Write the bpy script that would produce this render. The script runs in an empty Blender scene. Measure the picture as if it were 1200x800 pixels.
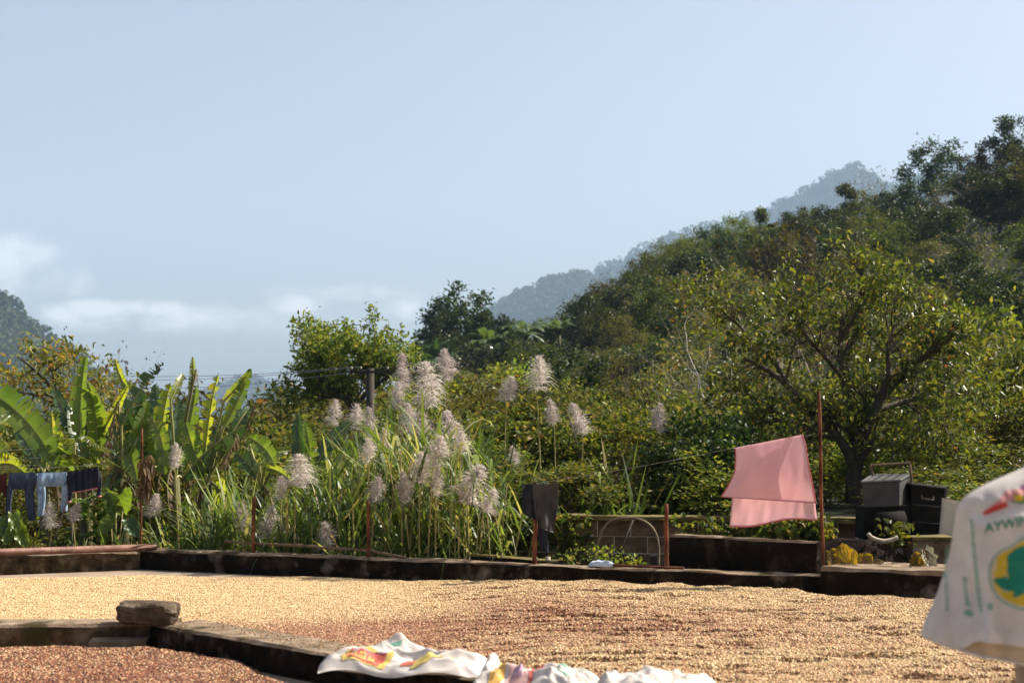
import bpy, math, random
import numpy as np
from mathutils import Vector, Matrix

# ------------------------------------------------------------------ camera, sky, sun, exposure
SC = bpy.context.scene
COL = SC.collection
FPX = 2000.0                       # focal length in pixels of the 1200 px wide photograph (60 mm lens)
CAM_H = 1.6
HAZE_D = 0.00013
PITCH = math.atan(120.0 / FPX)
cam_d = bpy.data.cameras.new("camera")
cam = bpy.data.objects.new("camera", cam_d)
COL.objects.link(cam)
cam_d.lens = 60.0
cam_d.sensor_width = 36.0
cam_d.clip_start = 0.1
cam_d.clip_end = 20000.0
cam.location = (0, 0, CAM_H)
cam.rotation_euler = (math.pi / 2 + PITCH, 0, 0)
cam_d.dof.use_dof = True
cam_d.dof.focus_distance = 23.0
cam_d.dof.aperture_fstop = 2.8
SC.camera = cam

SUN_ELEV = math.radians(45.0)
SUN_AZ = math.atan2(0.93, 0.36)    # clockwise from +Y (straight ahead) towards +X (right)
SUN_V = Vector((math.sin(SUN_AZ) * math.cos(SUN_ELEV), math.cos(SUN_AZ) * math.cos(SUN_ELEV), math.sin(SUN_ELEV)))

world = bpy.data.worlds.new("World")
SC.world = world
world.use_nodes = True
wn, wl = world.node_tree.nodes, world.node_tree.links
wn.clear()
sky = wn.new("ShaderNodeTexSky")
sky.sky_type = 'NISHITA'
sky.sun_disc = False
sky.sun_elevation = SUN_ELEV
sky.sun_rotation = SUN_AZ
sky.altitude = 900.0
sky.air_density = 1.0
sky.dust_density = 7.0
sky.ozone_density = 1.0
bg = wn.new("ShaderNodeBackground")
bg.inputs['Strength'].default_value = 0.078
wo = wn.new("ShaderNodeOutputWorld")
# low cumulus over the valley: soft blobs in direction space broken up by noise
tc = wn.new("ShaderNodeTexCoord")
sepd = wn.new("ShaderNodeSeparateXYZ")
wl.new(tc.outputs['Generated'], sepd.inputs[0])


def wmath(op, a, b=None, c=None):
    n = wn.new("ShaderNodeMath")
    n.operation = op
    for i, v in enumerate((a, b, c)):
        if v is None:
            continue
        if isinstance(v, (int, float)):
            n.inputs[i].default_value = v
        else:
            wl.new(v, n.inputs[i])
    return n.outputs[0]


az = wmath('ARCTAN2', sepd.outputs['X'], sepd.outputs['Y'])
el = wmath('ARCSINE', sepd.outputs['Z'])
cmb = wn.new("ShaderNodeCombineXYZ")
wl.new(az, cmb.inputs[0])
wl.new(wmath('MULTIPLY', el, 1.7), cmb.inputs[1])
nz = wn.new("ShaderNodeTexNoise")
nz.inputs['Scale'].default_value = 34.0
nz.inputs['Detail'].default_value = 7.0
nz.inputs['Roughness'].default_value = 0.6
wl.new(cmb.outputs[0], nz.inputs['Vector'])
total = None
# (azimuth, elevation, half width, half height, amount)
for (ca, ce, ra, re_, am) in ((-0.292, 0.104, 0.032, 0.016, 1.0), (-0.25, 0.090, 0.014, 0.012, 0.45),
                              (-0.222, 0.077, 0.045, 0.0068, 1.0), (-0.262, 0.074, 0.014, 0.007, 0.8),
                              (-0.125, 0.080, 0.020, 0.008, 0.9), (-0.060, 0.079, 0.022, 0.009, 0.75),
                              (0.12, 0.135, 0.03, 0.012, 0.25), (-0.20, 0.072, 0.17, 0.012, 0.62), (-0.30, 0.092, 0.06, 0.02, 0.6), (-0.08, 0.088, 0.10, 0.008, 0.5), (-0.62, 0.10, 0.08, 0.02, 0.9), (0.75, 0.09, 0.09, 0.018, 0.8),
                              (-1.25, 0.09, 0.12, 0.02, 0.9), (-1.9, 0.1, 0.14, 0.02, 0.9), (2.2, 0.09, 0.16, 0.02, 0.9), (1.5, 0.08, 0.1, 0.015, 0.8)):
    dx = wmath('DIVIDE', wmath('SUBTRACT', az, ca), ra)
    dy = wmath('DIVIDE', wmath('SUBTRACT', el, ce), re_)
    r2 = wmath('ADD', wmath('MULTIPLY', dx, dx), wmath('MULTIPLY', dy, dy))
    g = wmath('MULTIPLY', wmath('EXPONENT', wmath('MULTIPLY', r2, -1.0)), am)
    total = g if total is None else wmath('MAXIMUM', total, g)
dens = wmath('MULTIPLY', total, wmath('ADD', wmath('MULTIPLY', nz.outputs['Fac'], 3.0), -0.55))
mr = wn.new("ShaderNodeMapRange")
mr.interpolation_type = 'SMOOTHSTEP'
mr.inputs['From Min'].default_value = 0.18
mr.inputs['From Max'].default_value = 0.95
mr.inputs['To Max'].default_value = 0.40
wl.new(dens, mr.inputs['Value'])
cm = wn.new("ShaderNodeMix")
cm.data_type = 'RGBA'
cm.inputs['B'].default_value = (9.4, 8.9, 8.7, 1)
wl.new(mr.outputs['Result'], cm.inputs['Factor'])
tint = wn.new("ShaderNodeHueSaturation")
tint.inputs['Saturation'].default_value = 0.66
wl.new(sky.outputs[0], tint.inputs['Color'])
wl.new(tint.outputs[0], cm.inputs['A'])
wl.new(cm.outputs['Result'], bg.inputs['Color'])
wl.new(bg.outputs[0], wo.inputs['Surface'])

sun_d = bpy.data.lights.new("sun", 'SUN')
sun_d.energy = 5.0
sun_d.angle = math.radians(0.5)
sun_d.color = (1.0, 0.92, 0.79)
sun = bpy.data.objects.new("sun", sun_d)
COL.objects.link(sun)
sun.rotation_euler = SUN_V.to_track_quat('Z', 'Y').to_euler()
sun.location = (20, 10, 30)

SC.view_settings.view_transform = 'Standard'
SC.view_settings.look = 'None'
SC.view_settings.exposure = 1.14
SC.view_settings.gamma = 1.0
SC.cycles.max_bounces = 6
SC.cycles.diffuse_bounces = 2
SC.cycles.transmission_bounces = 4
SC.cycles.volume_bounces = 0
SC.cycles.sample_clamp_indirect = 4.0

# ------------------------------------------------------------------ small helpers
CP, SP = math.cos(PITCH), math.sin(PITCH)


def ray(px, py):
    x, y = (px - 600.0) / FPX, (400.0 - py) / FPX
    return np.array([x, CP - y * SP, SP + y * CP])


def A(px, py, Y):
    """the world point at depth Y seen at the photograph's pixel"""
    d = ray(px, py)
    s = Y / d[1]
    return np.array([d[0] * s, Y, CAM_H + d[2] * s])


def G(px, py, z=0.0):
    d = ray(px, py)
    s = (z - CAM_H) / d[2]
    return np.array([d[0] * s, d[1] * s, z])


def rng_(seed):
    return np.random.default_rng(seed)


def nrm(v):
    v = np.asarray(v, float)
    return v / np.maximum(np.linalg.norm(v, axis=-1, keepdims=True), 1e-9)


def vnoise(x, y, seed=0):
    """smooth 2-D value noise in 0..1"""
    x = np.asarray(x, float)
    y = np.asarray(y, float)
    xi, yi = np.floor(x).astype(np.int64), np.floor(y).astype(np.int64)
    fx, fy = x - xi, y - yi
    fx, fy = fx * fx * (3 - 2 * fx), fy * fy * (3 - 2 * fy)

    def h(a, b):
        n = (a * 374761393 + b * 668265263 + seed * 144665) & 0x7fffffff
        n = ((n ^ (n >> 13)) * 1274126177) & 0x7fffffff
        return ((n ^ (n >> 16)) & 0xffff) / 65535.0
    return ((h(xi, yi) * (1 - fx) + h(xi + 1, yi) * fx) * (1 - fy) +
            (h(xi, yi + 1) * (1 - fx) + h(xi + 1, yi + 1) * fx) * fy)


def fbm(x, y, seed=0, o=4):
    s, a, t = 0, 0.5, 0
    for i in range(o):
        s = s + a * vnoise(x * 2 ** i, y * 2 ** i, seed + i)
        t += a
        a *= 0.5
    return s / t


def smooth(a, b, x):
    t = np.clip((np.asarray(x, float) - a) / (b - a), 0, 1)
    return t * t * (3 - 2 * t)


class MB:
    """collects vertices and faces, becomes ONE mesh"""

    def __init__(self):
        self.v, self.f3, self.f4, self.n = [], [], [], 0
        self.m3, self.m4 = [], []

    def add(self, v, f, m=0):
        v = np.asarray(v, float).reshape(-1, 3)
        f = np.asarray(f, np.int64)
        self.v.append(v)
        if f.size:
            (self.f3 if f.shape[1] == 3 else self.f4).append(f + self.n)
            (self.m3 if f.shape[1] == 3 else self.m4).append(np.full(len(f), m, np.int32))
        self.n += len(v)
        return self

    def more(self, f, m=0):
        """extra faces on the vertices added last (indices are global)"""
        f = np.asarray(f, np.int64)
        (self.f3 if f.shape[1] == 3 else self.f4).append(f)
        (self.m3 if f.shape[1] == 3 else self.m4).append(np.full(len(f), m, np.int32))

    def mesh(self, name, mats, smooth_=False):
        me = bpy.data.meshes.new(name)
        V = np.concatenate(self.v) if self.v else np.zeros((0, 3))
        f3 = np.concatenate(self.f3) if self.f3 else np.zeros((0, 3), np.int64)
        f4 = np.concatenate(self.f4) if self.f4 else np.zeros((0, 4), np.int64)
        mi = np.concatenate(self.m3 + self.m4) if (self.m3 or self.m4) else np.zeros(0, np.int32)
        me.vertices.add(len(V))
        me.vertices.foreach_set("co", V.astype(np.float32).ravel())
        nl = f3.size + f4.size
        me.loops.add(nl)
        me.loops.foreach_set("vertex_index", np.concatenate([f3.ravel(), f4.ravel()]).astype(np.int32))
        npoly = len(f3) + len(f4)
        me.polygons.add(npoly)
        tot = np.concatenate([np.full(len(f3), 3), np.full(len(f4), 4)]).astype(np.int32)
        st = np.concatenate([[0], np.cumsum(tot)[:-1]]).astype(np.int32) if npoly else tot
        me.polygons.foreach_set("loop_start", st)
        me.polygons.foreach_set("loop_total", tot)
        if npoly:
            me.polygons.foreach_set("material_index", mi)
            me.polygons.foreach_set("use_smooth", np.full(npoly, bool(smooth_)))
        for m in (mats if isinstance(mats, (list, tuple)) else [mats]):
            me.materials.append(m)
        me.update(calc_edges=True)
        me.validate()
        return me

    # shapes
    def tube(self, pts, rad, sides=6, m=0, cap=True):
        pts = np.asarray(pts, float)
        k = len(pts)
        rad = np.broadcast_to(np.asarray(rad, float), (k,))
        tan = nrm(np.gradient(pts, axis=0))
        ref = np.array([0, 0, 1.0]) if abs(tan[0][2]) < 0.9 else np.array([1.0, 0, 0])
        s = nrm(np.cross(tan, ref))
        t = np.cross(s, tan)
        a = np.arange(sides) * 2 * math.pi / sides
        ring = pts[:, None, :] + rad[:, None, None] * (np.cos(a)[None, :, None] * s[:, None, :] + np.sin(a)[None, :, None] * t[:, None, :])
        i = np.arange(k - 1)[:, None] * sides
        j = np.arange(sides)[None, :]
        j2 = (j + 1) % sides
        f = np.stack([i + j, i + j2, i + sides + j2, i + sides + j], -1).reshape(-1, 4)
        base = self.n
        self.add(ring.reshape(-1, 3), f, m)
        if cap:
            for e, o in ((0, base), (k - 1, base + (k - 1) * sides)):
                c = self.n
                self.add([pts[e]], np.zeros((0, 3), int))
                tri = [[c, o + (q + 1) % sides, o + q] if e == 0 else [c, o + q, o + (q + 1) % sides] for q in range(sides)]
                self.more(tri, m)
        return self

    def box(self, c, s, rz=0.0, m=0, jit=0.0, rng=None, top=(1, 1)):
        c = np.asarray(c, float)
        v = np.array([[x, y, z] for z in (-.5, .5) for y in (-.5, .5) for x in (-.5, .5)]) * np.asarray(s, float)
        v[4:, 0] *= top[0]
        v[4:, 1] *= top[1]
        if jit:
            v = v + (rng.random(v.shape) - .5) * 2 * jit
        cz, sz = math.cos(rz), math.sin(rz)
        v = np.stack([v[:, 0] * cz - v[:, 1] * sz, v[:, 0] * sz + v[:, 1] * cz, v[:, 2]], 1) + c
        return self.add(v, [[0, 2, 3, 1], [4, 5, 7, 6], [0, 1, 5, 4], [2, 6, 7, 3], [0, 4, 6, 2], [1, 3, 7, 5]], m)

    def grid(self, P, m=0, closed=False):
        """P: (rows, cols, 3) sheet"""
        r, c = P.shape[:2]
        i = np.arange(r - 1)[:, None] * c
        if closed:
            j = np.arange(c)[None, :]
            j2 = (j + 1) % c
        else:
            j = np.arange(c - 1)[None, :]
            j2 = j + 1
        f = np.stack([i + j, i + j2, i + c + j2, i + c + j], -1).reshape(-1, 4)
        return self.add(P.reshape(-1, 3), f, m)

    def leaves(self, C, D, N, L, W, full=True, m=0, fold=0.25):
        """one folded leaf per row: base C, direction D, face normal N"""
        C = np.asarray(C, float)
        k = len(C)
        L = np.broadcast_to(np.asarray(L, float), (k,))[:, None]
        W = np.broadcast_to(np.asarray(W, float), (k,))[:, None]
        D = nrm(D)
        S = nrm(np.cross(D, N))
        Nn = np.cross(S, D)
        tip = C + D * L - Nn * L * 0.12
        if full:
            p = [C, C + D * L * .3 + S * W * .48 + Nn * W * fold, C + D * L * .68 + S * W * .36 + Nn * W * fold * .6 - Nn * L * .03, tip,
                 C + D * L * .68 - S * W * .36 + Nn * W * fold * .6 - Nn * L * .03, C + D * L * .3 - S * W * .48 + Nn * W * fold]
            V = np.stack(p, 1)
            b = np.arange(k)[:, None] * 6
            f = np.concatenate([b + np.array([0, 1, 2, 3]), b + np.array([0, 3, 4, 5])])
        else:
            V = np.stack([C, C + D * L * .45 + S * W * .5 + Nn * W * fold, tip, C + D * L * .45 - S * W * .5 + Nn * W * fold], 1)
            b = np.arange(k)[:, None] * 4
            f = b + np.array([0, 1, 2, 3])
        return self.add(V.reshape(-1, 3), f, m)


def tag(o, label=None, cat=None, group=None, kind=None):
    if label:
        o["label"] = label
    if cat:
        o["category"] = cat
    if group:
        o["group"] = group
    if kind:
        o["kind"] = kind
    return o


def thing(name, label, cat, loc=(0, 0, 0), rz=0.0, sc=1.0, group=None):
    o = bpy.data.objects.new(name, None)
    COL.objects.link(o)
    o.location = [float(q) for q in loc]
    o.rotation_euler = (0, 0, rz)
    o.scale = (sc, sc, sc) if not isinstance(sc, (tuple, list)) else sc
    o.empty_display_size = 0.2
    return tag(o, label, cat, group)


def part(name, me, parent=None, kind=None, label=None):
    """me: mesh data (may be shared)"""
    o = bpy.data.objects.new(name, me)
    COL.objects.link(o)
    if parent is not None:
        o.parent = parent
    if kind:
        o["kind"] = kind
    if label:
        o["label"] = label
    return o


def wpart(name, mb, mats, parent, loc=None, **k):
    """a part built in world coordinates, under a thing standing at loc"""
    sm = k.pop('smooth', False)
    me = mb.mesh(name, mats, sm)
    off = np.array(parent.location)
    co = np.zeros(len(me.vertices) * 3, np.float32)
    me.vertices.foreach_get("co", co)
    co = (co.reshape(-1, 3) - off).astype(np.float32)
    me.vertices.foreach_set("co", co.ravel())
    me.update()
    return part(name, me, parent, **k)


def single(name, mb, mats, label, cat, group=None, smooth_=False):
    return tag(part(name, mb.mesh(name, mats, smooth_)), label, cat, group)


# ------------------------------------------------------------------ materials
def new_mat(name):
    m = bpy.data.materials.new(name)
    m.use_nodes = True
    nt = m.node_tree
    return m, nt.nodes, nt.links, nt.nodes['Principled BSDF']


def ramp(n, pts):
    r = n.new("ShaderNodeValToRGB")
    e = r.color_ramp.elements
    while len(e) < len(pts):
        e.new(0.5)
    for q, (p, c) in zip(e, pts):
        q.position = p
        q.color = (*c, 1)
    return r


def leaf_mat(name, pts, rough=0.46, trans=0.35, tgain=1.7, vary=0.25, spec=0.3, warm=True):
    m, n, l, b = new_mat(name)
    geo = n.new("ShaderNodeNewGeometry")
    oi = n.new("ShaderNodeObjectInfo")
    r = ramp(n, pts)
    l.new(geo.outputs['Random Per Island'], r.inputs[0])
    hs = n.new("ShaderNodeHueSaturation")
    ml = n.new("ShaderNodeMath")
    ml.operation = 'MULTIPLY_ADD'
    l.new(oi.outputs['Random'], ml.inputs[0])
    ml.inputs[1].default_value = vary * 2
    ml.inputs[2].default_value = 1.0 - vary
    l.new(ml.outputs[0], hs.inputs['Value'])
    mh = n.new("ShaderNodeMath")
    mh.operation = 'MULTIPLY_ADD'
    mh.inputs[1].default_value = 0.04
    mh.inputs[2].default_value = 0.48
    l.new(oi.outputs['Random'], mh.inputs[0])
    l.new(mh.outputs[0], hs.inputs['Hue'])
    l.new(r.outputs[0], hs.inputs['Color'])
    l.new(hs.outputs[0], b.inputs['Base Color'])
    b.inputs['Roughness'].default_value = rough
    b.inputs['Specular IOR Level'].default_value = spec
    if trans > 0:
        t = n.new("ShaderNodeBsdfTranslucent")
        g = n.new("ShaderNodeMix")
        g.data_type = 'RGBA'
        g.blend_type = 'MULTIPLY'
        g.inputs['Factor'].default_value = 1
        g.inputs['B'].default_value = (tgain * 1.16, tgain * 1.1, tgain * .5, 1) if warm else (tgain, tgain, tgain, 1)
        l.new(hs.outputs[0], g.inputs['A'])
        l.new(g.outputs['Result'], t.inputs['Color'])
        mx = n.new("ShaderNodeMixShader")
        mx.inputs[0].default_value = trans
        l.new(b.outputs[0], mx.inputs[1])
        l.new(t.outputs[0], mx.inputs[2])
        l.new(mx.outputs[0], n['Material Output'].inputs['Surface'])
    return m


def noise_mat(name, pts, scale=6.0, detail=6.0, rough=0.85, bump=0.3, bscale=None, bdist=0.02, second=None, metal=0.0, coord='Object', stretch=None, spec=0.3, each=0.0):
    """colour from layered noise, with fine relief"""
    m, n, l, b = new_mat(name)
    tcn = n.new("ShaderNodeTexCoord")
    src = tcn.outputs[coord]
    if stretch:
        mp = n.new("ShaderNodeMapping")
        mp.inputs['Scale'].default_value = stretch
        l.new(src, mp.inputs[0])
        src = mp.outputs[0]
    nn = n.new("ShaderNodeTexNoise")
    nn.inputs['Scale'].default_value = scale
    nn.inputs['Detail'].default_value = detail
    nn.inputs['Roughness'].default_value = 0.62
    l.new(src, nn.inputs['Vector'])
    r = ramp(n, pts)
    l.new(nn.outputs['Fac'], r.inputs[0])
    out = r.outputs[0]
    if second:
        col, sc2, lo, hi = second
        n2 = n.new("ShaderNodeTexNoise")
        n2.inputs['Scale'].default_value = sc2
        n2.inputs['Detail'].default_value = 5
        l.new(src, n2.inputs['Vector'])
        m2 = n.new("ShaderNodeMapRange")
        m2.inputs['From Min'].default_value = lo
        m2.inputs['From Max'].default_value = hi
        l.new(n2.outputs['Fac'], m2.inputs['Value'])
        mx = n.new("ShaderNodeMix")
        mx.data_type = 'RGBA'
        l.new(m2.outputs[0], mx.inputs['Factor'])
        l.new(out, mx.inputs['A'])
        mx.inputs['B'].default_value = (*col, 1)
        out = mx.outputs['Result']
    if each:                       # every piece its own tone
        oi = n.new("ShaderNodeObjectInfo")
        ma = n.new("ShaderNodeMath")
        ma.operation = 'MULTIPLY_ADD'
        ma.inputs[1].default_value = each * 2
        ma.inputs[2].default_value = 1 - each
        l.new(oi.outputs['Random'], ma.inputs[0])
        hv = n.new("ShaderNodeHueSaturation")
        l.new(ma.outputs[0], hv.inputs['Value'])
        l.new(out, hv.inputs['Color'])
        out = hv.outputs[0]
    l.new(out, b.inputs['Base Color'])
    b.inputs['Roughness'].default_value = rough
    b.inputs['Metallic'].default_value = metal
    b.inputs['Specular IOR Level'].default_value = spec
    if bump:
        n3 = n.new("ShaderNodeTexNoise")
        n3.inputs['Scale'].default_value = bscale or scale * 5
        n3.inputs['Detail'].default_value = 8
        l.new(src, n3.inputs['Vector'])
        bp = n.new("ShaderNodeBump")
        bp.inputs['Strength'].default_value = bump
        bp.inputs['Distance'].default_value = bdist
        l.new(n3.outputs['Fac'], bp.inputs['Height'])
        l.new(bp.outputs[0], b.inputs['Normal'])
    return m


def cloth_mat(name, a, bcol, scale=9.0, rough=0.8, trans=0.0, tcol=None, weave=420.0, bump=0.15, spec=0.2):
    m, n, l, b = new_mat(name)
    tcn = n.new("ShaderNodeTexCoord")
    nn = n.new("ShaderNodeTexNoise")
    nn.inputs['Scale'].default_value = scale
    nn.inputs['Detail'].default_value = 5
    l.new(tcn.outputs['Object'], nn.inputs['Vector'])
    r = ramp(n, [(0.3, a), (0.7, bcol)])
    l.new(nn.outputs['Fac'], r.inputs[0])
    l.new(r.outputs[0], b.inputs['Base Color'])
    b.inputs['Roughness'].default_value = rough
    b.inputs['Specular IOR Level'].default_value = spec
    w = n.new("ShaderNodeTexNoise")
    w.inputs['Scale'].default_value = weave
    l.new(tcn.outputs['Object'], w.inputs['Vector'])
    bp = n.new("ShaderNodeBump")
    bp.inputs['Strength'].default_value = bump
    bp.inputs['Distance'].default_value = 0.004
    l.new(w.outputs['Fac'], bp.inputs['Height'])
    l.new(bp.outputs[0], b.inputs['Normal'])
    if trans:
        t = n.new("ShaderNodeBsdfTranslucent")
        t.inputs['Color'].default_value = (*(tcol or a), 1)
        mx = n.new("ShaderNodeMixShader")
        mx.inputs[0].default_value = trans
        l.new(b.outputs[0], mx.inputs[1])
        l.new(t.outputs[0], mx.inputs[2])
        l.new(mx.outputs[0], n['Material Output'].inputs['Surface'])
    return m


M = {}
M['wall'] = noise_mat('mossy_shaded_wall', [(0.30, (.004, .003, .002)), (0.52, (.011, .008, .005)), (0.68, (.045, .032, .020))], scale=4.2, second=((.15, .12, .10), 2.9, .60, .72), bump=.8, bscale=16, bdist=.03, spec=.04)  # faces coloured near black to hold their shade; moss and pale patches too
M['wallbrown'] = noise_mat('mossy_brown_lit_wall', [(0.32, (.018, .012, .006)), (0.5, (.070, .048, .025)), (0.68, (.20, .145, .09))], scale=5.2, second=((.05, .045, .014), 3.1, .54, .66), bump=.8, bscale=18, bdist=.03, spec=.05)  # own brown earth colour, lightened for faces that catch the sun
M['wallcap'] = noise_mat('weathered_lit_wall_top', [(0.3, (.11, .078, .05)), (0.55, (.22, .16, .11)), (0.75, (.34, .27, .19))], scale=5, second=((.05, .038, .018), 3.0, .54, .66), bump=.5, bscale=30, bdist=.02, spec=.06)  # weathered top, with sunlight put into its lighter colour
M['yard'] = noise_mat('yard_concrete', [(0.3, (.20, .15, .11)), (0.7, (.36, .28, .21))], spec=.1, scale=1.6, bump=.35, bscale=40, bdist=.01)
M['block'] = noise_mat('stained_block', [(0.32, (.04, .026, .014)), (0.52, (.15, .098, .058)), (0.75, (.36, .27, .19))], spec=.05, each=.30, scale=4.0, second=((.18, .11, .025), 2.0, .54, .68), bump=.6, bscale=35, bdist=.02)
M['mortar'] = noise_mat('mortar', [(0.3, (.38, .32, .26)), (0.7, (.60, .54, .46))], scale=10, bump=.3)
M['mosscap'] = noise_mat('mossy_coping', [(0.3, (.06, .05, .018)), (0.6, (.16, .12, .03)), (0.8, (.24, .19, .08))], scale=9, bump=.7, bscale=50, bdist=.03)
M['rust'] = noise_mat('rusty_steel', [(0.32, (.035, .014, .009)), (0.5, (.12, .04, .018)), (0.68, (.25, .10, .045))], scale=9, spec=.1, rough=.8, bump=.4, bscale=90, bdist=.005, stretch=(1, 1, .4))
M['rustpipe'] = noise_mat('rusty_pipe', [(0.3, (.07, .028, .018)), (0.55, (.17, .08, .055)), (0.75, (.28, .16, .12))], scale=8, rough=.6, bump=.3, bscale=60, bdist=.005)
M['rod'] = noise_mat('brown_rod', [(0.3, (.08, .05, .03)), (0.7, (.22, .15, .09))], scale=9, bump=.3)
M['wood'] = noise_mat('wood', [(0.3, (.20, .15, .10)), (0.7, (.38, .31, .23))], scale=12, stretch=(1, 1, .12), bump=.4)
M['darkwood'] = noise_mat('dark_wood', [(0.3, (.02, .016, .012)), (0.7, (.06, .045, .035))], scale=12, stretch=(1, 1, .12), bump=.3)
M['steel'] = noise_mat('painted_grey_steel', [(0.3, (.035, .034, .032)), (0.6, (.062, .060, .056)), (0.8, (.09, .08, .07))], scale=5, rough=.6, second=((.09, .04, .02), 4, .60, .75), bump=.15, spec=.25)
M['black'] = noise_mat('blackened_metal', [(0.3, (.006, .006, .005)), (0.7, (.020, .017, .014))], scale=6, rough=.8, bump=.3, spec=.06)
M['rubber'] = noise_mat('black_rubber', [(0.3, (.012, .011, .010)), (0.7, (.03, .028, .025))], scale=8, rough=.8)
M['hose'] = noise_mat('pale_hose', [(0.3, (.26, .21, .15)), (0.7, (.45, .38, .29))], scale=9, bump=.2)
M['hoop'] = noise_mat('dull_hoop', [(0.3, (.10, .075, .05)), (0.7, (.30, .24, .17))], scale=3, bump=.2, spec=.1)
M['panel'] = cloth_mat('milky_plastic', (.50, .47, .40), (.66, .62, .55), trans=.35, tcol=(.6, .56, .46))
M['pulp'] = noise_mat('dark_pulp', [(0.3, (.014, .009, .008)), (0.6, (.030, .018, .014)), (0.8, (.07, .04, .04))], spec=.05, scale=26, bump=1.0, bscale=60, bdist=.05)
M['stone'] = noise_mat('rough_stone', [(0.3, (.03, .02, .013)), (0.55, (.10, .072, .05)), (0.8, (.22, .17, .125))], scale=7, spec=.08, bump=.9, bscale=28, bdist=.03)
M['soil'] = noise_mat('soil', [(0.3, (.03, .024, .014)), (0.6, (.075, .058, .034)), (0.8, (.10, .085, .045))], scale=.9, bump=.5)
M['hillsoil'] = noise_mat('hill_ground', [(0.3, (.016, .019, .008)), (0.55, (.035, .036, .015)), (0.8, (.07, .062, .030))], scale=.16, bump=.6, bscale=.9, bdist=.6)
M['wire'] = noise_mat('wire', [(0.3, (.30, .29, .27)), (0.7, (.42, .41, .39))], scale=5, bump=0)
M['cable'] = noise_mat('cable', [(0.3, (.14, .14, .15)), (0.7, (.20, .20, .21))], scale=5, bump=0)
M['bark'] = noise_mat('bark', [(0.3, (.03, .022, .014)), (0.6, (.085, .066, .045)), (0.8, (.15, .12, .09))], scale=9, stretch=(1, 1, .3), bump=.6, bscale=40, bdist=.02)
M['twig'] = noise_mat('grey_twig', [(0.3, (.11, .085, .06)), (0.7, (.25, .20, .155))], scale=3, bump=0)
M['paletwig'] = noise_mat('pale_twig', [(0.3, (.22, .19, .16)), (0.7, (.38, .34, .30))], scale=3, bump=0)
M['stalk'] = noise_mat('cane_stalk', [(0.3, (.18, .16, .05)), (0.7, (.38, .30, .12))], scale=5, bump=0)
M['denim'] = cloth_mat('dark_denim', (.030, .042, .075), (.055, .072, .115), scale=12)
M['bluedenim'] = cloth_mat('light_denim', (.11, .19, .32), (.34, .44, .56), scale=9)
M['navy'] = cloth_mat('navy_cloth', (.010, .012, .022), (.022, .026, .042), scale=12)
M['maroon'] = cloth_mat('maroon_cloth', (.055, .014, .012), (.09, .025, .02))
M['trim'] = cloth_mat('pink_trim', (.5, .16, .2), (.6, .22, .26))
M['blackcloth'] = cloth_mat('black_cloth', (.018, .017, .018), (.042, .040, .040), scale=5, rough=.5, spec=.35)  # black lifted towards grey to carry the sunlit sheen
M['pink'] = cloth_mat('pink_fabric', (.74, .54, .56), (.82, .66, .67), scale=4, rough=.3, trans=.58, tcol=(.92, .67, .69), weave=160, bump=.08, spec=.5)
M['pinkhem'] = cloth_mat('pink_hem', (.55, .12, .14), (.62, .17, .19), trans=.3, tcol=(.6, .15, .16))
M['sack'] = cloth_mat('woven_sack', (.58, .53, .49), (.72, .67, .63), scale=14, rough=.6, trans=.25, tcol=(.66, .54, .42), weave=260, bump=.25, spec=.35)
M['sacktan'] = cloth_mat('stained_sack', (.46, .33, .19), (.60, .50, .38), scale=8, rough=.7, trans=.3, tcol=(.6, .42, .22), weave=260)


def print_mat(name, c, trans=.15):
    return cloth_mat(name, tuple(q * .82 for q in c), c, scale=22, rough=.6, trans=trans, tcol=c, weave=260, bump=.2)


M['p_green'] = print_mat('green_print', (.02, .24, .15))
M['p_pale'] = print_mat('pale_green_print', (.22, .40, .30))
M['p_yellow'] = print_mat('yellow_print', (.72, .47, .03))
M['p_red'] = print_mat('red_print', (.62, .07, .05))
M['p_orange'] = print_mat('orange_print', (.80, .36, .03))
for _k, _c in (('f_yellow', (.74, .56, .16)), ('f_red', (.66, .16, .12)), ('f_rose', (.74, .46, .42)), ('f_violet', (.42, .26, .36)), ('f_green', (.16, .36, .26)), ('f_orange', (.78, .46, .12))):
    M[_k] = print_mat('faded_' + _k[2:] + '_print', _c)
M['p_violet'] = print_mat('violet_print', (.30, .13, .22))
M['p_rose'] = print_mat('rose_print', (.72, .30, .28))

# foliage: (position, colour) over random leaves
M['l_big'] = leaf_mat('glossy_leaf', [(0.0, (.026, .046, .010)), (0.45, (.058, .074, .014)), (0.72, (.11, .12, .018)), (0.95, (.16, .175, .03)), (0.992, (.24, .15, .03)), (1.0, (.22, .06, .025))], rough=.42, trans=.36, spec=.35)
M['l_mid'] = leaf_mat('fresh_leaf', [(0.0, (.040, .064, .014)), (0.5, (.090, .120, .020)), (0.85, (.17, .18, .03)), (1.0, (.22, .17, .04))], rough=.48, trans=.42, spec=.2)
M['l_vine'] = leaf_mat('vine_leaf', [(0.0, (.030, .050, .012)), (0.5, (.078, .104, .020)), (0.85, (.17, .17, .03)), (1.0, (.22, .15, .06))], rough=.55, trans=.36, spec=.14)
M['l_scrub'] = leaf_mat('scrub_leaf', [(0.0, (.036, .038, .012)), (0.5, (.074, .072, .019)), (0.9, (.115, .108, .030)), (1.0, (.13, .095, .04))], rough=.55, trans=.28, spec=.12, vary=.42)
M['l_dark'] = leaf_mat('dark_leaf', vary=.35, pts=[(0.0, (.012, .026, .008)), (0.6, (.028, .050, .012)), (1.0, (.070, .082, .018))], rough=.5, trans=.22, spec=.2)
M['l_olive'] = leaf_mat('olive_leaf', [(0.0, (.022, .038, .008)), (0.6, (.054, .072, .013)), (1.0, (.13, .13, .026))], rough=.5, trans=.28, spec=.18, vary=.42)
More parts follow.
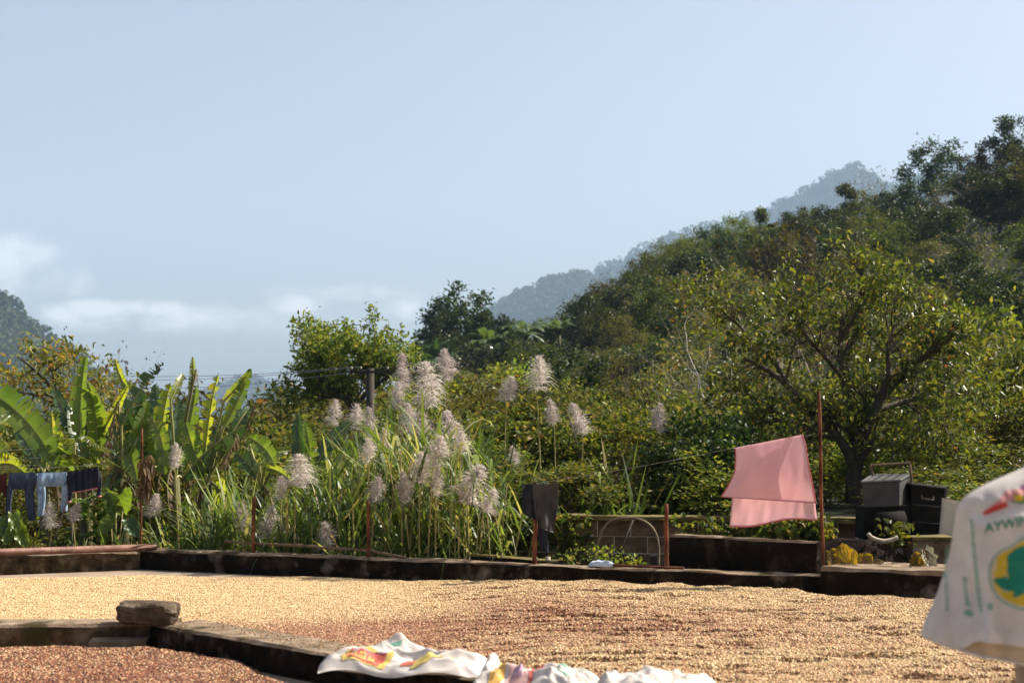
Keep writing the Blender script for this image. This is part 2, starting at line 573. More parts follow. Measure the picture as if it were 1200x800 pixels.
M['l_bronze'] = leaf_mat('bronze_leaf', [(0.0, (.030, .034, .010)), (0.6, (.070, .062, .016)), (1.0, (.125, .085, .024))], rough=.5, trans=.25, spec=.15)
M['l_feather'] = leaf_mat('feathery_leaf', [(0.0, (.045, .062, .016)), (0.6, (.095, .112, .026)), (1.0, (.16, .16, .04))], rough=.55, trans=.33, spec=.15, vary=.35)
M['l_red'] = leaf_mat('reddish_young_leaf', [(0.0, (.07, .08, .018)), (0.55, (.13, .13, .024)), (0.85, (.20, .13, .03)), (1.0, (.28, .09, .035))], rough=.45, trans=.42)
M['l_rusty'] = leaf_mat('rusty_leaf', [(0.0, (.050, .06, .016)), (0.6, (.10, .11, .024)), (0.9, (.16, .12, .03)), (1.0, (.21, .09, .035))], rough=.45, trans=.35)
M['l_lime'] = leaf_mat('lime_leaf', [(0.0, (.08, .12, .015)), (0.6, (.15, .19, .022)), (1.0, (.25, .24, .03))], rough=.4, trans=.45)
M['l_far'] = leaf_mat('far_leaf', [(0.0, (.018, .030, .010)), (0.6, (.034, .048, .015)), (1.0, (.060, .068, .022))], rough=.7, trans=.15, spec=.1)
M['l_fern'] = leaf_mat('fern_leaf', [(0.0, (.07, .11, .02)), (0.6, (.11, .16, .025)), (1.0, (.18, .20, .03))], rough=.45, trans=.42)
M['grass'] = leaf_mat('cane_blade', [(0.0, (.035, .060, .014)), (0.5, (.085, .125, .026)), (0.78, (.20, .24, .06)), (0.92, (.30, .29, .13)), (1.0, (.28, .19, .08))], rough=.45, trans=.36, spec=.35, tgain=1.5)
M['plume'] = leaf_mat('plume_hair', [(0.0, (.44, .36, .33)), (0.6, (.63, .55, .51)), (1.0, (.80, .73, .68))], rough=.8, trans=.4, tgain=1.0, vary=.12, warm=False)
M['litter'] = leaf_mat('dead_leaf', [(0.0, (.09, .05, .025)), (0.5, (.18, .11, .06)), (1.0, (.30, .22, .14))], rough=.7, trans=.2, tgain=1.1)


def banana_mat(name, c1, c2, edge, trans=.42, rough=.34, tgain=1.9, scale=3.5):
    """one blade colour with pale veins across it"""
    m, n, l, b = new_mat(name)
    geo = n.new("ShaderNodeNewGeometry")
    tcn = n.new("ShaderNodeTexCoord")
    nn = n.new("ShaderNodeTexNoise")
    nn.inputs['Scale'].default_value = scale
    nn.inputs['Detail'].default_value = 6
    l.new(tcn.outputs['Object'], nn.inputs['Vector'])
    r = ramp(n, [(0.25, c1), (0.62, c2), (0.80, edge)])
    ad = n.new("ShaderNodeMath")
    ad.operation = 'MULTIPLY_ADD'
    ad.inputs[1].default_value = .28
    l.new(geo.outputs['Random Per Island'], ad.inputs[0])
    sb = n.new("ShaderNodeMath")
    sb.operation = 'SUBTRACT'
    sb.inputs[1].default_value = .12
    l.new(nn.outputs['Fac'], sb.inputs[0])
    l.new(sb.outputs[0], ad.inputs[2])
    l.new(ad.outputs[0], r.inputs[0])
    l.new(r.outputs[0], b.inputs['Base Color'])
    b.inputs['Roughness'].default_value = rough
    t = n.new("ShaderNodeBsdfTranslucent")
    g = n.new("ShaderNodeMix")
    g.data_type = 'RGBA'
    g.blend_type = 'MULTIPLY'
    g.inputs['Factor'].default_value = 1
    g.inputs['B'].default_value = (tgain * 1.2, tgain * 1.15, tgain * .5, 1)
    l.new(r.outputs[0], g.inputs['A'])
    l.new(g.outputs['Result'], t.inputs['Color'])
    mx = n.new("ShaderNodeMixShader")
    mx.inputs[0].default_value = trans
    l.new(b.outputs[0], mx.inputs[1])
    l.new(t.outputs[0], mx.inputs[2])
    l.new(mx.outputs[0], n['Material Output'].inputs['Surface'])
    return m


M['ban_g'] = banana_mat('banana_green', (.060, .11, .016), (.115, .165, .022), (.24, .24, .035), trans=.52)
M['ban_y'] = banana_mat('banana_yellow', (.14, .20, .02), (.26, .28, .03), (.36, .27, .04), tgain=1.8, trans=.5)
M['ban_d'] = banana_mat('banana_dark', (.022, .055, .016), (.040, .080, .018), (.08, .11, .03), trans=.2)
M['ban_h'] = banana_mat('banana_hill', (.04, .075, .020), (.075, .11, .030), (.15, .16, .07), trans=.3, rough=.3)
M['ban_b'] = banana_mat('banana_dead', (.06, .032, .016), (.16, .095, .045), (.34, .25, .16), trans=.2, rough=.8, tgain=1.0)
M['rib'] = noise_mat('banana_rib', [(0.3, (.14, .16, .04)), (0.7, (.28, .27, .09))], scale=6, bump=0, rough=.5)
M['pstem'] = noise_mat('banana_stem', [(0.3, (.05, .045, .02)), (0.6, (.13, .12, .045)), (0.8, (.20, .13, .07))], scale=6, stretch=(1, 1, .25), bump=.3)
M['squash'] = banana_mat('squash_leaf', (.06, .065, .010), (.27, .17, .014), (.38, .20, .03), trans=.42, tgain=1.1, scale=13.0)
M['squashglare'] = banana_mat('glare_leaf', (.30, .32, .24), (.42, .42, .34), (.5, .48, .38), trans=.2, tgain=1.0, rough=.3)  # whitish tone puts the leaf's glare into its colour

# ------------------------------------------------------------------ terrain
RG_P = [-900, 300, 360, 430, 500, 560, 600, 700, 800, 900, 1000, 1080, 1200, 1320, 1600]
RG_H = [-4.0, -3.0, 1.0, 6.0, 9.5, 12.0, 13.5, 16.0, 20.0, 23.5, 25.5, 28.0, 35.0, 42.0, 52.0]
BLK0, BLK1 = np.array([-0.35, 20.9]), np.array([4.6, 19.6])      # foot line of the block wall


def hill_h(X, Y):
    X = np.asarray(X, float)
    Y = np.asarray(Y, float)
    p = 600 + FPX * X / np.maximum(Y, 20.0)
    R = np.interp(p, RG_P, RG_H)
    t = np.clip((Y - 46.0) / 154.0, 0, 1)
    z = R * t ** 1.15
    z = z * (1 - 0.85 * smooth(225, 430, Y))
    z = z + (fbm(X * .07, Y * .07, 5) - .5) * 3.0 * smooth(50, 90, Y)
    left = smooth(-4.0, -12.0, X) * smooth(26, 60, Y)
    z = z - 2.2 * left
    z = z - 9.0 * smooth(260, 420, Y)
    return z


def ground_h(X, Y):
    X = np.asarray(X, float)
    Y = np.asarray(Y, float)
    z = hill_h(X, Y)
    near = 1 - smooth(44, 60, Y)
    base = -0.28 + 0.15 * (fbm(X * .4, Y * .4, 9) - .5) * smooth(19, 22, Y)
    yb = BLK0[1] + (X - BLK0[0]) * (BLK1[1] - BLK0[1]) / (BLK1[0] - BLK0[0])
    bank = smooth(-.7, -.2, X) * smooth(0.10, 0.45, Y - yb)
    base = base + bank * 0.92
    base = base + smooth(4.4, 5.0, X) * smooth(17.6, 18.2, Y) * (1 - bank) * 0.5
    return z + base * near + (-0.28) * (1 - near)


def axis(parts):
    out = []
    for a, b, n in parts:
        out.append(np.linspace(a, b, n, endpoint=False))
    return np.concatenate(out + [np.array([parts[-1][1]])])


gx = axis([(-4200, -400, 16), (-400, -60, 24), (-60, -14, 30), (-14, 14, 90), (14, 90, 50), (90, 400, 24), (400, 4200, 16)])
gy = axis([(-60, 8, 8), (8, 17, 14), (17, 26, 46), (26, 60, 40), (60, 240, 60), (240, 450, 24), (450, 5600, 24)])
XX, YY = np.meshgrid(gx, gy)
gm = MB()
gm.grid(np.stack([XX, YY, ground_h(XX, YY)], -1))
ground = part('ground', gm.mesh('ground', M['hillsoil'], True), kind='structure')


def ridge(name, prof, Yr, depth, seed, ncard, card, mat, base=-14.0, back=700.0, rough_=.14):
    """a wooded mountain: a ridge line at its real distance, a slope down to the valley, a crown cover of its own"""
    px = np.linspace(prof[0][0], prof[-1][0], 150)
    py = np.interp(px, [a for a, _ in prof], [b for _, b in prof])
    s = np.linspace(0, 1, 40)
    rows = []
    topz = CAM_H + (520 - py) / FPX * Yr * 1.004 - card * 1.4
    Xr = (px - 600) / FPX * Yr
    for t in s:
        Yt = Yr - depth * (1 - t)
        nz_ = fbm(Xr / (depth * .16), np.full_like(Xr, Yt) / (depth * .30), seed) - .5
        gul = 1 + rough_ * 4 * nz_ * t * (1 - t) * 1.6
        z = base + (topz - base) * np.clip(t ** 0.9 * gul, 0, 1.2)
        rows.append(np.stack([Xr, np.full_like(Xr, Yt) + depth * .12 * nz_, z], 1))
    for t in (.3, .7, 1.0):
        rows.append(np.stack([Xr, np.full_like(Xr, Yr + back * t), base + (topz - base) * (1 - t)], 1))
    P = np.array(rows)
    mb = MB()
    mb.grid(P)
    part('mountain', mb.mesh('mountain', M['hillsoil'], True), kind='structure')
    r = rng_(seed)
    k = ncard
    ri = r.uniform(8, 39.0, k)
    ci = r.uniform(0, 148.99, k)
    i0, j0 = ri.astype(int), ci.astype(int)
    fr, fc = (ri - i0)[:, None], (ci - j0)[:, None]
    C = (P[i0, j0] * (1 - fr) + P[i0 + 1, j0] * fr) * (1 - fc) + (P[i0, j0 + 1] * (1 - fr) + P[i0 + 1, j0 + 1] * fr) * fc
    size = card * r.uniform(.55, 1.5, k)
    K = 14
    o = nrm(r.normal(size=(k, K, 3)))
    o[..., 2] = np.abs(o[..., 2]) * 1.25 - .15
    pos = C[:, None, :] + o * size[:, None, None] * r.uniform(.55, 1.0, (k, K, 1)) + np.array([0, 0, 1.0]) * size[:, None, None] * .5
    d = nrm(np.cross(o, r.normal(size=(k, K, 3))))
    lm = MB()
    ls = np.repeat(size, K) * r.uniform(.5, .9, k * K)
    lm.leaves(pos.reshape(-1, 3), d.reshape(-1, 3), o.reshape(-1, 3), ls, ls * .8, full=False)
    part('forest', lm.mesh('forest', mat), kind='stuff')


ridge('near_left', [(-420, 250), (-260, 290), (-120, 318), (-30, 336), (5, 345), (17, 352), (26, 368), (45, 378), (62, 392), (80, 402), (96, 416), (115, 430), (150, 452), (200, 486), (260, 505), (330, 530)], 1500, 750, 3, 5200, 5.6, M['l_far'])
ridge('blue', [(120, 510), (200, 486), (240, 465), (262, 450), (290, 440), (306, 441), (340, 452), (400, 468), (480, 486), (560, 500)], 4200, 1300, 4, 2600, 11, M['l_far'])
ridge('spur', [(520, 400), (560, 372), (586, 353), (600, 344), (620, 335), (640, 325), (666, 319), (686, 320), (700, 329), (740, 350), (800, 385), (900, 430)], 3700, 1500, 6, 6000, 9.5, M['l_far'])
ridge('peak', [(520, 425), (620, 360), (660, 335), (700, 317), (735, 300), (771, 279), (800, 270), (850, 257), (880, 250), (898, 242), (912, 235), (925, 226), (945, 220), (960, 208), (975, 197), (990, 193), (1003, 195), (1014, 200), (1025, 212), (1045, 214), (1080, 198), (1130, 186), (1200, 174), (1330, 176), (1500, 220)], 4700, 1900, 7, 9000, 12.5, M['l_far'])

# ------------------------------------------------------------------ the drying yard
P_COR = G(165, 667)          # far left corner of the yard, foot of the walls
P_R = G(962, 704.5)          # where the low wall meets the thicker block at right
WD = nrm((P_R - P_COR)[:2])
WN = np.array([WD[1], -WD[0]])            # towards the camera
if WN[1] > 0:
    WN = -WN
P_L = G(0, 673.5)
LD = nrm((P_L - P_COR)[:2])
LN = np.array([-LD[1], LD[0]])
if LN[1] > 0:
    LN = -LN

C_N = G(175, 761)            # inner corner of the near walls
C_R = G(350, 796)
C_L = G(0, 763)
RD = nrm((C_R - C_N)[:2])
ND = nrm((C_L - C_N)[:2])

yard = MB()
far_l = P_COR[:2] + LD * 14
far_r = P_COR[:2] + WD * 17
yv = [[far_l[0], far_l[1] + .2, 0], [P_COR[0] - .05, P_COR[1] + .2, 0], [far_r[0], far_r[1] + .15, 0], [far_r[0] - 2, -6, 0], [far_l[0] - 2, -6, 0]]
low = [[a, b, -.24] for a, b, _ in yv]
yard.add(yv + low, np.array([[0, 4, 1], [1, 4, 3], [1, 3, 2]]))
yard.add(yv + low, np.array([[q, (q + 1) % 5, 5 + (q + 1) % 5, 5 + q] for q in range(5)]))
part('concrete_yard', yard.mesh('concrete_yard', M['yard']), kind='structure')


def rough_wall(p0, p1, side, thick, z0, z1, seed, step=.09, jit=.012):
    """a weathered wall from p0 to p1 (its camera-side foot), its body lying on the far side"""
    p0, p1 = np.asarray(p0, float)[:2], np.asarray(p1, float)[:2]
    L = np.linalg.norm(p1 - p0)
    n = max(4, int(L / step))
    u = np.linspace(0, 1, n)
    out = -np.asarray(side, float)
    sec = [(0, z0), (0.005, z0 + (z1 - z0) * .33), (0.0, z0 + (z1 - z0) * .66), (.004, z1 - .018), (.022, z1), (thick * .5, z1 + .004), (thick - .02, z1), (thick, z1 - .02), (thick, z0)]
    r = rng_(seed)
    P = np.zeros((n, len(sec), 3))
    for k, (o, z) in enumerate(sec):
        w = (fbm(u * L * 2.2, np.full(n, k * 1.7), seed, 4) - .5) * 5 * jit + r.normal(0, jit * .22, n)
        w2 = (fbm(u * L * 1.7, np.full(n, k * 1.3 + 40), seed + 9, 4) - .5) * 4.2 * jit + r.normal(0, jit * .15, n)
        if k in (0, 8):
            w2 = w2 * 0
        P[:, k, :2] = p0 + (p1 - p0) * u[:, None] + out[None, :] * (o + w[:, None])
        P[:, k, 2] = z + w2
    mb = MB()
    mb.grid(P)
    # end faces
    for e in (0, n - 1):
        q = mb.n - n * len(sec) + e * len(sec)
        f = [[q, q + k, q + k + 1] for k in range(1, len(sec) - 1)]
        mb.more(f if e else [x[::-1] for x in f])
    # top faces take the lighter top material
    tops = MB()
    me_f = np.concatenate(mb.f4)
    top_col = (me_f[:, 0] % len(sec) >= 3) & (me_f[:, 0] % len(sec) <= 6)
    mb.m4 = [top_col.astype(np.int32)]
    mb.f4 = [me_f]
    return mb


WH = 0.255
lw = thing('low_wall', 'long low shade-darkened concrete wall along the far edge of the drying yard', 'wall', (*((P_COR + P_R) / 2)[:2], 0))
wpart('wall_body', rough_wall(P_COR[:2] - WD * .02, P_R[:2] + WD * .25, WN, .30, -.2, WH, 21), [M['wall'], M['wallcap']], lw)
lw2 = thing('low_wall', 'short mossy low wall at the yard\'s left corner with a rusty pipe on top', 'wall', (*P_L[:2], 0))
wpart('wall_body', rough_wall(P_COR[:2] + LD * .02 + LN * .02, P_COR[:2] + LD * 9, LN, .30, -.2, .235, 22, jit=.016), [M['wallbrown'], M['wallcap']], lw2)
# weed growing from the left wall's foot
# the thicker block at the right end
B0 = G(962, 708)
B1 = G(1088, 715)
BD = nrm((B1 - B0)[:2])
BN = np.array([BD[1], -BD[0]])
if BN[1] > 0:
    BN = -BN
cb = thing('concrete_block_wall', 'thick dark concrete step at the right end of the low wall with big yellow leaves behind it', 'wall', (*((B0 + B1) / 2)[:2], 0))
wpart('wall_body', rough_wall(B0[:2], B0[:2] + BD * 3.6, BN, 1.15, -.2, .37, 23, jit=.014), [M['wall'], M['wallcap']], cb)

# near L-shaped wall
NH = .205
nl = thing('near_wall', 'broad low concrete wall bending round the reddish bean bed in front', 'wall', (*C_N[:2], 0))
RNn = np.array([RD[1], -RD[0]])
if RNn[0] > 0:
    RNn = -RNn
NNn = np.array([ND[1], -ND[0]])
if NNn[1] > 0:
    NNn = -NNn
wpart('wall_arm', rough_wall(C_N[:2] - RD * .0, C_N[:2] + RD * 9.0, RNn, .46, -.02, NH, 24, jit=.009), [M['wall'], M['wallcap']], nl, label='arm running forward under the white sacks')
wpart('wall_arm', rough_wall(C_N[:2] - ND * .20, C_N[:2] + ND * 7.0, NNn, .50, -.02, NH - .004, 25, jit=.009), [M['wallbrown'], M['wallcap']], nl, label='arm running to the left under the stone')
lg = MB()
cc = C_N[:2] + ND * .22 + NNn * .10
lg.box((cc[0], cc[1], .045), (.42, .16, .10), rz=math.atan2(ND[1], ND[0]), jit=.012, rng=rng_(4))
wpart('ledge', lg, M['wallcap'], nl)


# ------------------------------------------------------------------ coffee beans
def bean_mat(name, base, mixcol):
    """cells of single beans; the share of red-brown beans, painted furrow shade included, follows the 'husk' attribute"""
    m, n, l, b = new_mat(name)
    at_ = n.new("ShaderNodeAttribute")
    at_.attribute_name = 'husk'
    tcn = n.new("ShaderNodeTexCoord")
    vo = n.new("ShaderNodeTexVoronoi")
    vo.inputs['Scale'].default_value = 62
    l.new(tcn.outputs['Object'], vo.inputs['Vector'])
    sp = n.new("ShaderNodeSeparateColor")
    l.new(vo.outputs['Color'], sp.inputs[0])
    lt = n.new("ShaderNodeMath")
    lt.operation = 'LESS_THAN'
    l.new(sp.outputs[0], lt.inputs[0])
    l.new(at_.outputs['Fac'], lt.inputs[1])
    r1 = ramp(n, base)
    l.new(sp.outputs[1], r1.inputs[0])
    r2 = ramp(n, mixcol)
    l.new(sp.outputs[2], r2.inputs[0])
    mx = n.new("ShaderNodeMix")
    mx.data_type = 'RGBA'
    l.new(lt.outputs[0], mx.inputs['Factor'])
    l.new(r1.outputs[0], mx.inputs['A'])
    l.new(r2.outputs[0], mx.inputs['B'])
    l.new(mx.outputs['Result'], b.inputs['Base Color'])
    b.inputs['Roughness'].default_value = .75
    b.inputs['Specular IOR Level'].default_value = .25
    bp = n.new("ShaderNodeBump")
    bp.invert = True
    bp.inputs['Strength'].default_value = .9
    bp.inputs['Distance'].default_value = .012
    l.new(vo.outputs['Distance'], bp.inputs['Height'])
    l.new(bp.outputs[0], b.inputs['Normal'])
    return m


def bean_piece_mat(name, pts):
    m, n, l, b = new_mat(name)
    oi = n.new("ShaderNodeObjectInfo")
    r = ramp(n, pts)
    l.new(oi.outputs['Random'], r.inputs[0])
    l.new(r.outputs[0], b.inputs['Base Color'])
    b.inputs['Roughness'].default_value = .6
    b.inputs['Specular IOR Level'].default_value = .3
    return m


CREAM = [(0, (.22, .12, .045)), (.25, (.43, .28, .125)), (.7, (.56, .40, .20)), (1, (.69, .55, .34))]
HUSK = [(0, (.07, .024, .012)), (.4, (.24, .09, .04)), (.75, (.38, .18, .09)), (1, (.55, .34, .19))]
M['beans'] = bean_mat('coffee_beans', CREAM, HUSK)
M['bean_cream'] = bean_piece_mat('parchment_bean', CREAM)
M['bean_husk'] = bean_piece_mat('husk_bean', HUSK)


def bean_mesh(name, mat, r=.0092):
    mb = MB()
    rows = []
    for ph in (0.0, .28, .5, .72, 1.0):
        a = ph * math.pi
        rr = max(math.sin(a), .02)
        rows.append([[rr * math.cos(q * math.pi / 3) * r, rr * math.sin(q * math.pi / 3) * r * .75, math.cos(a) * r * .62] for q in range(6)])
    mb.grid(np.array(rows), closed=True)
    me = mb.mesh(name, mat, True)
    return me


def in_poly(x, y, poly):
    ins = np.zeros(x.shape, bool)
    n = len(poly)
    for i in range(n):
        x0, y0 = poly[i]
        x1, y1 = poly[(i + 1) % n]
        c = ((y0 > y) != (y1 > y)) & (x < (x1 - x0) * (y - y0) / ((y1 - y0) + 1e-12) + x0)
        ins ^= c
    return ins


def seg_dist(x, y, poly):
    d = np.full(x.shape, 1e9)
    n = len(poly)
    for i in range(n):
        a, b = np.array(poly[i]), np.array(poly[(i + 1) % n])
        ab = b - a
        t = np.clip(((x - a[0]) * ab[0] + (y - a[1]) * ab[1]) / (ab @ ab), 0, 1)
        d = np.minimum(d, np.hypot(x - a[0] - ab[0] * t, y - a[1] - ab[1] * t))
    return d


def bean_bed(name, poly, zfun, huskfun, step, dens, seed, mat='beans', dark=1):
    xs = np.arange(min(p[0] for p in poly), max(p[0] for p in poly), step)
    ys = np.arange(min(p[1] for p in poly), max(p[1] for p in poly), step)
    X, Y = np.meshgrid(xs, ys)
    ins = in_poly(X, Y, poly)
    d = seg_dist(X, Y, poly) * np.where(ins, 1, -1) + (fbm(X * 3, Y * 3, seed) - .5) * .22
    z = np.where(d > 0, 0.006 + zfun(X, Y) * smooth(0, .18, d), -.02)
    r, c = X.shape
    idx = np.arange(r * c).reshape(r, c)
    keep = (d[:-1, :-1] > -.02) & (d[1:, 1:] > -.02) & (d[1:, :-1] > -.02) & (d[:-1, 1:] > -.02)
    f = np.stack([idx[:-1, :-1], idx[:-1, 1:], idx[1:, 1:], idx[1:, :-1]], -1)[keep]
    used = np.unique(f)
    mp = np.full(r * c, -1)
    mp[used] = np.arange(len(used))
    V = np.stack([X, Y, z], -1).reshape(-1, 3)[used]
    mb = MB()
    mb.add(V, mp[f])
    me = mb.mesh(name, M[mat], True)
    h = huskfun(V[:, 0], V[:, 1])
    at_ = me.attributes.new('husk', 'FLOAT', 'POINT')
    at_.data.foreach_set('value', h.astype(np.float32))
    o = part(name, me, kind='stuff')
    # loose beans on top: two kinds, thinned by the same attribute
    ng = bpy.data.node_groups.new(name + '_scatter', 'GeometryNodeTree')
    ng.interface.new_socket('Geometry', in_out='INPUT', socket_type='NodeSocketGeometry')
    ng.interface.new_socket('Geometry', in_out='OUTPUT', socket_type='NodeSocketGeometry')
    nd, lk = ng.nodes, ng.links
    gi, go = nd.new('NodeGroupInput'), nd.new('NodeGroupOutput')
    join = nd.new('GeometryNodeJoinGeometry')
    lk.new(gi.outputs[0], join.inputs[0])
    for kind in (0, 1):
        ds = nd.new('GeometryNodeDistributePointsOnFaces')
        ds.distribute_method = 'RANDOM'
        ds.inputs['Seed'].default_value = seed + kind
        na = nd.new('GeometryNodeInputNamedAttribute')
        na.data_type = 'FLOAT'
        na.inputs['Name'].default_value = 'husk'
        mm = nd.new('ShaderNodeMath')
        mm.operation = 'MULTIPLY_ADD'
        mm.inputs[1].default_value = dens if kind else -dens
        mm.inputs[2].default_value = 0 if kind else dens
        lk.new(na.outputs['Attribute'], mm.inputs[0])
        lk.new(mm.outputs[0], ds.inputs['Density'])
        lk.new(gi.outputs[0], ds.inputs['Mesh'])
        oi = nd.new('GeometryNodeObjectInfo')
        oi.inputs['Object'].default_value = BEAN[dark if kind else 0]
        oi.inputs['As Instance'].default_value = True
        ip = nd.new('GeometryNodeInstanceOnPoints')
        rv = nd.new('FunctionNodeRandomValue')
        rv.data_type = 'FLOAT_VECTOR'
        rv.inputs[0].default_value = (-.7, -.7, 0)
        rv.inputs[1].default_value = (.7, .7, 6.28)
        rs = nd.new('FunctionNodeRandomValue')
        rs.data_type = 'FLOAT'
        rs.inputs[2].default_value = .75
        rs.inputs[3].default_value = 1.3
        lk.new(ds.outputs['Points'], ip.inputs['Points'])
        lk.new(oi.outputs['Geometry'], ip.inputs['Instance'])
        lk.new(rv.outputs[0], ip.inputs['Rotation'])
        lk.new(rs.outputs[1], ip.inputs['Scale'])
        lk.new(ip.outputs[0], join.inputs[0])
    lk.new(join.outputs[0], go.inputs[0])
    md = o.modifiers.new('scatter', 'NODES')
    md.node_group = ng
    return o


# two beans lying on top of the near wall are the patterns for the scatter
BEAN = []
DRIED = [(0, (.03, .008, .004)), (.45, (.12, .032, .012)), (.75, (.24, .078, .03)), (.93, (.44, .20, .09)), (1, (.66, .45, .28))]
M['bean_dried'] = bean_piece_mat('dried_cherry', DRIED)
M['cherries'] = bean_mat('dried_cherries', CREAM, DRIED)
for k, (nm, mt) in enumerate((('coffee_bean', M['bean_cream']), ('coffee_bean', M['bean_husk']), ('coffee_cherry', M['bean_dried']))):
    q = C_N[:2] + RD * (1.0 + .35 * k) - RNn * .2
    bo = part(nm, bean_mesh(nm, mt))
    bo.location = (q[0], q[1], NH + .010)
    tag(bo, ('pale single coffee bean fallen on top of the near wall', 'reddish coffee bean fallen on top of the near wall', 'shrivelled dark coffee cherry on top of the near wall')[k], 'bean')
    BEAN.append(bo)


def g2(px, py, z=0.0):
    return tuple(G(px, py, z)[:2])


def behind(px, d=.5):
    """depth of the far walls' back at a column of the photograph, plus d"""
    k = (px - 600) / FPX
    best = 0
    for (p0, dr, lo, hi) in ((P_COR[:2], WD, -.2, 30), (P_COR[:2], LD, -.2, 30)):
        den = dr[0] - k * dr[1]
        t = (k * p0[1] - p0[0]) / den
        if lo <= t <= hi:
            best = max(best, p0[1] + dr[1] * t)
    return max(best, 14.0) + .36 + d


def ribs(X, Y, seed):
    """raking lines roughly along the far wall, broken up"""
    s = X * WD[0] + Y * WD[1]
    t = X * WN[0] + Y * WN[1]
    s2, t2 = X * .98 - Y * .17, X * .17 + Y * .98
    a = fbm(s2 * 1.5, t2 * 3.6, seed, 3)
    b = 1 - 2 * np.abs(fbm(s2 * 2.6 + a, t2 * 5.0, seed + 3, 3) - .5)
    return a * .45 + b ** 2 * .55


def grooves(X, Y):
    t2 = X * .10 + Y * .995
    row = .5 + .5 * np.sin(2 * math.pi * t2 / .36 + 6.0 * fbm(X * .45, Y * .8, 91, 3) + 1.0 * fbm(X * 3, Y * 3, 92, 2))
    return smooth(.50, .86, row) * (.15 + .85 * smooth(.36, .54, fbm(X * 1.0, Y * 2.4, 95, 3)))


def z_main(X, Y):
    p = 600 + FPX * X / Y
    right = smooth(380, 800, p) * .75 + .25
    return .020 + .10 * smooth(420, 720, p) * (1.0 - grooves(X, Y)) + right * .07 * (ribs(X, Y, 31) - .45) + .014 * fbm(X * 7, Y * 7, 77, 3)


def husk_shade_main(X, Y):
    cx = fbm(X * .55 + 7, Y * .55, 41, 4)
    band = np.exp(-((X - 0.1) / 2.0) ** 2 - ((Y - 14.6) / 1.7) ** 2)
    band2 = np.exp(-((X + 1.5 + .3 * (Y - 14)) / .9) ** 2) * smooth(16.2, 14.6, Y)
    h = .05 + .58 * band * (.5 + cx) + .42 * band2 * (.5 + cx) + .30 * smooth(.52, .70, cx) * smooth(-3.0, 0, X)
    h = h + .75 * np.clip(grooves(X, Y), 0, 1) * smooth(380, 700, 600 + FPX * X / Y)  # more dark husk colour in the furrows, painting in their shade
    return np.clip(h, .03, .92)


t_end = 3.35
arm_back0 = C_N[:2] - RNn * .47 - RD * .1
poly_main = [tuple(C_N[:2] + ND * 6.0 - NNn * .5), tuple(C_N[:2] + ND * .3 - NNn * .48), tuple(arm_back0 + RD * .5), tuple(arm_back0 + RD * 6.4),
             (2.9, 8.6), (5.6, 8.9), tuple(B0[:2] + BD * 3 + BN * .1), tuple(B0[:2] + BN * .12), tuple(P_R[:2] + WN * .10), tuple(P_COR[:2] + WD * 2.6 + WN * .12), g2(262, 678.5),
             g2(170, 676), g2(60, 679), g2(0, 679.5), g2(-150, 684)]
bean_bed('coffee_beans', poly_main, z_main, husk_shade_main, .035, 3900, 51)


def z_near(X, Y):
    return .018 + .05 * fbm(X * 1.6, Y * 1.6, 61, 4) + .02 * fbm(X * 7, Y * 7, 62, 3)


def husk_near(X, Y):
    return np.clip(.86 + .4 * (fbm(X * 1.2, Y * 1.2, 63) - .5), .6, .97)


poly_near = [tuple(C_N[:2] + ND * 4.0 + NNn * .03), tuple(C_N[:2] + ND * .45 + NNn * .05), g2(185, 762.5), g2(290, 783), g2(322, 795), g2(372, 822), (-.9, 9.4), (-4.4, 9.4)]
bean_bed('coffee_husks', poly_near, z_near, husk_near, .03, 4600, 55, 'cherries', 2)
# a thin spill of beans along the top of the near wall
r = rng_(70)
sp = MB()
for k in range(260):
    t, o = r.uniform(.1, 3.3), abs(r.normal(.30, .13))
    if o > .43:
        continue
    q = C_N[:2] + RD * t - RNn * o
    sz = r.uniform(.006, .011)
    a = r.uniform(0, 3.14)
    d = np.array([math.cos(a), math.sin(a), 0])
    e = np.array([-d[1], d[0], 0])
    c = np.array([q[0], q[1], NH + .009])
    sp.add([c - d * sz, c + d * sz, c - e * sz * .7, c + e * sz * .7, c + [0, 0, sz * .7], c - [0, 0, sz * .7]],
           [[0, 2, 4], [2, 1, 4], [1, 3, 4], [3, 0, 4], [2, 0, 5], [1, 2, 5], [3, 1, 5], [0, 3, 5]], k % 2)
part('spilled_beans', sp.mesh('spilled_beans', [M['bean_cream'], M['bean_husk']], True), kind='stuff')

# stone on the wall's corner
def rock(c, s, seed, n=18, rz=0.0, flat=.55):
    r = rng_(seed)
    rows = []
    for i in range(n):
        ph = math.pi * (i + .5) / n
        a = np.arange(28) * 2 * math.pi / 28
        x, y, z = np.cos(a) * math.sin(ph), np.sin(a) * math.sin(ph), np.full(28, math.cos(ph))
        k = 6.5
        q = (np.abs(x) ** k + np.abs(y) ** k + np.abs(z) ** k) ** (-1 / k)
        nz_ = (fbm(x * 2 + z * 1.3 + 5, y * 2 - z + 5, seed, 4) - .5) * .50
        rows.append(np.stack([x, y, z], 1) * (q * (1 + nz_))[:, None])
    P = np.array(rows) * np.array(s) * .5
    cz, sz = math.cos(rz), math.sin(rz)
    P = np.stack([P[..., 0] * cz - P[..., 1] * sz, P[..., 0] * sz + P[..., 1] * cz, P[..., 2]], -1) + np.array(c)
    mb = MB()
    mb.grid(P, closed=True)
    b = mb.n - n * 28
    mb.add([P[0].mean(0)], np.zeros((0, 3), int))
    mb.more([[mb.n - 1, b + (q + 1) % 28, b + q] for q in range(28)])
    return mb


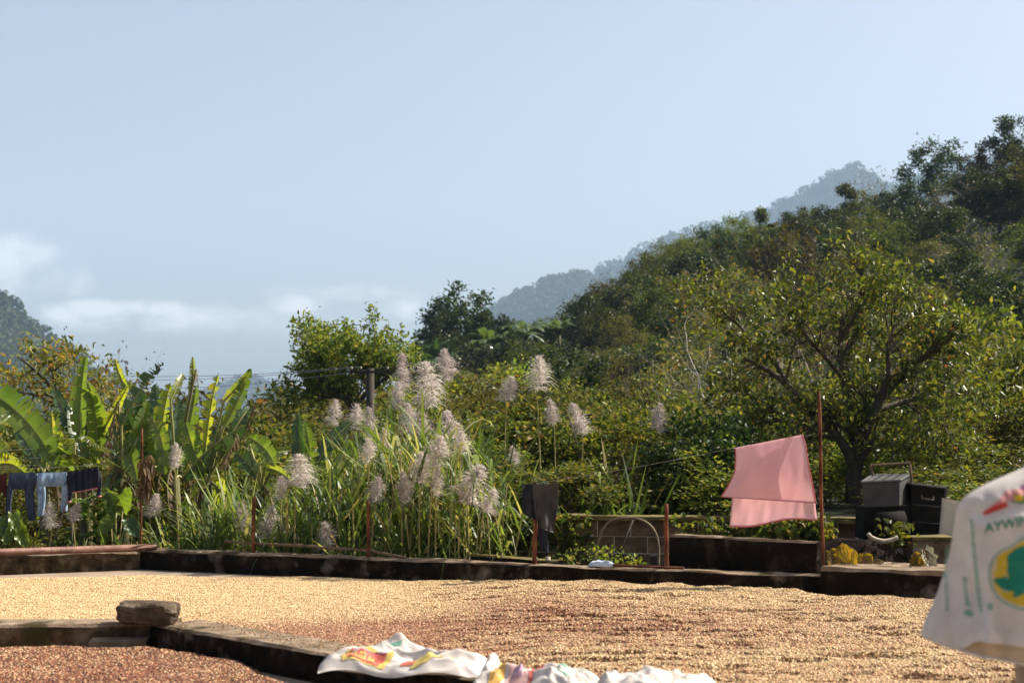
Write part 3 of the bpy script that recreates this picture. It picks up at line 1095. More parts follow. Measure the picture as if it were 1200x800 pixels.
sc_ = A(170, 714, 13.32)
single('stone', rock((sc_[0], sc_[1] + .06, NH + .085), (.465, .32, .165), 12, rz=-.06), M['stone'], 'flat topped brown stone lying on the corner of the near wall', 'stone')
bt = MB()
q = G(113, 762.5)
bt.box((q[0], q[1], .02), (.06, .04, .03), rz=.5, jit=.01, rng=rng_(3))
single('plastic_scrap', bt, M['sack'], 'small white scrap lying at the foot of the near wall', 'scrap')

# ------------------------------------------------------------------ posts, rails, lines
def wallpt(px, off=0.15):
    """a point above the long wall's top at image column px; off = metres behind the wall's front foot"""
    # intersect the column's vertical plane with the wall line
    k = (px - 600) / FPX
    p0 = P_COR[:2] - WN * off
    t = (k * p0[1] - p0[0]) / (WD[0] - k * WD[1])
    return p0 + WD * t


def zat(py, Y, px=600):
    return A(px, py, Y)[2]


def post(name, px, ytop, ybot_z, off, rad, mat, label, cat='post', group='rusty posts on the low wall', lean=(0, 0)):
    q = wallpt(px, off)
    zt = zat(ytop, q[1], px)
    mb = MB()
    r = rng_(int(px))
    n = 9
    t = np.linspace(0, 1, n)
    pts = np.stack([q[0] + lean[0] * t + r.normal(0, .003, n), q[1] + lean[1] * t, ybot_z + (zt - ybot_z) * t], 1)
    mb.tube(pts, rad, 8)
    o = single(name, mb, mat, label, cat, group, True)
    return np.array([q[0] + lean[0], q[1] + lean[1], zt])


top_167 = post('iron_post', 167, 502, .05, .22, .014, M['rust'], 'thin tall rusty post at the yard corner in front of the banana leaves')
top_298 = post('iron_post', 298, 582, .15, .12, .024, M['rust'], 'short rusty post on the low wall beside a round pale plume', lean=(.01, 0))
top_432 = post('iron_post', 433, 587, .15, .12, .024, M['rust'], 'short rusty post on the low wall in front of the thick green grass', lean=(-.005, 0))
top_625 = post('iron_post', 626, 566, .15, .12, .026, M['rust'], 'reddish post on the low wall under the black trousers', lean=(.02, 0))
top_780 = post('iron_post', 780, 590, .15, .12, .023, M['rust'], 'rusty post on the low wall before the block wall and hoop', lean=(0, 0))
top_962 = post('iron_post', 962, 458, .10, .16, .019, M['rust'], 'tallest rusty pole beside the pink sheet', lean=(-.02, 0))


def rod(name, pts, rad, mat, label, cat='rod', group=None):
    mb = MB()
    mb.tube(np.array(pts), rad, 8)
    return single(name, mb, mat, label, cat, group, True)


def onwall(px, py, off):
    q = wallpt(px, off)
    return A(px, py, q[1])


rod('iron_rod', [onwall(264, 634, .17), onwall(298, 636.5, .165), onwall(360, 639.5, .16), onwall(433, 645, .155), onwall(470, 652, .15), onwall(497, 660.5, .15)], .018, M['rod'], 'bent brown rod tied across two short rusty posts', 'rod')
pl_a, pl_b = P_COR[:2] + WD * .16 - WN * .1, P_COR[:2] + LD * 9 - LN * .12
rod('rusty_pipe', [(*pl_a, .235 + .048), (*(pl_a + (pl_b - pl_a) * .3), .235 + .045), (*pl_b, .235 + .045)], .045, M['rustpipe'], 'thick rusty pipe lying on the left wall', 'pipe')
a_, b_ = wallpt(718, .10), wallpt(800, .10)
rod('red_rod', [(*a_, WH + .022), (*((a_ + b_) / 2), WH + .020), (*b_, WH + .022)], .015, M['rust'], 'reddish rod lying flat on the low wall before the block wall', 'rod')
# crumpled cloth on the wall
mb = MB()
q = wallpt(705, .16)
u, v = np.meshgrid(np.linspace(-.5, .5, 22), np.linspace(-.5, .5, 14))
hz_ = np.where((np.abs(u) < .5) & (np.abs(v) < .5), .03 + .05 * fbm(u * 6 + 3, v * 5, 8), 0) * (1 - (2 * np.abs(u)) ** 4)
mb.grid(np.stack([q[0] + u * .30, q[1] + v * .16 - u * .1, WH + .006 + hz_], -1))
single('crumpled_cloth', mb, cloth_mat('pale_blue_cloth', (.30, .42, .50), (.62, .62, .68), scale=16), 'small crumpled pale blue cloth lying on the low wall', 'cloth', smooth_=True)
# little weeds later in foliage


def sag(a, b, s, n=24):
    t = np.linspace(0, 1, n)[:, None]
    p = np.asarray(a) * (1 - t) + np.asarray(b) * t
    p[:, 2] -= (4 * s * t * (1 - t))[:, 0]
    return p


def line(name, pts, rad, mat, label, cat='line', group=None):
    mb = MB()
    mb.tube(np.array(pts), rad, 5, cap=False)
    return single(name, mb, mat, label, cat, group, True)


line('clothesline', np.concatenate([sag(top_962 + [0, 0, -.44], A(862, 524, 17.75), .0, 8), sag(A(862, 524, 17.75), top_625 + [0, 0, -.0], .02, 20)[1:]]), .0013, M['wire'], 'thin line carrying the pink sheet and the black trousers', 'clothesline')
YL = 22.2
line('clothesline', sag(A(-260, 560, YL), A(0, 549.5, YL), .0, 6).tolist() + sag(A(0, 549.5, YL), A(117, 544, YL), .015).tolist()[1:] + sag(A(117, 544, YL), top_167 + [0, 0, -.12], .0, 6).tolist()[1:], .0013, M['wire'], 'lowest clothesline at the left, with jeans hanging on it', 'clothesline', 'clotheslines at the left')
for k, (y0, y1, x1, lb) in enumerate(((527, 523, 82, 'topmost of the bare pale lines above the jeans'), (538, 534, 78, 'middle one of the bare pale lines above the jeans'), (547, 544.5, 46, 'lowest of the bare pale lines above the jeans'))):
    line('clothesline', sag(A(-260, y0 + 9, YL + .7), A(x1, y1, YL + .5), .03), .003, M['wire'], lb, 'clothesline', 'clotheslines at the left')


# ------------------------------------------------------------------ washing
def cloth_loft(Lc, Rc, rows, cols, Y, depth, seed, fold=.03, nf=6.0, thick=.003):
    """a sheet between two edge curves given in photograph pixels at depth Y, with vertical folds"""
    def curve(c, n):
        c = np.array(c, float)
        t = np.concatenate([[0], np.cumsum(np.linalg.norm(np.diff(c, axis=0), axis=1))])
        t /= t[-1]
        s = np.linspace(0, 1, n)
        return np.stack([np.interp(s, t, c[:, 0]), np.interp(s, t, c[:, 1])], 1)
    l, r_ = curve(Lc, rows), curve(Rc, rows)
    u = np.linspace(0, 1, cols)[None, :, None]
    P2 = l[:, None, :] * (1 - u) + r_[:, None, :] * u
    v = np.linspace(0, 1, rows)[:, None]
    uu = np.linspace(0, 1, cols)[None, :]
    w = (fbm(uu * nf + v * .8, v * 1.1 + np.zeros_like(uu), seed, 3) - .5) * 2
    dep = depth(uu, v) if callable(depth) else depth
    Yd = Y + dep + fold * w * (.25 + .75 * v)
    out = np.zeros((rows, cols, 3))
    for i in range(rows):
        for j in range(cols):
            out[i, j] = A(P2[i, j, 0], P2[i, j, 1], Yd[i, j] if np.ndim(Yd) else Yd)
    return out


def solid(mb, P, t=.004, m=0):
    """a sheet with real thickness"""
    gr = np.gradient(P, axis=0)
    gc = np.gradient(P, axis=1)
    n = nrm(np.cross(gc, gr))
    a, b = P + n * t / 2, P - n * t / 2
    r, c = P.shape[:2]
    n0 = mb.n
    mb.grid(a, m)
    n1 = mb.n
    mb.grid(b, m)
    edge = [i * c for i in range(r)] + [(r - 1) * c + j for j in range(1, c)] + [i * c + c - 1 for i in range(r - 2, -1, -1)] + [j for j in range(c - 2, 0, -1)]
    f = [[n0 + edge[k], n0 + edge[(k + 1) % len(edge)], n1 + edge[(k + 1) % len(edge)], n1 + edge[k]] for k in range(len(edge))]
    mb.more(f, m)
    return mb


def qcurve(*p):
    return list(p)


# pink sheet folded over its line, blown to the left
YP = 17.55
pk = thing('pink_sheet', 'thin pink sheet blowing on the clothesline beside the tall rusty pole', 'sheet', A(900, 520, YP))
mb = MB()
front = cloth_loft([(862, 524.5), (862, 540), (861, 552), (857, 562), (851, 573), (844, 583), (838, 593.5)],
                   [(940, 509), (944, 521), (946, 535), (948, 548), (951, 562), (955, 582), (957.5, 607)], 40, 46, YP,
                   lambda u, v: -.02 - .10 * v * (1 - u) - .05 * np.sin(v * 3.0), 13, fold=.07, nf=3.4)
# lower hem of the front layer rises towards the middle
solid(mb, front[:33], .003)
wpart('front_layer', mb, M['pink'], pk, smooth=True)
mb = MB()
back = cloth_loft([(862, 524.5), (861, 550), (859, 575), (857, 595), (855, 616.5)],
                  [(940, 509), (944, 523), (947, 545), (951, 565), (955, 585), (957.5, 607.5)], 40, 46, YP,
                  lambda u, v: .02 + .08 * v, 17, fold=.08, nf=3.8)
bk = back.copy()
# scalloped lower hem
uu = np.linspace(0, 1, 46)
vv = np.linspace(0, 1, 40)[:, None]
bk[:, :, 2] -= (np.sin(uu * 7.0) * .02)[None, :] * vv ** 3
solid(mb, bk, .003)
wpart('back_layer', mb, M['pink'], pk, smooth=True)
mb = MB()
mb.tube(front[:33, 0], .006, 5)
mb.tube(front[:33, -1], .006, 5)
mb.tube(bk[-1, :], .006, 5)
mb.tube(front[32, :], .004, 5)
wpart('hem', mb, M['pinkhem'], pk, smooth=True)

# black trousers over post and line
YB = wallpt(626, .12)[1] - .05
bt_ = thing('black_trousers', 'black trousers hung over the reddish post and line', 'trousers', A(635, 568, YB))
mb = MB()
solid(mb, cloth_loft([(613, 567), (612, 585), (613, 600), (616, 603)], [(632, 567), (634, 585), (634, 605), (634, 612)], 24, 18, YB, -.02, 19, fold=.10, nf=4), .012)
wpart('trouser_waist', mb, M['navy'], bt_, smooth=True)
mb = MB()
solid(mb, cloth_loft([(624, 568), (625, 585), (627, 600), (632, 618)], [(654, 566), (654, 585), (652, 605), (649, 624)], 30, 24, YB - .06, lambda u, v: -.03 * np.sin(u * 3.1), 20, fold=.16, nf=3.2), .012)
wpart('trouser_leg', mb, M['blackcloth'], bt_, smooth=True, label='broad front leg hanging in the sun')
mb = MB()
solid(mb, cloth_loft([(629, 612), (631, 630), (634, 640), (637, 646)], [(642, 616), (642, 628), (642, 640), (642, 648)], 20, 12, YB + .07, 0, 21, fold=.04, nf=3), .012)
wpart('trouser_leg', mb, M['navy'], bt_, smooth=True, label='narrow rear leg hanging lower')


def flat_leg(mb, c_top, c_bot, w0, w1, Y, seed, m=0):
    """a hanging trouser leg: flattened tube with wrinkles between two photograph points"""
    rows, cols = 22, 14
    out = np.zeros((rows, cols, 3))
    a = np.arange(cols) * 2 * math.pi / cols
    for i in range(rows):
        t = i / (rows - 1)
        cx = c_top[0] + (c_bot[0] - c_top[0]) * t + 1.2 * math.sin(t * 5 + seed)
        cy = c_top[1] + (c_bot[1] - c_top[1]) * t
        p = A(cx, cy, Y)
        w = (w0 + (w1 - w0) * t) * Y / FPX * .5
        k = 1 + .22 * (fbm(np.cos(a) * 2 + 9, np.full(cols, t * 6.0) + np.sin(a), seed, 3) - .5)
        out[i, :, 0] = p[0] + np.cos(a) * w * k
        out[i, :, 1] = p[1] + np.sin(a) * .045 * k * (1 + .5 * np.sin(3 * a + t * 4))
        out[i, :, 2] = p[2] + .008 * np.cos(a)
    mb.grid(out, m, closed=True)
    for e in (0, rows - 1):
        o = mb.n
        base = o - (rows * cols if e == 0 else cols + 1) if e == 0 else o - cols - 1
        start = mb.n
        mb.add(np.concatenate([[out[e].mean(0)], out[e]]), [[0, 1 + q, 1 + (q + 1) % cols] for q in range(cols)], m)


def jeans(label, x0, x1, y_top, y_fold, legs, mat, Y, seed):
    t = thing('jeans', label, 'jeans', A((x0 + x1) / 2, y_top, Y), group='jeans on the clothesline')
    mb = MB()
    P = cloth_loft([(x0, y_top), (x0 + .5, (y_top + y_fold) / 2), (x0 + 4, y_fold)], [(x1, y_top - 1.2), (x1, (y_top + y_fold) / 2), (x1 - 3, y_fold - 1)], 22, 28, Y,
                   lambda u, v: -.035 - .03 * np.sin(v * 3.1), seed, fold=.05, nf=5)
    solid(mb, P, .014)
    wpart('folded_waist', mb, mat, t, smooth=True)
    b = MB()
    b.tube(P[-1] + np.array([0, -.004, .006]), .011, 6)
    b.tube(P[-5] + np.array([0, -.006, 0]), .004, 5)
    wpart('waistband', b, mat, t, smooth=True)
    for k, (a, c, w0, w1) in enumerate(legs):
        lmb = MB()
        flat_leg(lmb, a, c, w0, w1, Y + .02, seed + k)
        wpart('trouser_leg', lmb, mat, t, smooth=True)
    return t


jeans('dark blue jeans folded over the left clothesline', 10.5, 41.5, 554.5, 573, [((14, 556), (9.8, 606), 9, 5), ((35.5, 556), (36.5, 610), 13, 8)], M['denim'], YL, 71)
jeans('faded light blue jeans folded over the clothesline', 43.5, 78, 554, 570, [((47, 556), (48, 604), 11, 8), ((74, 556), (76.5, 599), 9, 8)], M['bluedenim'], YL, 74)
# dark garment at the right of the jeans
dg = thing('dark_pants', 'navy black pants with pink ankle trim hanging beside the light jeans', 'pants', A(97, 546, YL))
mb = MB()
Pn = cloth_loft([(79.5, 552.5), (80, 565), (82, 578)], [(115, 546.5), (115.5, 558), (114, 572)], 22, 34, YL, lambda u, v: -.03 + .02 * np.sin(u * 30), 77, fold=.05, nf=8)
solid(mb, Pn, .012)
wpart('folded_waist', mb, M['navy'], dg, smooth=True)
for a, c, lb in (((82, 556), (81.5, 588), 0), ((114, 552), (117, 582), 1)):
    mb = MB()
    flat_leg(mb, a, c, 7, 4.5, YL + .02, 80 + lb)
    wpart('trouser_leg', mb, M['navy'], dg, smooth=True)
    mb = MB()
    p = A(*c, YL)
    mb.tube([p + [-.02, -.01, .012], p + [0, -.03, .0], p + [.02, -.01, .012]], .012, 6)
    wpart('ankle_trim', mb, M['trim'], dg, smooth=True)
mb = MB()
mb.tube(Pn[-1, 3:] + np.array([0, -.012, .004]), .009, 6)
wpart('waist_trim', mb, M['trim'], dg, smooth=True)
mg = thing('maroon_shirt', 'maroon shirt at the left end of the clothesline beside dark jeans', 'shirt', A(2, 556, YL))
mb = MB()
solid(mb, cloth_loft([(-24, 556.5), (-25, 570), (-24, 590)], [(8, 555.5), (8, 568), (7, 574)], 20, 24, YL, -.02, 83, fold=.05, nf=4), .01)
wpart('shirt_body', mb, M['maroon'], mg, smooth=True)
mb = MB()
flat_leg(mb, (5.5, 570), (7.5, 582), 5, 3.5, YL, 84)
wpart('sleeve', mb, M['maroon'], mg, smooth=True)

# ------------------------------------------------------------------ block wall, low walls behind, hoop
bw = thing('block_wall', 'weathered retaining wall of concrete blocks under the vines behind the yard', 'wall', (*BLK0, 0))
b_d = nrm(BLK1 - BLK0)
b_a = math.atan2(b_d[1], b_d[0])
b_out = np.array([b_d[1], -b_d[0]])
if b_out[1] > 0:
    b_out = -b_out
Lb = np.linalg.norm(BLK1 - BLK0)
mm_ = MB()
mid = (BLK0 + BLK1) / 2 - b_out * .10
mm_.box((mid[0], mid[1], .25), (Lb, .16, .86), rz=b_a)
wpart('mortar_core', mm_, M['mortar'], bw)
r = rng_(91)
bl_me = []
for k in range(5):
    b = MB()
    n_, m_ = 7, 4
    # a block with a worn, uneven face: 4 x 6 relief grid plus sides
    u, v = np.meshgrid(np.linspace(-.5, .5, n_), np.linspace(-.5, .5, m_))
    rel = (r.random(u.shape) - .5) * .012
    ed = (np.abs(u) > .49) | (np.abs(v) > .49)
    b.grid(np.stack([u * .392, np.where(ed, .006, -.004) + rel, v * .188], -1))
    b.add([[-.196, .006, -.094], [.196, .006, -.094], [.196, .006, .094], [-.196, .006, .094], [-.196, .05, -.094], [.196, .05, -.094], [.196, .05, .094], [-.196, .05, .094]],
          [[0, 1, 5, 4], [1, 2, 6, 5], [2, 3, 7, 6], [3, 0, 4, 7]])
    bl_me.append(b.mesh('block', M['block']))
nb = int(Lb / .405)
for row in range(4):
    for k in range(-1, nb + 1):
        s = (k + .5 + (.5 if row % 2 else 0)) * .405
        if s < .22 or s > Lb - .2:
            continue
        o = part('block', bl_me[int(r.integers(5))], bw)
        p = BLK0 + b_d * s + b_out * (-.008 + r.uniform(-.004, .004))
        o.location = (p[0] - BLK0[0], p[1] - BLK0[1], -.10 + row * .20 + .10 + r.uniform(-.003, .003))
        o.rotation_euler = (0, 0, b_a + r.uniform(-.008, .008))
cp = rough_wall(BLK0 - b_d * .1 + b_out * .03, BLK1 + b_out * .03, b_out, .26, .685, .745, 92, jit=.012)
cp.m4 = [np.zeros(len(cp.f4[0]), np.int32)]
wpart('coping', cp, M['mosscap'], bw)
# render smear along the foot of the wall
ft = rough_wall(BLK0 + b_out * .035, BLK1 + b_out * .035, b_out, .03, -.3, .10, 93, jit=.012)
wpart('footing', ft, [M['wall'], M['mosscap']], bw)

dw0, dw1 = A(785, 650, 19.2)[:2], A(957, 650, 17.75)[:2]
dd_ = nrm(dw1 - dw0)
dn = np.array([dd_[1], -dd_[0]])
if dn[1] > 0:
    dn = -dn
dwt = thing('shaded_wall', 'dark shaded wall behind the low wall below the pink sheet', 'wall', (*dw0, 0))
zt0 = zat(626, 19.2)
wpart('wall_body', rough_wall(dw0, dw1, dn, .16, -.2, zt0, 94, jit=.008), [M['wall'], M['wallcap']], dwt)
sw0, sw1 = A(545, 648, 20.4)[:2], A(653, 658, 19.15)[:2]
sd_ = nrm(sw1 - sw0)
sn = np.array([sd_[1], -sd_[0]])
if sn[1] > 0:
    sn = -sn
swt = thing('short_wall', 'short mossy wall end behind the low wall below the black trousers', 'wall', (*sw0, 0))
wpart('wall_body', rough_wall(sw0, sw1, sn, .14, -.25, zat(654, 19.6), 95, jit=.008), [M['wall'], M['mosscap']], swt)
p = A(642, 668, 19.35)
mb = MB()
mb.tube([(p[0], p[1], .0), (p[0] + .004, p[1], zat(652, 19.35))], .028, 10)
single('plastic_pipe', mb, M['hose'], 'short pale upright pipe beside the short mossy wall', 'pipe', smooth_=True)
p2 = A(766, 668, 19.9)
mb = MB()
mb.box((p2[0], p2[1], .13), (.07, .06, .36), jit=.006, rng=rng_(2))
single('short_stake', mb, M['darkwood'], 'short dark stake standing by the foot of the hoop', 'stake')
hp = [(697, 660), (699, 640), (704, 624), (711, 613), (721, 607.5), (735, 606), (748, 607.5), (758, 611.5), (765, 618), (770, 628), (772, 640), (772, 664)]
mb = MB()
hpts = np.array([A(x, y, 20.05 - .35 * k / 11) for k, (x, y) in enumerate(hp)])
tt = np.linspace(0, 11, 60)
hs_ = np.stack([np.interp(tt, np.arange(12), hpts[:, q]) for q in range(3)], 1)
for _ in range(3):
    hs_[1:-1] = (hs_[:-2] + hs_[1:-1] * 2 + hs_[2:]) / 4
mb.tube(hs_, .014, 8)
single('wire_hoop', mb, M['hoop'], 'pale bent hoop standing against the block wall', 'hoop', smooth_=True)
mb = MB()
mb.tube([A(742, 609, 20.0), A(731, 634, 19.95), A(718, 662, 19.85)], .012, 7)  # thin dark leaning tube
single('leaning_bar', mb, M['darkwood'], 'thin dark bar leaning inside the pale hoop', 'stick', smooth_=True)

# ------------------------------------------------------------------ the pulping machine and its surroundings
YM = 19.0
mz = YM / FPX


def quad_prism(mb, pts, Y0, Y1, m=0, skew=0.0):
    """photograph outline at depth Y0 extruded back to Y1"""
    a = [A(x, y, Y0) for x, y in pts]
    b = []
    for q in a:
        b.append(q + np.array([skew, Y1 - Y0, 0]))
    n = len(a)
    mb.add(a + b, np.array([[q, (q + 1) % n, n + (q + 1) % n, n + q] for q in range(n)]), m)
    base = mb.n - 2 * n
    mb.more([[base, base + q, base + q + 1] for q in range(1, n - 1)], m)
    mb.more([[base + n, base + n + q + 1, base + n + q] for q in range(1, n - 1)], m)
    return mb


mc = thing('coffee_pulper', 'old coffee pulping machine with a grey hopper and black drum', 'machine', (*A(1040, 650, YM)[:2], .2))
mb = MB()
fr_ = [A(1009.5, 565, YM), A(1054, 563, YM), A(1054, 592.5, YM), A(1013.5, 594, YM)]
bk_ = [A(1022, 556.5, YM + .55) + [0, 0, 0], A(1066, 556, YM + .55), A(1064, 586, YM + .45), A(1024, 589, YM + .45)]
# open hopper: outer and inner shells
ou = np.array(fr_ + bk_)
ctr = ou.mean(0)
inn = ctr + (ou - ctr) * np.array([.95, .95, 1.0])
mb.add(ou, [[0, 3, 2, 1], [1, 2, 6, 5], [5, 6, 7, 4], [4, 7, 3, 0], [3, 7, 6, 2]])
mb.add(inn, [[0, 1, 2, 3], [1, 5, 6, 2], [5, 4, 7, 6], [4, 0, 3, 7]])
wpart('hopper', mb, M['steel'], mc)
mb = MB()
for a, b in ((0, 1), (1, 5), (5, 4), (4, 0)):
    mb.tube([ou[a], ou[b]], .016, 6)
wpart('hopper_rim', mb, M['steel'], mc)
for f in (.18, .42, .66, .90):
    mb = MB()
    a = ou[0] * (1 - f) + ou[1] * f + [0, .01, .012]
    b = ou[4] * (1 - f) + ou[5] * f + [0, -.01, .012]
    w = np.array([.035, 0, 0])
    mb.add([a - w, a + w, b + w, b - w, a - w - [0, 0, .012], a + w - [0, 0, .012], b + w - [0, 0, .012], b - w - [0, 0, .012]], [[0, 1, 2, 3], [4, 7, 6, 5], [0, 4, 5, 1], [1, 5, 6, 2], [2, 6, 7, 3], [3, 7, 4, 0]])
    wpart('slat', mb, M['steel'], mc)
mb = MB()
for a, b in (((1023.5, 559), (1020.5, 545)), ((1020, 545), (1067, 542)), ((1066, 542), (1069, 567)), ((1069, 567), (1070, 600))):
    mb.tube([A(*a, YM + .5), A(*b, YM + .5)], .016, 6)
wpart('frame', mb, M['rod'], mc)
mb = MB()
quad_prism(mb, [(1013, 594), (1064, 592), (1066, 628), (1012, 632)], YM + .02, YM + .5)
wpart('drum_housing', mb, M['black'], mc)
mb = MB()
c0, c1 = A(1026, 614, YM - .1), A(1060, 612, YM - .1)
mb.tube([c0, c0 + [.01, 0, 0], c1, c1 + [.01, 0, 0]], [.09, .13, .13, .09], 18)
wpart('drum', mb, M['black'], mc, smooth=True)
mb = MB()
mb.box(A(1057, 605, YM - .03), (.05, .04, .07), jit=.004, rng=rng_(7))
wpart('bracket', mb, M['rust'], mc)
for x in (1015, 1063):
    for y in (0.05, .48):
        mb = MB()
        t = A(x, 628, YM + y)
        mb.box((t[0], t[1], (t[2] + .2) / 2 - .02), (.05, .05, t[2] - .16))
        wpart('leg', mb, M['black'], mc)
# dark bin on the right
db = thing('black_bin', 'black metal bin standing right of the grey hopper', 'bin', (*A(1088, 650, YM)[:2], .2))
mb = MB()
quad_prism(mb, [(1068, 566), (1108, 573), (1104, 636), (1068, 640)], YM + .25, YM + .8, skew=.03)
wpart('bin_body', mb, M['black'], db)
mb = MB()
rim = [A(1067, 566.5, YM + .23), A(1109.5, 571.5, YM + .23), A(1109.5, 571.5, YM + .23) + [.03, .6, 0], A(1067, 566.5, YM + .23) + [.03, .6, 0]]
for k in range(4):
    mb.tube([rim[k], rim[(k + 1) % 4]], .018, 6)
mb.tube([A(1109, 572, YM + .22), A(1107.5, 584, YM + .22)], .018, 6)
wpart('bin_rim', mb, M['steel'], db)
for y_ in (592, 612):
    mb = MB()
    mb.tube([A(1069, y_ - 1, YM + .24), A(1105.5, y_ + 2, YM + .24)], .010, 6)
    wpart('band', mb, M['steel'], db, smooth=True)
mb = MB()
mb.tube([A(1080, 580, YM + .24), A(1080, 584, YM + .17), A(1094, 585.5, YM + .17), A(1094, 581.5, YM + .24)], .010, 6)
wpart('handle', mb, M['rod'], db, smooth=True)
# milky plastic panel
mb = MB()
P = np.zeros((16, 8, 3))
for i in range(16):
    for j in range(8):
        u, v = j / 7, i / 15
        P[i, j] = A((1104 - 5 * v) * (1 - u) + (1126 - 2 * v) * u, (583 + 4 * u) * (1 - v) + 640 * v, YM + .1 + .012 * math.sin(u * 6 + v * 3))
solid(mb, P, .012)
single('plastic_sheet', mb, M['panel'], 'milky plastic panel leaning between the black bin and the hanging sack', 'panel', smooth_=True)
# tyre-like hose loop
mb = MB()
hp = [(1017, 625), (1021, 629.5), (1028, 632.5), (1036, 634), (1045, 632.5), (1052, 629.5)]
hpts = np.array([A(x, y, 18.4) for x, y in hp])
tt = np.linspace(0, 5, 30)
mb.tube(np.stack([np.interp(tt, np.arange(6), hpts[:, q]) for q in range(3)], 1), .024, 8)
single('hose', mb, M['hose'], 'pale curved piece of hose lying on dark rubbish under the machine', 'hose', smooth_=True)
# plinth blocks
mb = MB()
q = A(1088, 650, 18.75)
mb.box((q[0], q[1], .28), (.42, .5, .56), jit=.02, rng=rng_(9))
pb = thing('concrete_plinth', 'mossy topped concrete plinth below the black bin', 'plinth', (q[0], q[1], 0))
wpart('plinth_body', mb, M['block'], pb)
mb = MB()
mb.box((q[0] - .01, q[1] - .01, .575), (.46, .54, .035), jit=.012, rng=rng_(10))
wpart('plinth_top', mb, M['mosscap'], pb)
# heap of dark pulp
q = A(1010, 655, 18.6)
mb = MB()
nu = 40
u, v = np.meshgrid(np.linspace(-1, 1, nu), np.linspace(-1, 1, 24))
rr = np.sqrt(u * u + v * v)
h = .42 * np.exp(-((u + .35) ** 2 * 3.2 + v * v * 2.2)) + .28 * np.exp(-((u - .35) ** 2 * 4 + v * v * 2.2))
h = h + (fbm(u * 5, v * 5, 15) - .5) * .16 * np.clip(1 - rr, 0, 1) + (fbm(u * 14, v * 14, 16) - .5) * .06 * np.clip(1.2 - rr, 0, 1)
mb.grid(np.stack([q[0] + u * .95, q[1] + v * .5, .12 + h * np.clip(1.25 - rr * .8, 0, 1)], -1))
single('pulp_heap', mb, M['pulp'], 'dark heap of spent coffee pulp in front of the machine', 'heap', smooth_=False)

# ------------------------------------------------------------------ big yellow leaves behind the block
def broad_leaf(mb, base, tip, width, normal, lobes=5, seed=0, cup=.18, vein_h=.08):
    r = rng_(seed)
    base, tip = np.asarray(base, float), np.asarray(tip, float)
    d = tip - base
    L = np.linalg.norm(d)
    d = d / L
    s = nrm(np.cross(d, normal))
    n = np.cross(s, d)
    nu_, nv_ = 15, 13
    P = np.zeros((nu_, nv_, 3))
    for i in range(nu_):
        t = i / (nu_ - 1)
        w = width * (math.sin(math.pi * min(1, (t * .86 + .14))) ** .6) * (1 + .07 * math.sin(t * lobes * 6.28 + seed)) * .5
        for j in range(nv_):
            u = j / (nv_ - 1) * 2 - 1
            edge_w = 1 + .10 * math.sin(t * 23 + seed) * abs(u) ** 3
            vein = vein_h * width * abs(math.sin((t * 5 - abs(u) * 1.2) * math.pi))
            back_lobe = -L * .16 * (1 - t) * abs(u) ** 1.3
            P[i, j] = base + d * (t * L + back_lobe) + s * u * w * edge_w + n * (.06 * width * math.sin(t * 17 + u * 4 + seed) * abs(u) ** 2 + cup * width * u * u + vein - .10 * L * t * t + r.normal(0, .004))
    mb.grid(P)
    return P


def leafy_clump(name, label, cat, specs, Y, stemz):
    root = A(specs[0][0][0], specs[0][0][1], Y)
    t = thing(name, label, cat, (root[0], root[1], stemz))
    for k, (b, tp, w, mat, nv, dy) in enumerate(specs):
        mb = MB()
        pb_, pt_ = A(*b, Y + dy), A(*tp, Y + dy)
        P = broad_leaf(mb, pb_, pt_, w * Y / FPX, np.array(nv, float), seed=k + int(b[0]))
        lf = wpart('leaf', mb, mat, t, smooth=True)
        vb = MB()
        nd_ = nrm(np.array(nv, float))
        for j in (0, 2, 4, 6, 8, 10, 12):
            q = [P[i, int(round(6 + (j - 6) * min(1, .15 + i / 11)))] + nd_ * .006 for i in range(0, 13, 2)]
            vb.tube(np.array(q), np.linspace(.007, .003, len(q)), 4, cap=False)
        off = np.array(t.location)
        vm_ = vb.mesh('veins', M['rod'], True)
        co = np.zeros(len(vm_.vertices) * 3, np.float32)
        vm_.vertices.foreach_get('co', co)
        vm_.vertices.foreach_set('co', (co.reshape(-1, 3) - off).astype(np.float32).ravel())
        part('veins', vm_, lf)
        sm = MB()
        sm.tube([P[0, 6], P[0, 6] * .5 + np.array([root[0], root[1] + .05, stemz]) * .5 + [0, 0, .03], (root[0], root[1] + .05, stemz)], .010, 5)
        wpart('stalk', sm, M['stalk'], t, smooth=True)
    return t


leafy_clump('squash_plant', 'big yellow squash leaves lit from behind beside the tall pole', 'plant',
            [((979, 664), (974, 642), 24, M['squash'], (.5, -1, .1), 0), ((996, 665), (986, 636), 27, M['squash'], (-.5, -1, .15), -.1), ((1003, 666), (1022, 650), 21, M['squash'], (.3, -1, .7), -.05),
             ((966, 660), (964, 643), 17, M['squash'], (.6, -1, .1), .15), ((990, 664), (1002, 644), 18, M['squash'], (.5, -1, .2), .12), ((1018, 665), (1036, 657), 12, M['squash'], (0, -.6, 1), -.05), ((1030, 664), (1058, 663), 10, M['squashglare'], (0, -.5, 1), -.05)], 17.75, .34)
leafy_clump('squash_plant', 'one yellow and one glare-pale squash leaf next to the hanging sack', 'plant',
            [((1074, 668), (1072, 646), 22, M['squash'], (.3, -1, .3), 0), ((1082, 645), (1094, 670), 22, M['squashglare'], (.5, -1, .5), -.12)], 17.4, .36)

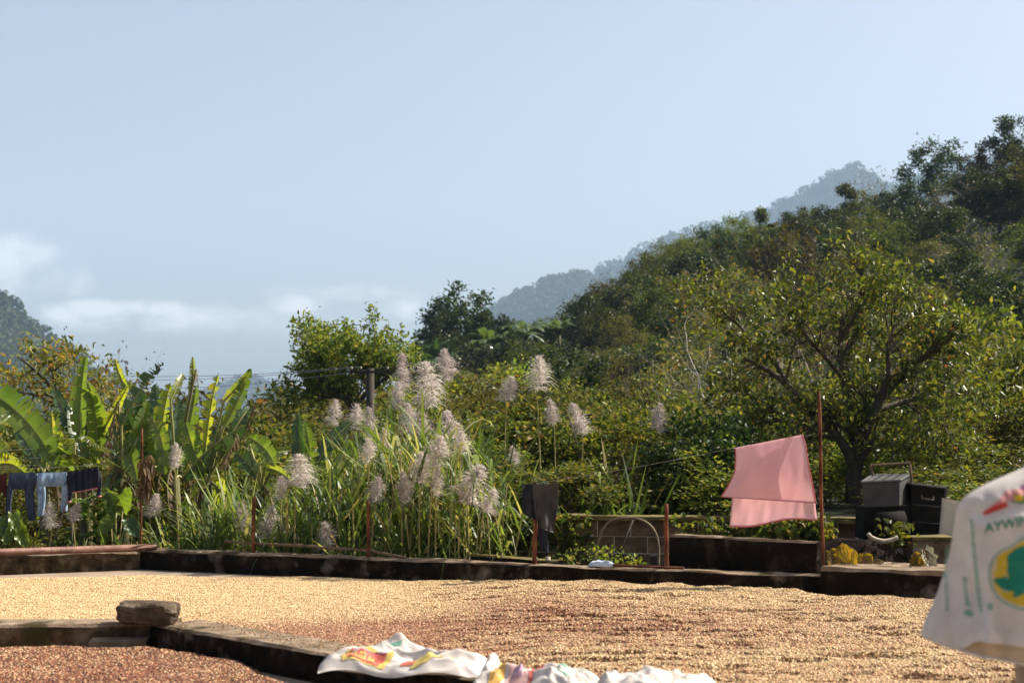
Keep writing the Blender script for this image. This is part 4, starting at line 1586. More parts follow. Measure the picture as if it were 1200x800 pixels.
# ------------------------------------------------------------------ utility pole, cables, hill house
YU = 39.0
up = thing('utility_pole', 'dark wooden utility pole with a crossarm between the leafy tree and the plumes', 'utility pole', (*A(434, 480, YU)[:2], -1.5))
mb = MB()
pt = A(434, 431.5, YU)
mb.tube([(pt[0], YU, -1.5), (pt[0], YU, 1.5), tuple(pt)], [.11, .10, .09], 8)
wpart('pole', mb, M['darkwood'], up, smooth=True)
mb = MB()
ca = A(434, 436, YU)
mb.box((ca[0], YU - .16, ca[2]), (.92, .06, .055), rz=.05)
wpart('crossarm', mb, M['darkwood'], up)
arm_ends = []
for dx in (-.41, -.2, .41):
    mb = MB()
    c = np.array([ca[0] + dx, YU - .16 + dx * .05, ca[2] + .06])
    mb.tube([c, c + [0, 0, .03], c + [0, 0, .06]], [.015, .028, .018], 7)
    wpart('insulator', mb, M['panel'], up, smooth=True)
    arm_ends.append(c + [0, 0, .06])
for k, (a, px0, py0, sg) in enumerate(((arm_ends[0], -420, 338, 1.0), (arm_ends[1], -420, 352, 1.0), (arm_ends[2], -420, 361, 1.2))):
    line('power_cable', sag(a, A(px0, py0, YU + 6), sg, 40), .006, M['cable'], ('uppermost of the power cables running left from the utility pole', 'middle one of the power cables running left from the utility pole', 'lowest of the power cables running left from the utility pole')[k], 'power cable', 'power cables')

# ------------------------------------------------------------------ sacks
def text_polys(s, bold=0.02):
    """flat text as triangles: (n,2) vertices in units of its own height, faces"""
    cu = bpy.data.curves.new('lettering', 'FONT')
    cu.body = s
    cu.size = 1.0
    cu.offset = bold
    cu.resolution_u = 3
    o = bpy.data.objects.new('lettering', cu)
    COL.objects.link(o)
    dg = bpy.context.evaluated_depsgraph_get()
    me = bpy.data.meshes.new_from_object(o.evaluated_get(dg))
    v = np.zeros(len(me.vertices) * 3, np.float32)
    me.vertices.foreach_get('co', v)
    v = v.reshape(-1, 3)[:, :2].astype(float)
    me.calc_loop_triangles()
    f = np.array([list(t.vertices) for t in me.loop_triangles], int)
    bpy.data.objects.remove(o)
    bpy.data.curves.remove(cu)
    bpy.data.meshes.remove(me)
    return v, f


def fan(poly, rings=5):
    """a filled outline split into rings so that it can follow a curved sheet"""
    p = np.array(poly, float)
    c = p.mean(0)
    V = [c]
    n = len(p)
    for k in range(1, rings + 1):
        V.extend(c + (p - c) * k / rings)
    f3 = [[0, 1 + q, 1 + (q + 1) % n] for q in range(n)]
    f4 = []
    for k in range(rings - 1):
        a, b = 1 + k * n, 1 + (k + 1) * n
        f4 += [[a + q, b + q, b + (q + 1) % n, a + (q + 1) % n] for q in range(n)]
    return np.array(V), f3, f4


def dense(poly, step):
    out = []
    n = len(poly)
    for q in range(n):
        a, b = np.array(poly[q], float), np.array(poly[(q + 1) % n], float)
        k = max(1, int(np.linalg.norm(b - a) / step))
        for j in range(k):
            out.append(a + (b - a) * j / k)
    return out


# --- the sack hanging over the post at the right
YS = 6.45
SX0 = 1218.0            # its axis in photograph columns


def srow(py):
    """left half width (px) of the hanging sack at photograph row py"""
    return np.interp(py, [536, 541, 548, 555, 562, 568, 575, 582, 590, 600, 610, 630, 650, 670, 690, 705, 716, 728, 740, 756, 772],
                     [4, 10, 19, 36, 53, 66, 79, 89, 96, 99.5, 101, 104, 108, 114, 121, 128, 134, 139, 143, 138, 120])


def sfold(px, py):
    px, py = np.asarray(px, float), np.asarray(py, float)
    k = smooth(585, 730, py)
    f = 7.0 * np.sin((px - 1060 - (740 - py) * .13) * .115) * k * smooth(1180, 1130, px)
    f = f + (fbm(px * .045, py * .03, 301, 4) - .5) * 11
    f = f + 5.0 * np.exp(-((px - (1133 - (py - 600) * .045)) / 5.0) ** 2) * smooth(585, 610, py)
    f = f - 4 * np.exp(-((py - (604 - (px - 1120) * .22)) / 7.0) ** 2) * smooth(1105, 1130, px)
    return f * 1.7


def sfront(px, py, off=0.0):
    """world point on the sack's front, from a photograph pixel"""
    a = srow(py)
    u = np.clip((np.asarray(px, float) - SX0) / a, -1, 1)
    b = np.interp(py, [536, 560, 600, 700, 770], [10, 42, 62, 78, 84])
    dep = (b * (1 - np.abs(u) ** 2.4) ** .6 + sfold(px, py) * (1 - np.abs(u) ** 8)) * YS / FPX
    X = (np.asarray(px) - 600) / FPX * YS
    Z = CAM_H + (520 - np.asarray(py)) / FPX * YS
    return np.stack([X, YS - dep - off + 0 * X, Z], -1)


hs = thing('hanging_sack', 'white woven sack with a green and yellow emblem hanging over the post at the right', 'sack', ((SX0 - 600) / FPX * YS, YS, .75))
rows, cols = 64, 120


def sack_ring(py, k=1.0):
    a = srow(py) * k
    th = np.linspace(0, 2 * math.pi, cols, endpoint=False)
    u = np.cos(th)
    u = np.sign(u) * np.abs(u) ** .75
    px = SX0 + u * a
    fr = np.sin(th) < 0
    b = np.interp(py, [536, 560, 600, 700, 770], [10, 42, 62, 78, 84]) * k
    dep = b * (1 - np.abs(u) ** 2.4) ** .6
    fo = sfold(np.where(fr, px, 2 * SX0 - px + 300), np.full(cols, py)) * (1 - np.abs(u) ** 8)
    dd = np.where(fr, dep + fo, -dep - fo) * YS / FPX
    return np.stack([(px - 600) / FPX * YS, YS - dd, np.full(cols, CAM_H + (520 - py) / FPX * YS)], 1)


def hem_drop(P, py, lo):
    """the mouth of the sack hangs lower at the front right"""
    px = 600 + (P[:, 0]) / YS * FPX
    k = smooth(690, lo, py)
    return P[:, 2] - k * np.interp(px, [1075, 1095, 1130, 1185, 1240, 1320, 1370], [0, 8, 16, 26, 27, 16, 4]) * YS / FPX


mb = MB()
pys = np.concatenate([np.linspace(536, 600, 26), np.linspace(603, 741, 38)])
R = []
for py in pys:
    q = sack_ring(py)
    q[:, 2] = hem_drop(q, py, 742) if py > 690 else q[:, 2]
    # the front layer of the mouth is tucked up
    R.append(q)
R = np.array(R)
front_x = 600 + R[..., 0] / YS * FPX
low_k = smooth(700, 741, pys)[:, None]
tuck = np.where((R[..., 1] < YS) & (front_x > 1112), 1, 0) * low_k * np.interp(front_x, [1112, 1120, 1176, 1180, 1240], [4, 16, 18, 30, 34]) * YS / FPX
R[..., 2] += tuck
R[..., 1] -= tuck * .25
mb.grid(R, closed=True)
b0 = mb.n - R.shape[0] * cols
mb.add([R[0].mean(0) + [0, 0, .004]], np.zeros((0, 3), int))
mb.more([[mb.n - 1, b0 + (q + 1) % cols, b0 + q] for q in range(cols)])
wpart('sack_body', mb, M['sack'], hs, smooth=True)
mb = MB()
R2 = []
for py in np.linspace(688, 742, 16):
    q = sack_ring(py, .965)
    q[:, 2] = hem_drop(q, py, 742)
    R2.append(q)
mb.grid(np.array(R2), closed=True)
wpart('inner_layer', mb, M['sacktan'], hs, smooth=True)
mb = MB()
mb.tube(np.concatenate([R2[-1], R2[-1][:1]]), .006, 5, cap=False)
wpart('rolled_mouth', mb, M['sack'], hs, smooth=True)


def emblem(poly, mat, name, off, step=3.0, rings=8):
    V, f3, f4 = fan(dense(poly, step), rings)
    W = sfront(V[:, 0], V[:, 1], off)
    m = MB()
    m.add(W, f3)
    m.more(f4)
    return wpart(name, m, mat, hs, smooth=True)


def oval(cx, cy, rx, ry, tilt, n=60, egg=.0):
    a = np.arange(n) * 2 * math.pi / n
    x, y = np.cos(a) * rx * (1 + egg * np.sin(a)), np.sin(a) * ry
    return np.stack([cx + x * math.cos(tilt) - y * math.sin(tilt), cy + x * math.sin(tilt) + y * math.cos(tilt)], 1)


EM = [(1138, 672), (1141, 655), (1150, 643), (1166, 633), (1174, 626), (1183, 624), (1192, 627), (1198, 636), (1201, 652), (1199, 672), (1193, 688), (1185, 700), (1175, 705), (1163, 703), (1151, 697), (1142, 686)]
ec = np.array(EM).mean(0)


def spl(poly, n=8):
    p = np.array(poly, float)
    k = len(p)
    out = []
    for i in range(k):
        p0, p1, p2, p3 = p[i - 1], p[i], p[(i + 1) % k], p[(i + 2) % k]
        for j in range(n):
            t = j / n
            out.append(.5 * (2 * p1 + (p2 - p0) * t + (2 * p0 - 5 * p1 + 4 * p2 - p3) * t * t + (3 * p1 - p0 - 3 * p2 + p3) * t ** 3))
    return out


emblem(spl(EM), M['p_pale'], 'emblem_border', .0022, 40)
emblem(spl([ec + (np.array(q) - ec) * .95 for q in EM]), M['sack'], 'emblem_ring', .0030, 40)
emblem(spl([ec + (np.array(q) - ec) * .90 for q in EM]), M['p_yellow'], 'emblem_field', .0038, 40)
emblem(spl([(1160, 647), (1167, 639), (1175, 634.5), (1184, 634), (1189, 640), (1190, 651), (1190, 661), (1194, 668), (1199, 671), (1192, 674), (1187, 676), (1188, 682), (1181, 681), (1176, 685), (1168, 690), (1162, 691), (1164, 686),
            (1155, 684), (1148, 679), (1143, 672), (1153, 671), (1158, 666), (1160, 656)], 5), M['p_green'], 'emblem_plant', .0052, 40)


def sack_text(s, x0, y0, h, adv, slope, mat, name, off=.003, flip=False, vertical=False):
    v, f = text_polys(s)
    m = MB()
    if vertical:
        px = x0 + v[:, 1] * h + slope * v[:, 0]
        py = y0 + v[:, 0] * adv
    else:
        px = x0 + v[:, 0] * adv
        py = y0 - v[:, 1] * h - slope * v[:, 0] * adv
        if flip:
            px = x0 + (v[:, 0].max() - v[:, 0]) * adv
            py = y0 - (.7 - v[:, 1]) * h - slope * (v[:, 0].max() - v[:, 0]) * adv
    m.add(sfront(px, py, off), f)
    return wpart(name, m, mat, hs)


sack_text('AYWINEJEI', 1139, 621, 15, 13.5, .24, M['p_green'], 'lettering', .0035)
emblem([(1139, 599), (1150, 590), (1164, 585.5), (1166, 591), (1154, 596), (1142, 601)], M['p_red'], 'red_band', .0035, 2.5)
emblem([(1150, 589), (1160, 580), (1166, 573), (1184, 571), (1186, 576), (1180, 583), (1166, 585)], M['p_rose'], 'rose_band', .003, 2.5)
emblem([(1168, 586), (1178, 581), (1187, 576), (1200, 572), (1222, 566), (1222, 578), (1200, 583), (1180, 588)], M['p_green'], 'green_band', .0035, 2.5)
emblem([(1182, 568), (1200, 562), (1222, 556), (1222, 563), (1200, 569), (1185, 574)], M['p_violet'], 'violet_band', .003, 2.5)
emblem([(1172, 578), (1181, 577), (1184, 584), (1174, 586)], M['p_yellow'], 'yellow_band', .0042, 2.5)
# columns of small illegible print down the side folds
for cx, ya, yb, w, sl in ((1128, 606, 706, 3.0, -.02), (1107, 640, 712, 2.6, -.12), (1118, 672, 702, 4.0, -.02)):
    m = MB()
    y = ya
    r = rng_(int(cx))
    while y < yb:
        h = r.uniform(2.0, 3.4)
        x = cx + (y - ya) * sl
        ww = w * r.uniform(.6, 1)
        Q = np.array([(x - ww / 2, y), (x + ww / 2, y), (x + ww / 2, y + h), (x - ww / 2, y + h)])
        m.add(sfront(Q[:, 0], Q[:, 1], .003), [[0, 1, 2, 3]])
        y += h + r.uniform(.8, 1.6)
    wpart('side_print', m, M['p_pale'], hs)
for cx, cy in ((1137, 702), (1117, 711)):
    emblem(oval(cx, cy, 3.4, 4.0, 0, 14), M['p_pale'], 'seal', .003, 5, 2)

pp = A(1222, 700, YS)
mb = MB()
mb.tube([(pp[0], YS, -.02), (pp[0] + .004, YS, .8), (pp[0], YS, 1.50)], [.115, .112, .05], 12)
single('wooden_post', mb, M['wood'], 'thick pale wooden post under the hanging sack', 'post', smooth_=True)


# --- the flat sacks lying in front
class FlatSack:
    def __init__(s, name, label, c, rz, L, W, T, seed, tilt=0.0, corner=None):
        s.c, s.rz, s.L, s.W, s.T, s.seed, s.tilt = np.array(c, float), rz, L, W, T, seed, tilt
        s.corner = corner or []
        s.t = thing(name, label, 'sack', s.c, group='fertiliser sacks lying in the foreground')
        mb = MB()
        n, m = 130, 84
        u, v = np.meshgrid(np.linspace(0, 1, n), np.linspace(0, 1, m))
        mb.grid(s.S(u, v))
        lo = s.S(u, v, -1)
        mb.grid(lo)
        wpart('sack_body', mb, M['sack'], s.t, smooth=True)

    def S(s, u, v, side=1, off=0.0):
        u, v = np.asarray(u, float), np.asarray(v, float)
        x, y = (u - .5) * s.L, (v - .5) * s.W
        edge = (1 - np.abs(2 * u - 1) ** 5) * (1 - np.abs(2 * v - 1) ** 4)
        x = x * (1 - .06 * np.abs(2 * v - 1) ** 2)
        y = y * (1 - .09 * np.sin(u * 9 + s.seed) * .5) + .03 * np.sin(u * 7 + s.seed)
        c1 = np.abs(fbm(u * 3.4 - v * 2.6 + 30, v * 2.4 + u * 1.6 + 30, s.seed + 5, 2) - .5)
        c2 = np.abs(fbm(u * 6.5 + v * 3.5 + 13, v * 4.2 - u * 3 + 30, s.seed + 15, 2) - .5)
        wr = (fbm(u * 4 + v * 2.0 + 3, v * 3.5 - u * 2 + 20, s.seed, 3) - .5) * .13 - (c1 - .15) * .30 - (c2 - .15) * .10
        body = s.T * (.45 + .95 * fbm(u * 2.2 + 5, v * 2.0 + 5, s.seed + 8, 2)) * edge ** .8
        z = np.where(side > 0, body + wr * edge ** .5 * .8, -.012 * edge) + .02 + .02 * np.sin(u * 11 + v * 3) * (1 - edge)
        for (cu, cv, ru, rv, h) in s.corner:
            z = z + h * np.exp(-((u - cu) / ru) ** 2 - ((v - cv) / rv) ** 2) * (1 if side > 0 else .85)
        z = z + off + s.tilt * x
        cz, sz = math.cos(s.rz), math.sin(s.rz)
        return np.stack([s.c[0] + x * cz - y * sz, s.c[1] + x * sz + y * cz, s.c[2] + z], -1)

    def patch(s, poly, mat, name, off=.004, step=.025, rings=7):
        V, f3, f4 = fan(dense(poly, step), rings)
        m = MB()
        m.add(s.S(V[:, 0], V[:, 1], 1, off), f3)
        m.more(f4)
        return wpart(name, m, mat, s.t, smooth=True)

    def text(s, txt, u0, v0, h, adv, mat, slope=0.0, off=.008):
        vv, f = text_polys(txt)
        m = MB()
        m.add(s.S(u0 + vv[:, 0] * adv, v0 + vv[:, 1] * h + slope * vv[:, 0] * adv, 1, off), f)
        return wpart('lettering', m, mat, s.t)


c = A(476, 783, 10.62)
s1 = FlatSack('fertiliser_sack', 'white sack printed 33-03-00 in red and yellow lying on the near wall', (c[0], 10.66, NH - .01), -.10, 1.06, .56, .085, 201, corner=[(.42, .97, .05, .18, .10), (.06, .5, .06, .3, .03)])
s1.patch([(.14, .08), (.40, .06), (.44, .36), (.38, .50), (.22, .52), (.12, .34)], M['f_yellow'], 'print_frame', .004)
s1.patch([(.17, .10), (.36, .08), (.40, .34), (.34, .45), (.20, .46), (.15, .32)], M['f_red'], 'print_panel', .006)
s1.patch([(.18, .30), (.23, .28), (.25, .40), (.20, .44)], M['f_rose'], 'print_seal', .009)
s1.patch([(.24, .33), (.40, .32), (.38, .46), (.25, .47)], M['f_violet'], 'print_title', .009)
s1.text('33-03-00', .185, .12, .20, .040, M['f_yellow'], -.10, .012)
s1.text('itrato Sulfo', .24, .345, .13, .030, M['sack'], -.05, .014)
s1.patch([(.30, .62), (.44, .74), (.45, .79), (.29, .66)], M['f_green'], 'green_stripe', .005, .02)
s1.patch([(.52, .66), (.64, .62), (.64, .80), (.55, .82)], M['f_rose'], 'rose_print', .005)
s1.patch([(.50, .10), (.60, .14), (.62, .34), (.52, .26)], M['f_red'], 'red_corner', .005)
s1.patch([(.56, .06), (.66, .10), (.80, .30), (.79, .38), (.62, .30)], M['f_yellow'], 'yellow_swoosh', .008)
s1.patch([(.67, .62), (.72, .60), (.71, .78), (.68, .76)], M['f_green'], 'green_spot', .005)
c = A(632, 795, 10.05)
s2 = FlatSack('fertiliser_sack', 'middle white sack with a red edged yellow panel among the three flat sacks', (c[0] - .01, 10.02, .155), -.22, .74, .52, .10, 211, corner=[(.06, .9, .07, .3, .13), (.55, .85, .2, .3, .03)])
s2.patch([(.13, .10), (.24, .10), (.27, .80), (.30, .95), (.16, .95)], M['f_orange'], 'yellow_panel', .005)
s2.patch([(.13, .96), (.33, .98), (.40, .90), (.28, .80), (.15, .84)], M['f_yellow'], 'yellow_head', .008)
s2.patch([(.27, .10), (.46, .10), (.46, .82), (.36, .92), (.30, .80)], M['f_rose'], 'rose_panel', .006)
s2.patch([(.46, .10), (.49, .10), (.50, .82), (.40, .93), (.38, .90), (.46, .80)], M['f_red'], 'red_edge', .009)
s2.patch([(.32, .30), (.40, .26), (.41, .60), (.35, .66)], M['f_violet'], 'print_seal', .010)
s2.patch([(.66, .40), (.80, .36), (.80, .52), (.70, .56)], M['f_green'], 'green_spot', .005)
s2.patch([(.62, .72), (.68, .70), (.70, .84), (.64, .86)], M['p_pale'], 'pale_print', .005)
c = A(770, 806, 9.55)
s3 = FlatSack('fertiliser_sack', 'plain greyish white sack farthest from the near wall of the three flat sacks', (c[0], 9.52, .185), -.08, .70, .5, .10, 221, corner=[(.07, .92, .07, .25, .07), (.5, .9, .3, .2, .02)])

# ------------------------------------------------------------------ vegetation builders
def rot_toward(d, ang, azm):
    d = nrm(d)
    ref = np.array([0, 0, 1.0]) if abs(d[2]) < .9 else np.array([1.0, 0, 0])
    s = nrm(np.cross(d, ref))
    t = np.cross(s, d)
    return d * math.cos(ang) + (s * math.cos(azm) + t * math.sin(azm)) * math.sin(ang)


def grow(mb, r, p, d, L, rad, lev, tips, up=.15, kids=(3, 5), ang=(.4, .95), shrink=(.5, .72), wig=.16, sides=6, taper=.5):
    n = 5 if lev else 4
    pts = [np.array(p, float)]
    d = nrm(d)
    for _ in range(n - 1):
        d = nrm(d + r.normal(0, wig, 3) + np.array([0, 0, up]))
        pts.append(pts[-1] + d * L / (n - 1))
    pts = np.array(pts)
    rd = rad * np.linspace(1, taper, n)
    mb.tube(pts, rd, sides if lev > 1 else (4 if lev == 1 else 3), cap=False)
    if lev == 0:
        for q in (1, 2, 3):
            tips.append((pts[q], d))
        return
    k = int(r.integers(kids[0], kids[1] + 1))
    for q in range(k):
        f = r.uniform(.35, 1.0) if q else 1.0
        i = min(int(f * (n - 1)), n - 2)
        g = f * (n - 1) - i
        b = pts[i] * (1 - g) + pts[i + 1] * g
        grow(mb, r, b, rot_toward(d, r.uniform(*ang) * (.45 if q == 0 else 1), r.uniform(0, 6.28)), L * r.uniform(*shrink), rad * taper * r.uniform(.55, .85), lev - 1, tips, up, kids, ang, shrink, wig, max(sides - 1, 3), taper)


def leaf_cloud(mb, r, pts, per, spread, size, full=True, upb=.7, out_from=None, aspect=.55, droop=.25, m=0):
    """leaves round the given points"""
    pts = np.asarray(pts, float)
    k = len(pts) * per
    C = np.repeat(pts, per, 0) + r.normal(0, spread, (k, 3)) * np.array([1, 1, .8])
    N = nrm(r.normal(size=(k, 3)) + np.array([0, 0, upb]))
    D = r.normal(size=(k, 3))
    if out_from is not None:
        D = D + nrm(C - out_from) * .9
        N = nrm(N + nrm(C - out_from) * .8)
    D[:, 2] -= droop
    L = size * r.uniform(.6, 1.35, k)
    mb.leaves(C, D, N, L, L * aspect * r.uniform(.8, 1.2, k), full, m)


def clump_points(r, n, rx, ry, rz, zc, shell=.5, skirt=.0):
    """clump centres in an uneven ellipsoid"""
    v = nrm(r.normal(size=(n, 3)))
    rad = r.uniform(shell, 1.0, n) ** .7
    low = v[:, 2] < 0
    v[low, 2] *= .75
    a = np.arctan2(v[:, 1], v[:, 0])
    lump = 1 + .22 * np.sin(a * 3 + r.uniform(0, 6)) + .14 * np.sin(a * 5 + v[:, 2] * 4 + r.uniform(0, 6))
    return np.stack([v[:, 0] * rx * rad * lump, v[:, 1] * ry * rad * lump, zc + v[:, 2] * rz * rad * (1 + .12 * np.sin(a * 4))], 1)


# distant tree kinds, 1 unit = 1 m; height 8
KIND = {}


def far_tree(kind, seed, mat, h=8.0, w=3.0, nclump=42, per=62, size=.34, trunk_h=.35, shell=.45, rz=None, cr=.55, bark='bark', aspect=.55, zc=None):
    r = rng_(seed)
    tm = MB()
    tips = []
    th = h * trunk_h
    tm.tube([(0, 0, -.8), (r.normal(0, .1), r.normal(0, .1), th * .5), (r.normal(0, .2), r.normal(0, .2), th)], [.16 * h / 8, .13 * h / 8, .10 * h / 8], 6, cap=False)
    for q in range(5):
        grow(tm, r, (0, 0, th * r.uniform(.7, 1)), rot_toward((0, 0, 1), r.uniform(.2, .8), q * 1.26 + r.uniform(-.4, .4)), h * .32, .07 * h / 8, 2, tips, .1, (2, 3))
    rz = rz or h * (1 - trunk_h) * .56
    zc = zc or h - rz * 1.02
    pts = clump_points(r, nclump, w, w, rz, zc, shell)
    cm = MB()
    leaf_cloud(cm, r, pts, per, cr, size, False, .8, np.array([0, 0, zc - rz * .5]), aspect)
    KIND.setdefault(kind, []).append((tm.mesh('trunk', M[bark], True), cm.mesh('crown', mat), h))


for s in range(3):
    far_tree('dark', 400 + s, M['l_dark'], w=3.0 + .3 * s, nclump=62, per=76, size=.36, trunk_h=.22, cr=.36)
for s in range(3):
    far_tree('olive', 410 + s, M['l_olive'], w=3.3, nclump=60, per=72, size=.32, trunk_h=.2, cr=.36)
for s in range(2):
    far_tree('bronze', 420 + s, M['l_bronze'], w=3.3, nclump=56, per=70, size=.34, trunk_h=.24, cr=.36)
for s in range(3):
    far_tree('feather', 430 + s, M['l_feather'], w=3.4, nclump=70, per=56, size=.30, trunk_h=.22, cr=.42, aspect=.32)
for s in range(2):
    far_tree('loose', 440 + s, M['l_dark'], w=2.9, nclump=34, per=90, size=.34, trunk_h=.36, cr=.40, shell=.6)
for s in range(2):
    far_tree('scrub', 450 + s, M['l_scrub'], h=5, w=2.7, nclump=54, per=50, size=.24, trunk_h=.12, cr=.36)
for s in range(2):
    far_tree('rusty', 455 + s, M['l_rusty'], h=5, w=2.3, nclump=44, per=50, size=.25, trunk_h=.15, cr=.34)
far_tree('lime', 460, M['l_lime'], h=5, w=2.6, nclump=40, per=60, size=.28, trunk_h=.2, cr=.5)
# narrow tiered tree
r = rng_(470)
tm, cm = MB(), MB()
tm.tube([(0, 0, -.5), (.15, 0, 3), (-.1, 0, 6), (.1, 0, 7.6)], [.14, .11, .07, .03], 6)
for z, x, rr in ((2.2, .0, 1.0), (3.4, .3, .95), (4.6, -.6, .9), (5.2, .5, .7), (6.6, .5, .75), (7.3, -.2, .8)):
    leaf_cloud(cm, r, clump_points(r, 9, rr, rr, rr * .7, z, .3) + np.array([x, 0, 0]), 50, .32, .32, False)
KIND['tier'] = [(tm.mesh('trunk', M['bark'], True), cm.mesh('crown', M['l_olive']), 8.0)]
# bare trees
for s in range(4):
    r = rng_(480 + s)
    tm = MB()
    tips = []
    th = 1.6
    tm.tube([(0, 0, -.6), (.1, .05, th * .5), (0, 0, th)], [.13, .11, .09], 6, cap=False)
    for q in range(6):
        grow(tm, r, (0, 0, th * r.uniform(.5, 1)), rot_toward((0, 0, 1), r.uniform(.25, .95), q * 1.05 + r.uniform(-.3, .3)), 2.6, .055, 3, tips, .10, (3, 4), (.3, .8), (.5, .72), .18, 5, .5)
    cm = MB()
    leaf_cloud(cm, r, np.array([t[0] for t in tips])[::max(1, len(tips) // 160)], 2, .12, .17, False)
    KIND.setdefault('bare', []).append((tm.mesh('trunk', M['twig'] if s % 2 else M['paletwig'], False), cm.mesh('crown', M['l_scrub'] if s % 2 else M['l_rusty']), 6.4))


# banana plant for far away: one crown mesh of simple arching blades
def blade(mb, base, mid, tip, w, side, torn=10, r=None, m=0, gap=.12, fold=.25, nseg=None, hang=.0):
    """a banana blade: midrib curve base-mid-tip, halves split in strips that tear from one another"""
    base, mid, tip = (np.asarray(q, float) for q in (base, mid, tip))
    n = nseg or torn
    t = np.linspace(0, 1, n + 1)[:, None]
    C = base * (1 - t) ** 2 + 2 * mid * t * (1 - t) + tip * t ** 2
    T = nrm(np.gradient(C, axis=0))
    S = nrm(side - (T * np.sum(np.asarray(side) * T, 1, keepdims=True)))
    Nn = np.cross(S, T)
    tt = t[:, 0]
    prof = np.clip(np.sin(math.pi * np.clip(tt * .93 + .05, 0, 1)), 0, 1) ** .55 * (1 - .15 * tt)
    for sg in (1, -1):
        i = 0
        while i < n:
            run = int(r.integers(1, 5)) if r is not None else 2
            j = min(n, i + run)
            k0, k1 = i, j
            wa = r.uniform(.82, 1.05)
            dr = hang * r.uniform(.3, 1.3) + fold * r.uniform(-.9, 1.2)
            sh = r.normal(0, gap * .35)
            pts = []
            for q in range(k0, k1 + 1):
                w_ = w * .5 * max(prof[q], .05) * wa
                sq = gap * ((1 if q == k0 else 0) - (1 if q == k1 else 0)) * r.uniform(.3, 1) if (k1 > k0) else 0
                seg = np.linalg.norm(tip - base) / n
                e = C[q] + S[q] * sg * w_ * math.cos(dr) + Nn[q] * w_ * math.sin(abs(dr) + fold) * (1 if hang <= 0 else -1) + T[q] * (seg * sq * 1.4 + sh * seg + w_ * .16)
                if hang > 0:
                    e = e - np.array([0, 0, 1]) * w_ * hang
                m_ = C[q] * .5 + e * .5 + Nn[q] * w_ * .07
                pts.append([C[q], m_, e])
            mb.grid(np.array(pts), m)
            i = j
    return C


for s in range(3):
    r = rng_(500 + s)
    tm, cm = MB(), MB()
    tm.tube([(0, 0, -.4), (0, 0, 1.2), (.03, 0, 2.0)], [.13, .11, .06], 7)
    for q in range(9):
        a = q * 2.4 + r.uniform(-.3, .3)
        o = r.uniform(.4, 1.5)
        tip = np.array([math.cos(a) * o, math.sin(a) * o, 3.5 - o * .9 + r.uniform(-.3, .5)])
        midp = np.array([math.cos(a) * o * .35, math.sin(a) * o * .35, 3.2 + r.uniform(0, .4)])
        blade(cm, (0, 0, 1.9), midp, tip, .55, np.array([-math.sin(a), math.cos(a), .2]), 8, r, 0)
    KIND.setdefault('banana', []).append((tm.mesh('stem', M['pstem'], True), cm.mesh('leaf_crown', M['ban_h']), 3.7))
for s in range(2):       # broad dark fronds of the clump under the round tree
    r = rng_(510 + s)
    tm, cm = MB(), MB()
    tm.tube([(0, 0, -.4), (0, 0, 1.2), (.03, 0, 2.0)], [.13, .11, .06], 7)
    for q in range(13):
        a = q * 2.4 + r.uniform(-.3, .3)
        o = r.uniform(.6, 1.8)
        tip = np.array([math.cos(a) * o, math.sin(a) * o, 3.4 - o * .8 + r.uniform(-.3, .6)])
        blade(cm, (0, 0, 1.7), tip * [.3, .3, .95], tip, .50, np.array([-math.sin(a), math.cos(a), .2]), 8, r, 0)
    KIND.setdefault('darkbanana', []).append((tm.mesh('stem', M['pstem'], True), cm.mesh('leaf_crown', M['ban_d']), 3.7))

NAMES = {'dark': 'broadleaf_tree', 'olive': 'broadleaf_tree', 'bronze': 'broadleaf_tree', 'feather': 'feathery_tree', 'loose': 'broadleaf_tree', 'scrub': 'scrub_tree', 'rusty': 'scrub_tree',
         'lime': 'scrub_tree', 'tier': 'slender_tree', 'bare': 'bare_tree', 'banana': 'banana_plant', 'darkbanana': 'banana_plant'}
rH = rng_(600)


def zone(px, stops):
    for x, w in stops:
        if px < x:
            return w
    return stops[-1][1]




NZ = ((60, 'behind the jeans'), (170, 'behind the dead brown banana leaf'), (260, 'behind the yellow banana leaves'), (340, 'behind the round white plume'), (430, 'under the rounded tree'), (500, 'behind the tallest plumes'), (570, 'behind the big tilted plume'), (615, 'just left of the black trousers'), (665, 'above the black trousers'),
      (710, 'between trousers and hoop'), (770, 'above the pale hoop'), (830, 'left of the dark bush'), (880, 'at the pink sheet'), (950, 'behind the pink sheet'), (1000, 'behind the tall rusty pole'), (1070, 'behind the grey hopper'), (1120, 'above the black bin'), (1170, "above the sack's shoulder"), (2000, 'at the right edge above the sack'))


def put(kind, X, Y, h, label, group, wide=1.0, z=None):
    v = KIND[kind][int(rH.integers(len(KIND[kind])))]
    zz = float(ground_h(np.array([X]), np.array([Y]))[0]) if z is None else z
    s = h / v[2]
    banana = 'banana' in kind
    t = thing(NAMES[kind], label, 'banana plant' if banana else 'tree', (X, Y, zz - .1), float(rH.uniform(0, 6.28)), (s * wide, s * wide, s), group)
    part('stem' if banana else 'trunk', v[0], t)
    part('leaf_crown' if banana else 'crown', v[1], t)
    return t


def put_px(kind, px, ytop, Y, label, group, wide=1.0, hmin=1.5, h=None):
    X = (px - 600) / FPX * Y
    zg = float(ground_h(np.array([X]), np.array([Y]))[0])
    zt = CAM_H + (520 - ytop) / FPX * Y
    hh = max(zt - zg + .1, hmin)
    if h and hh > h:
        return put(kind, X, Y, h, label, group, wide, z=zt - h)
    return put(kind, X, Y, hh, label, group, wide)


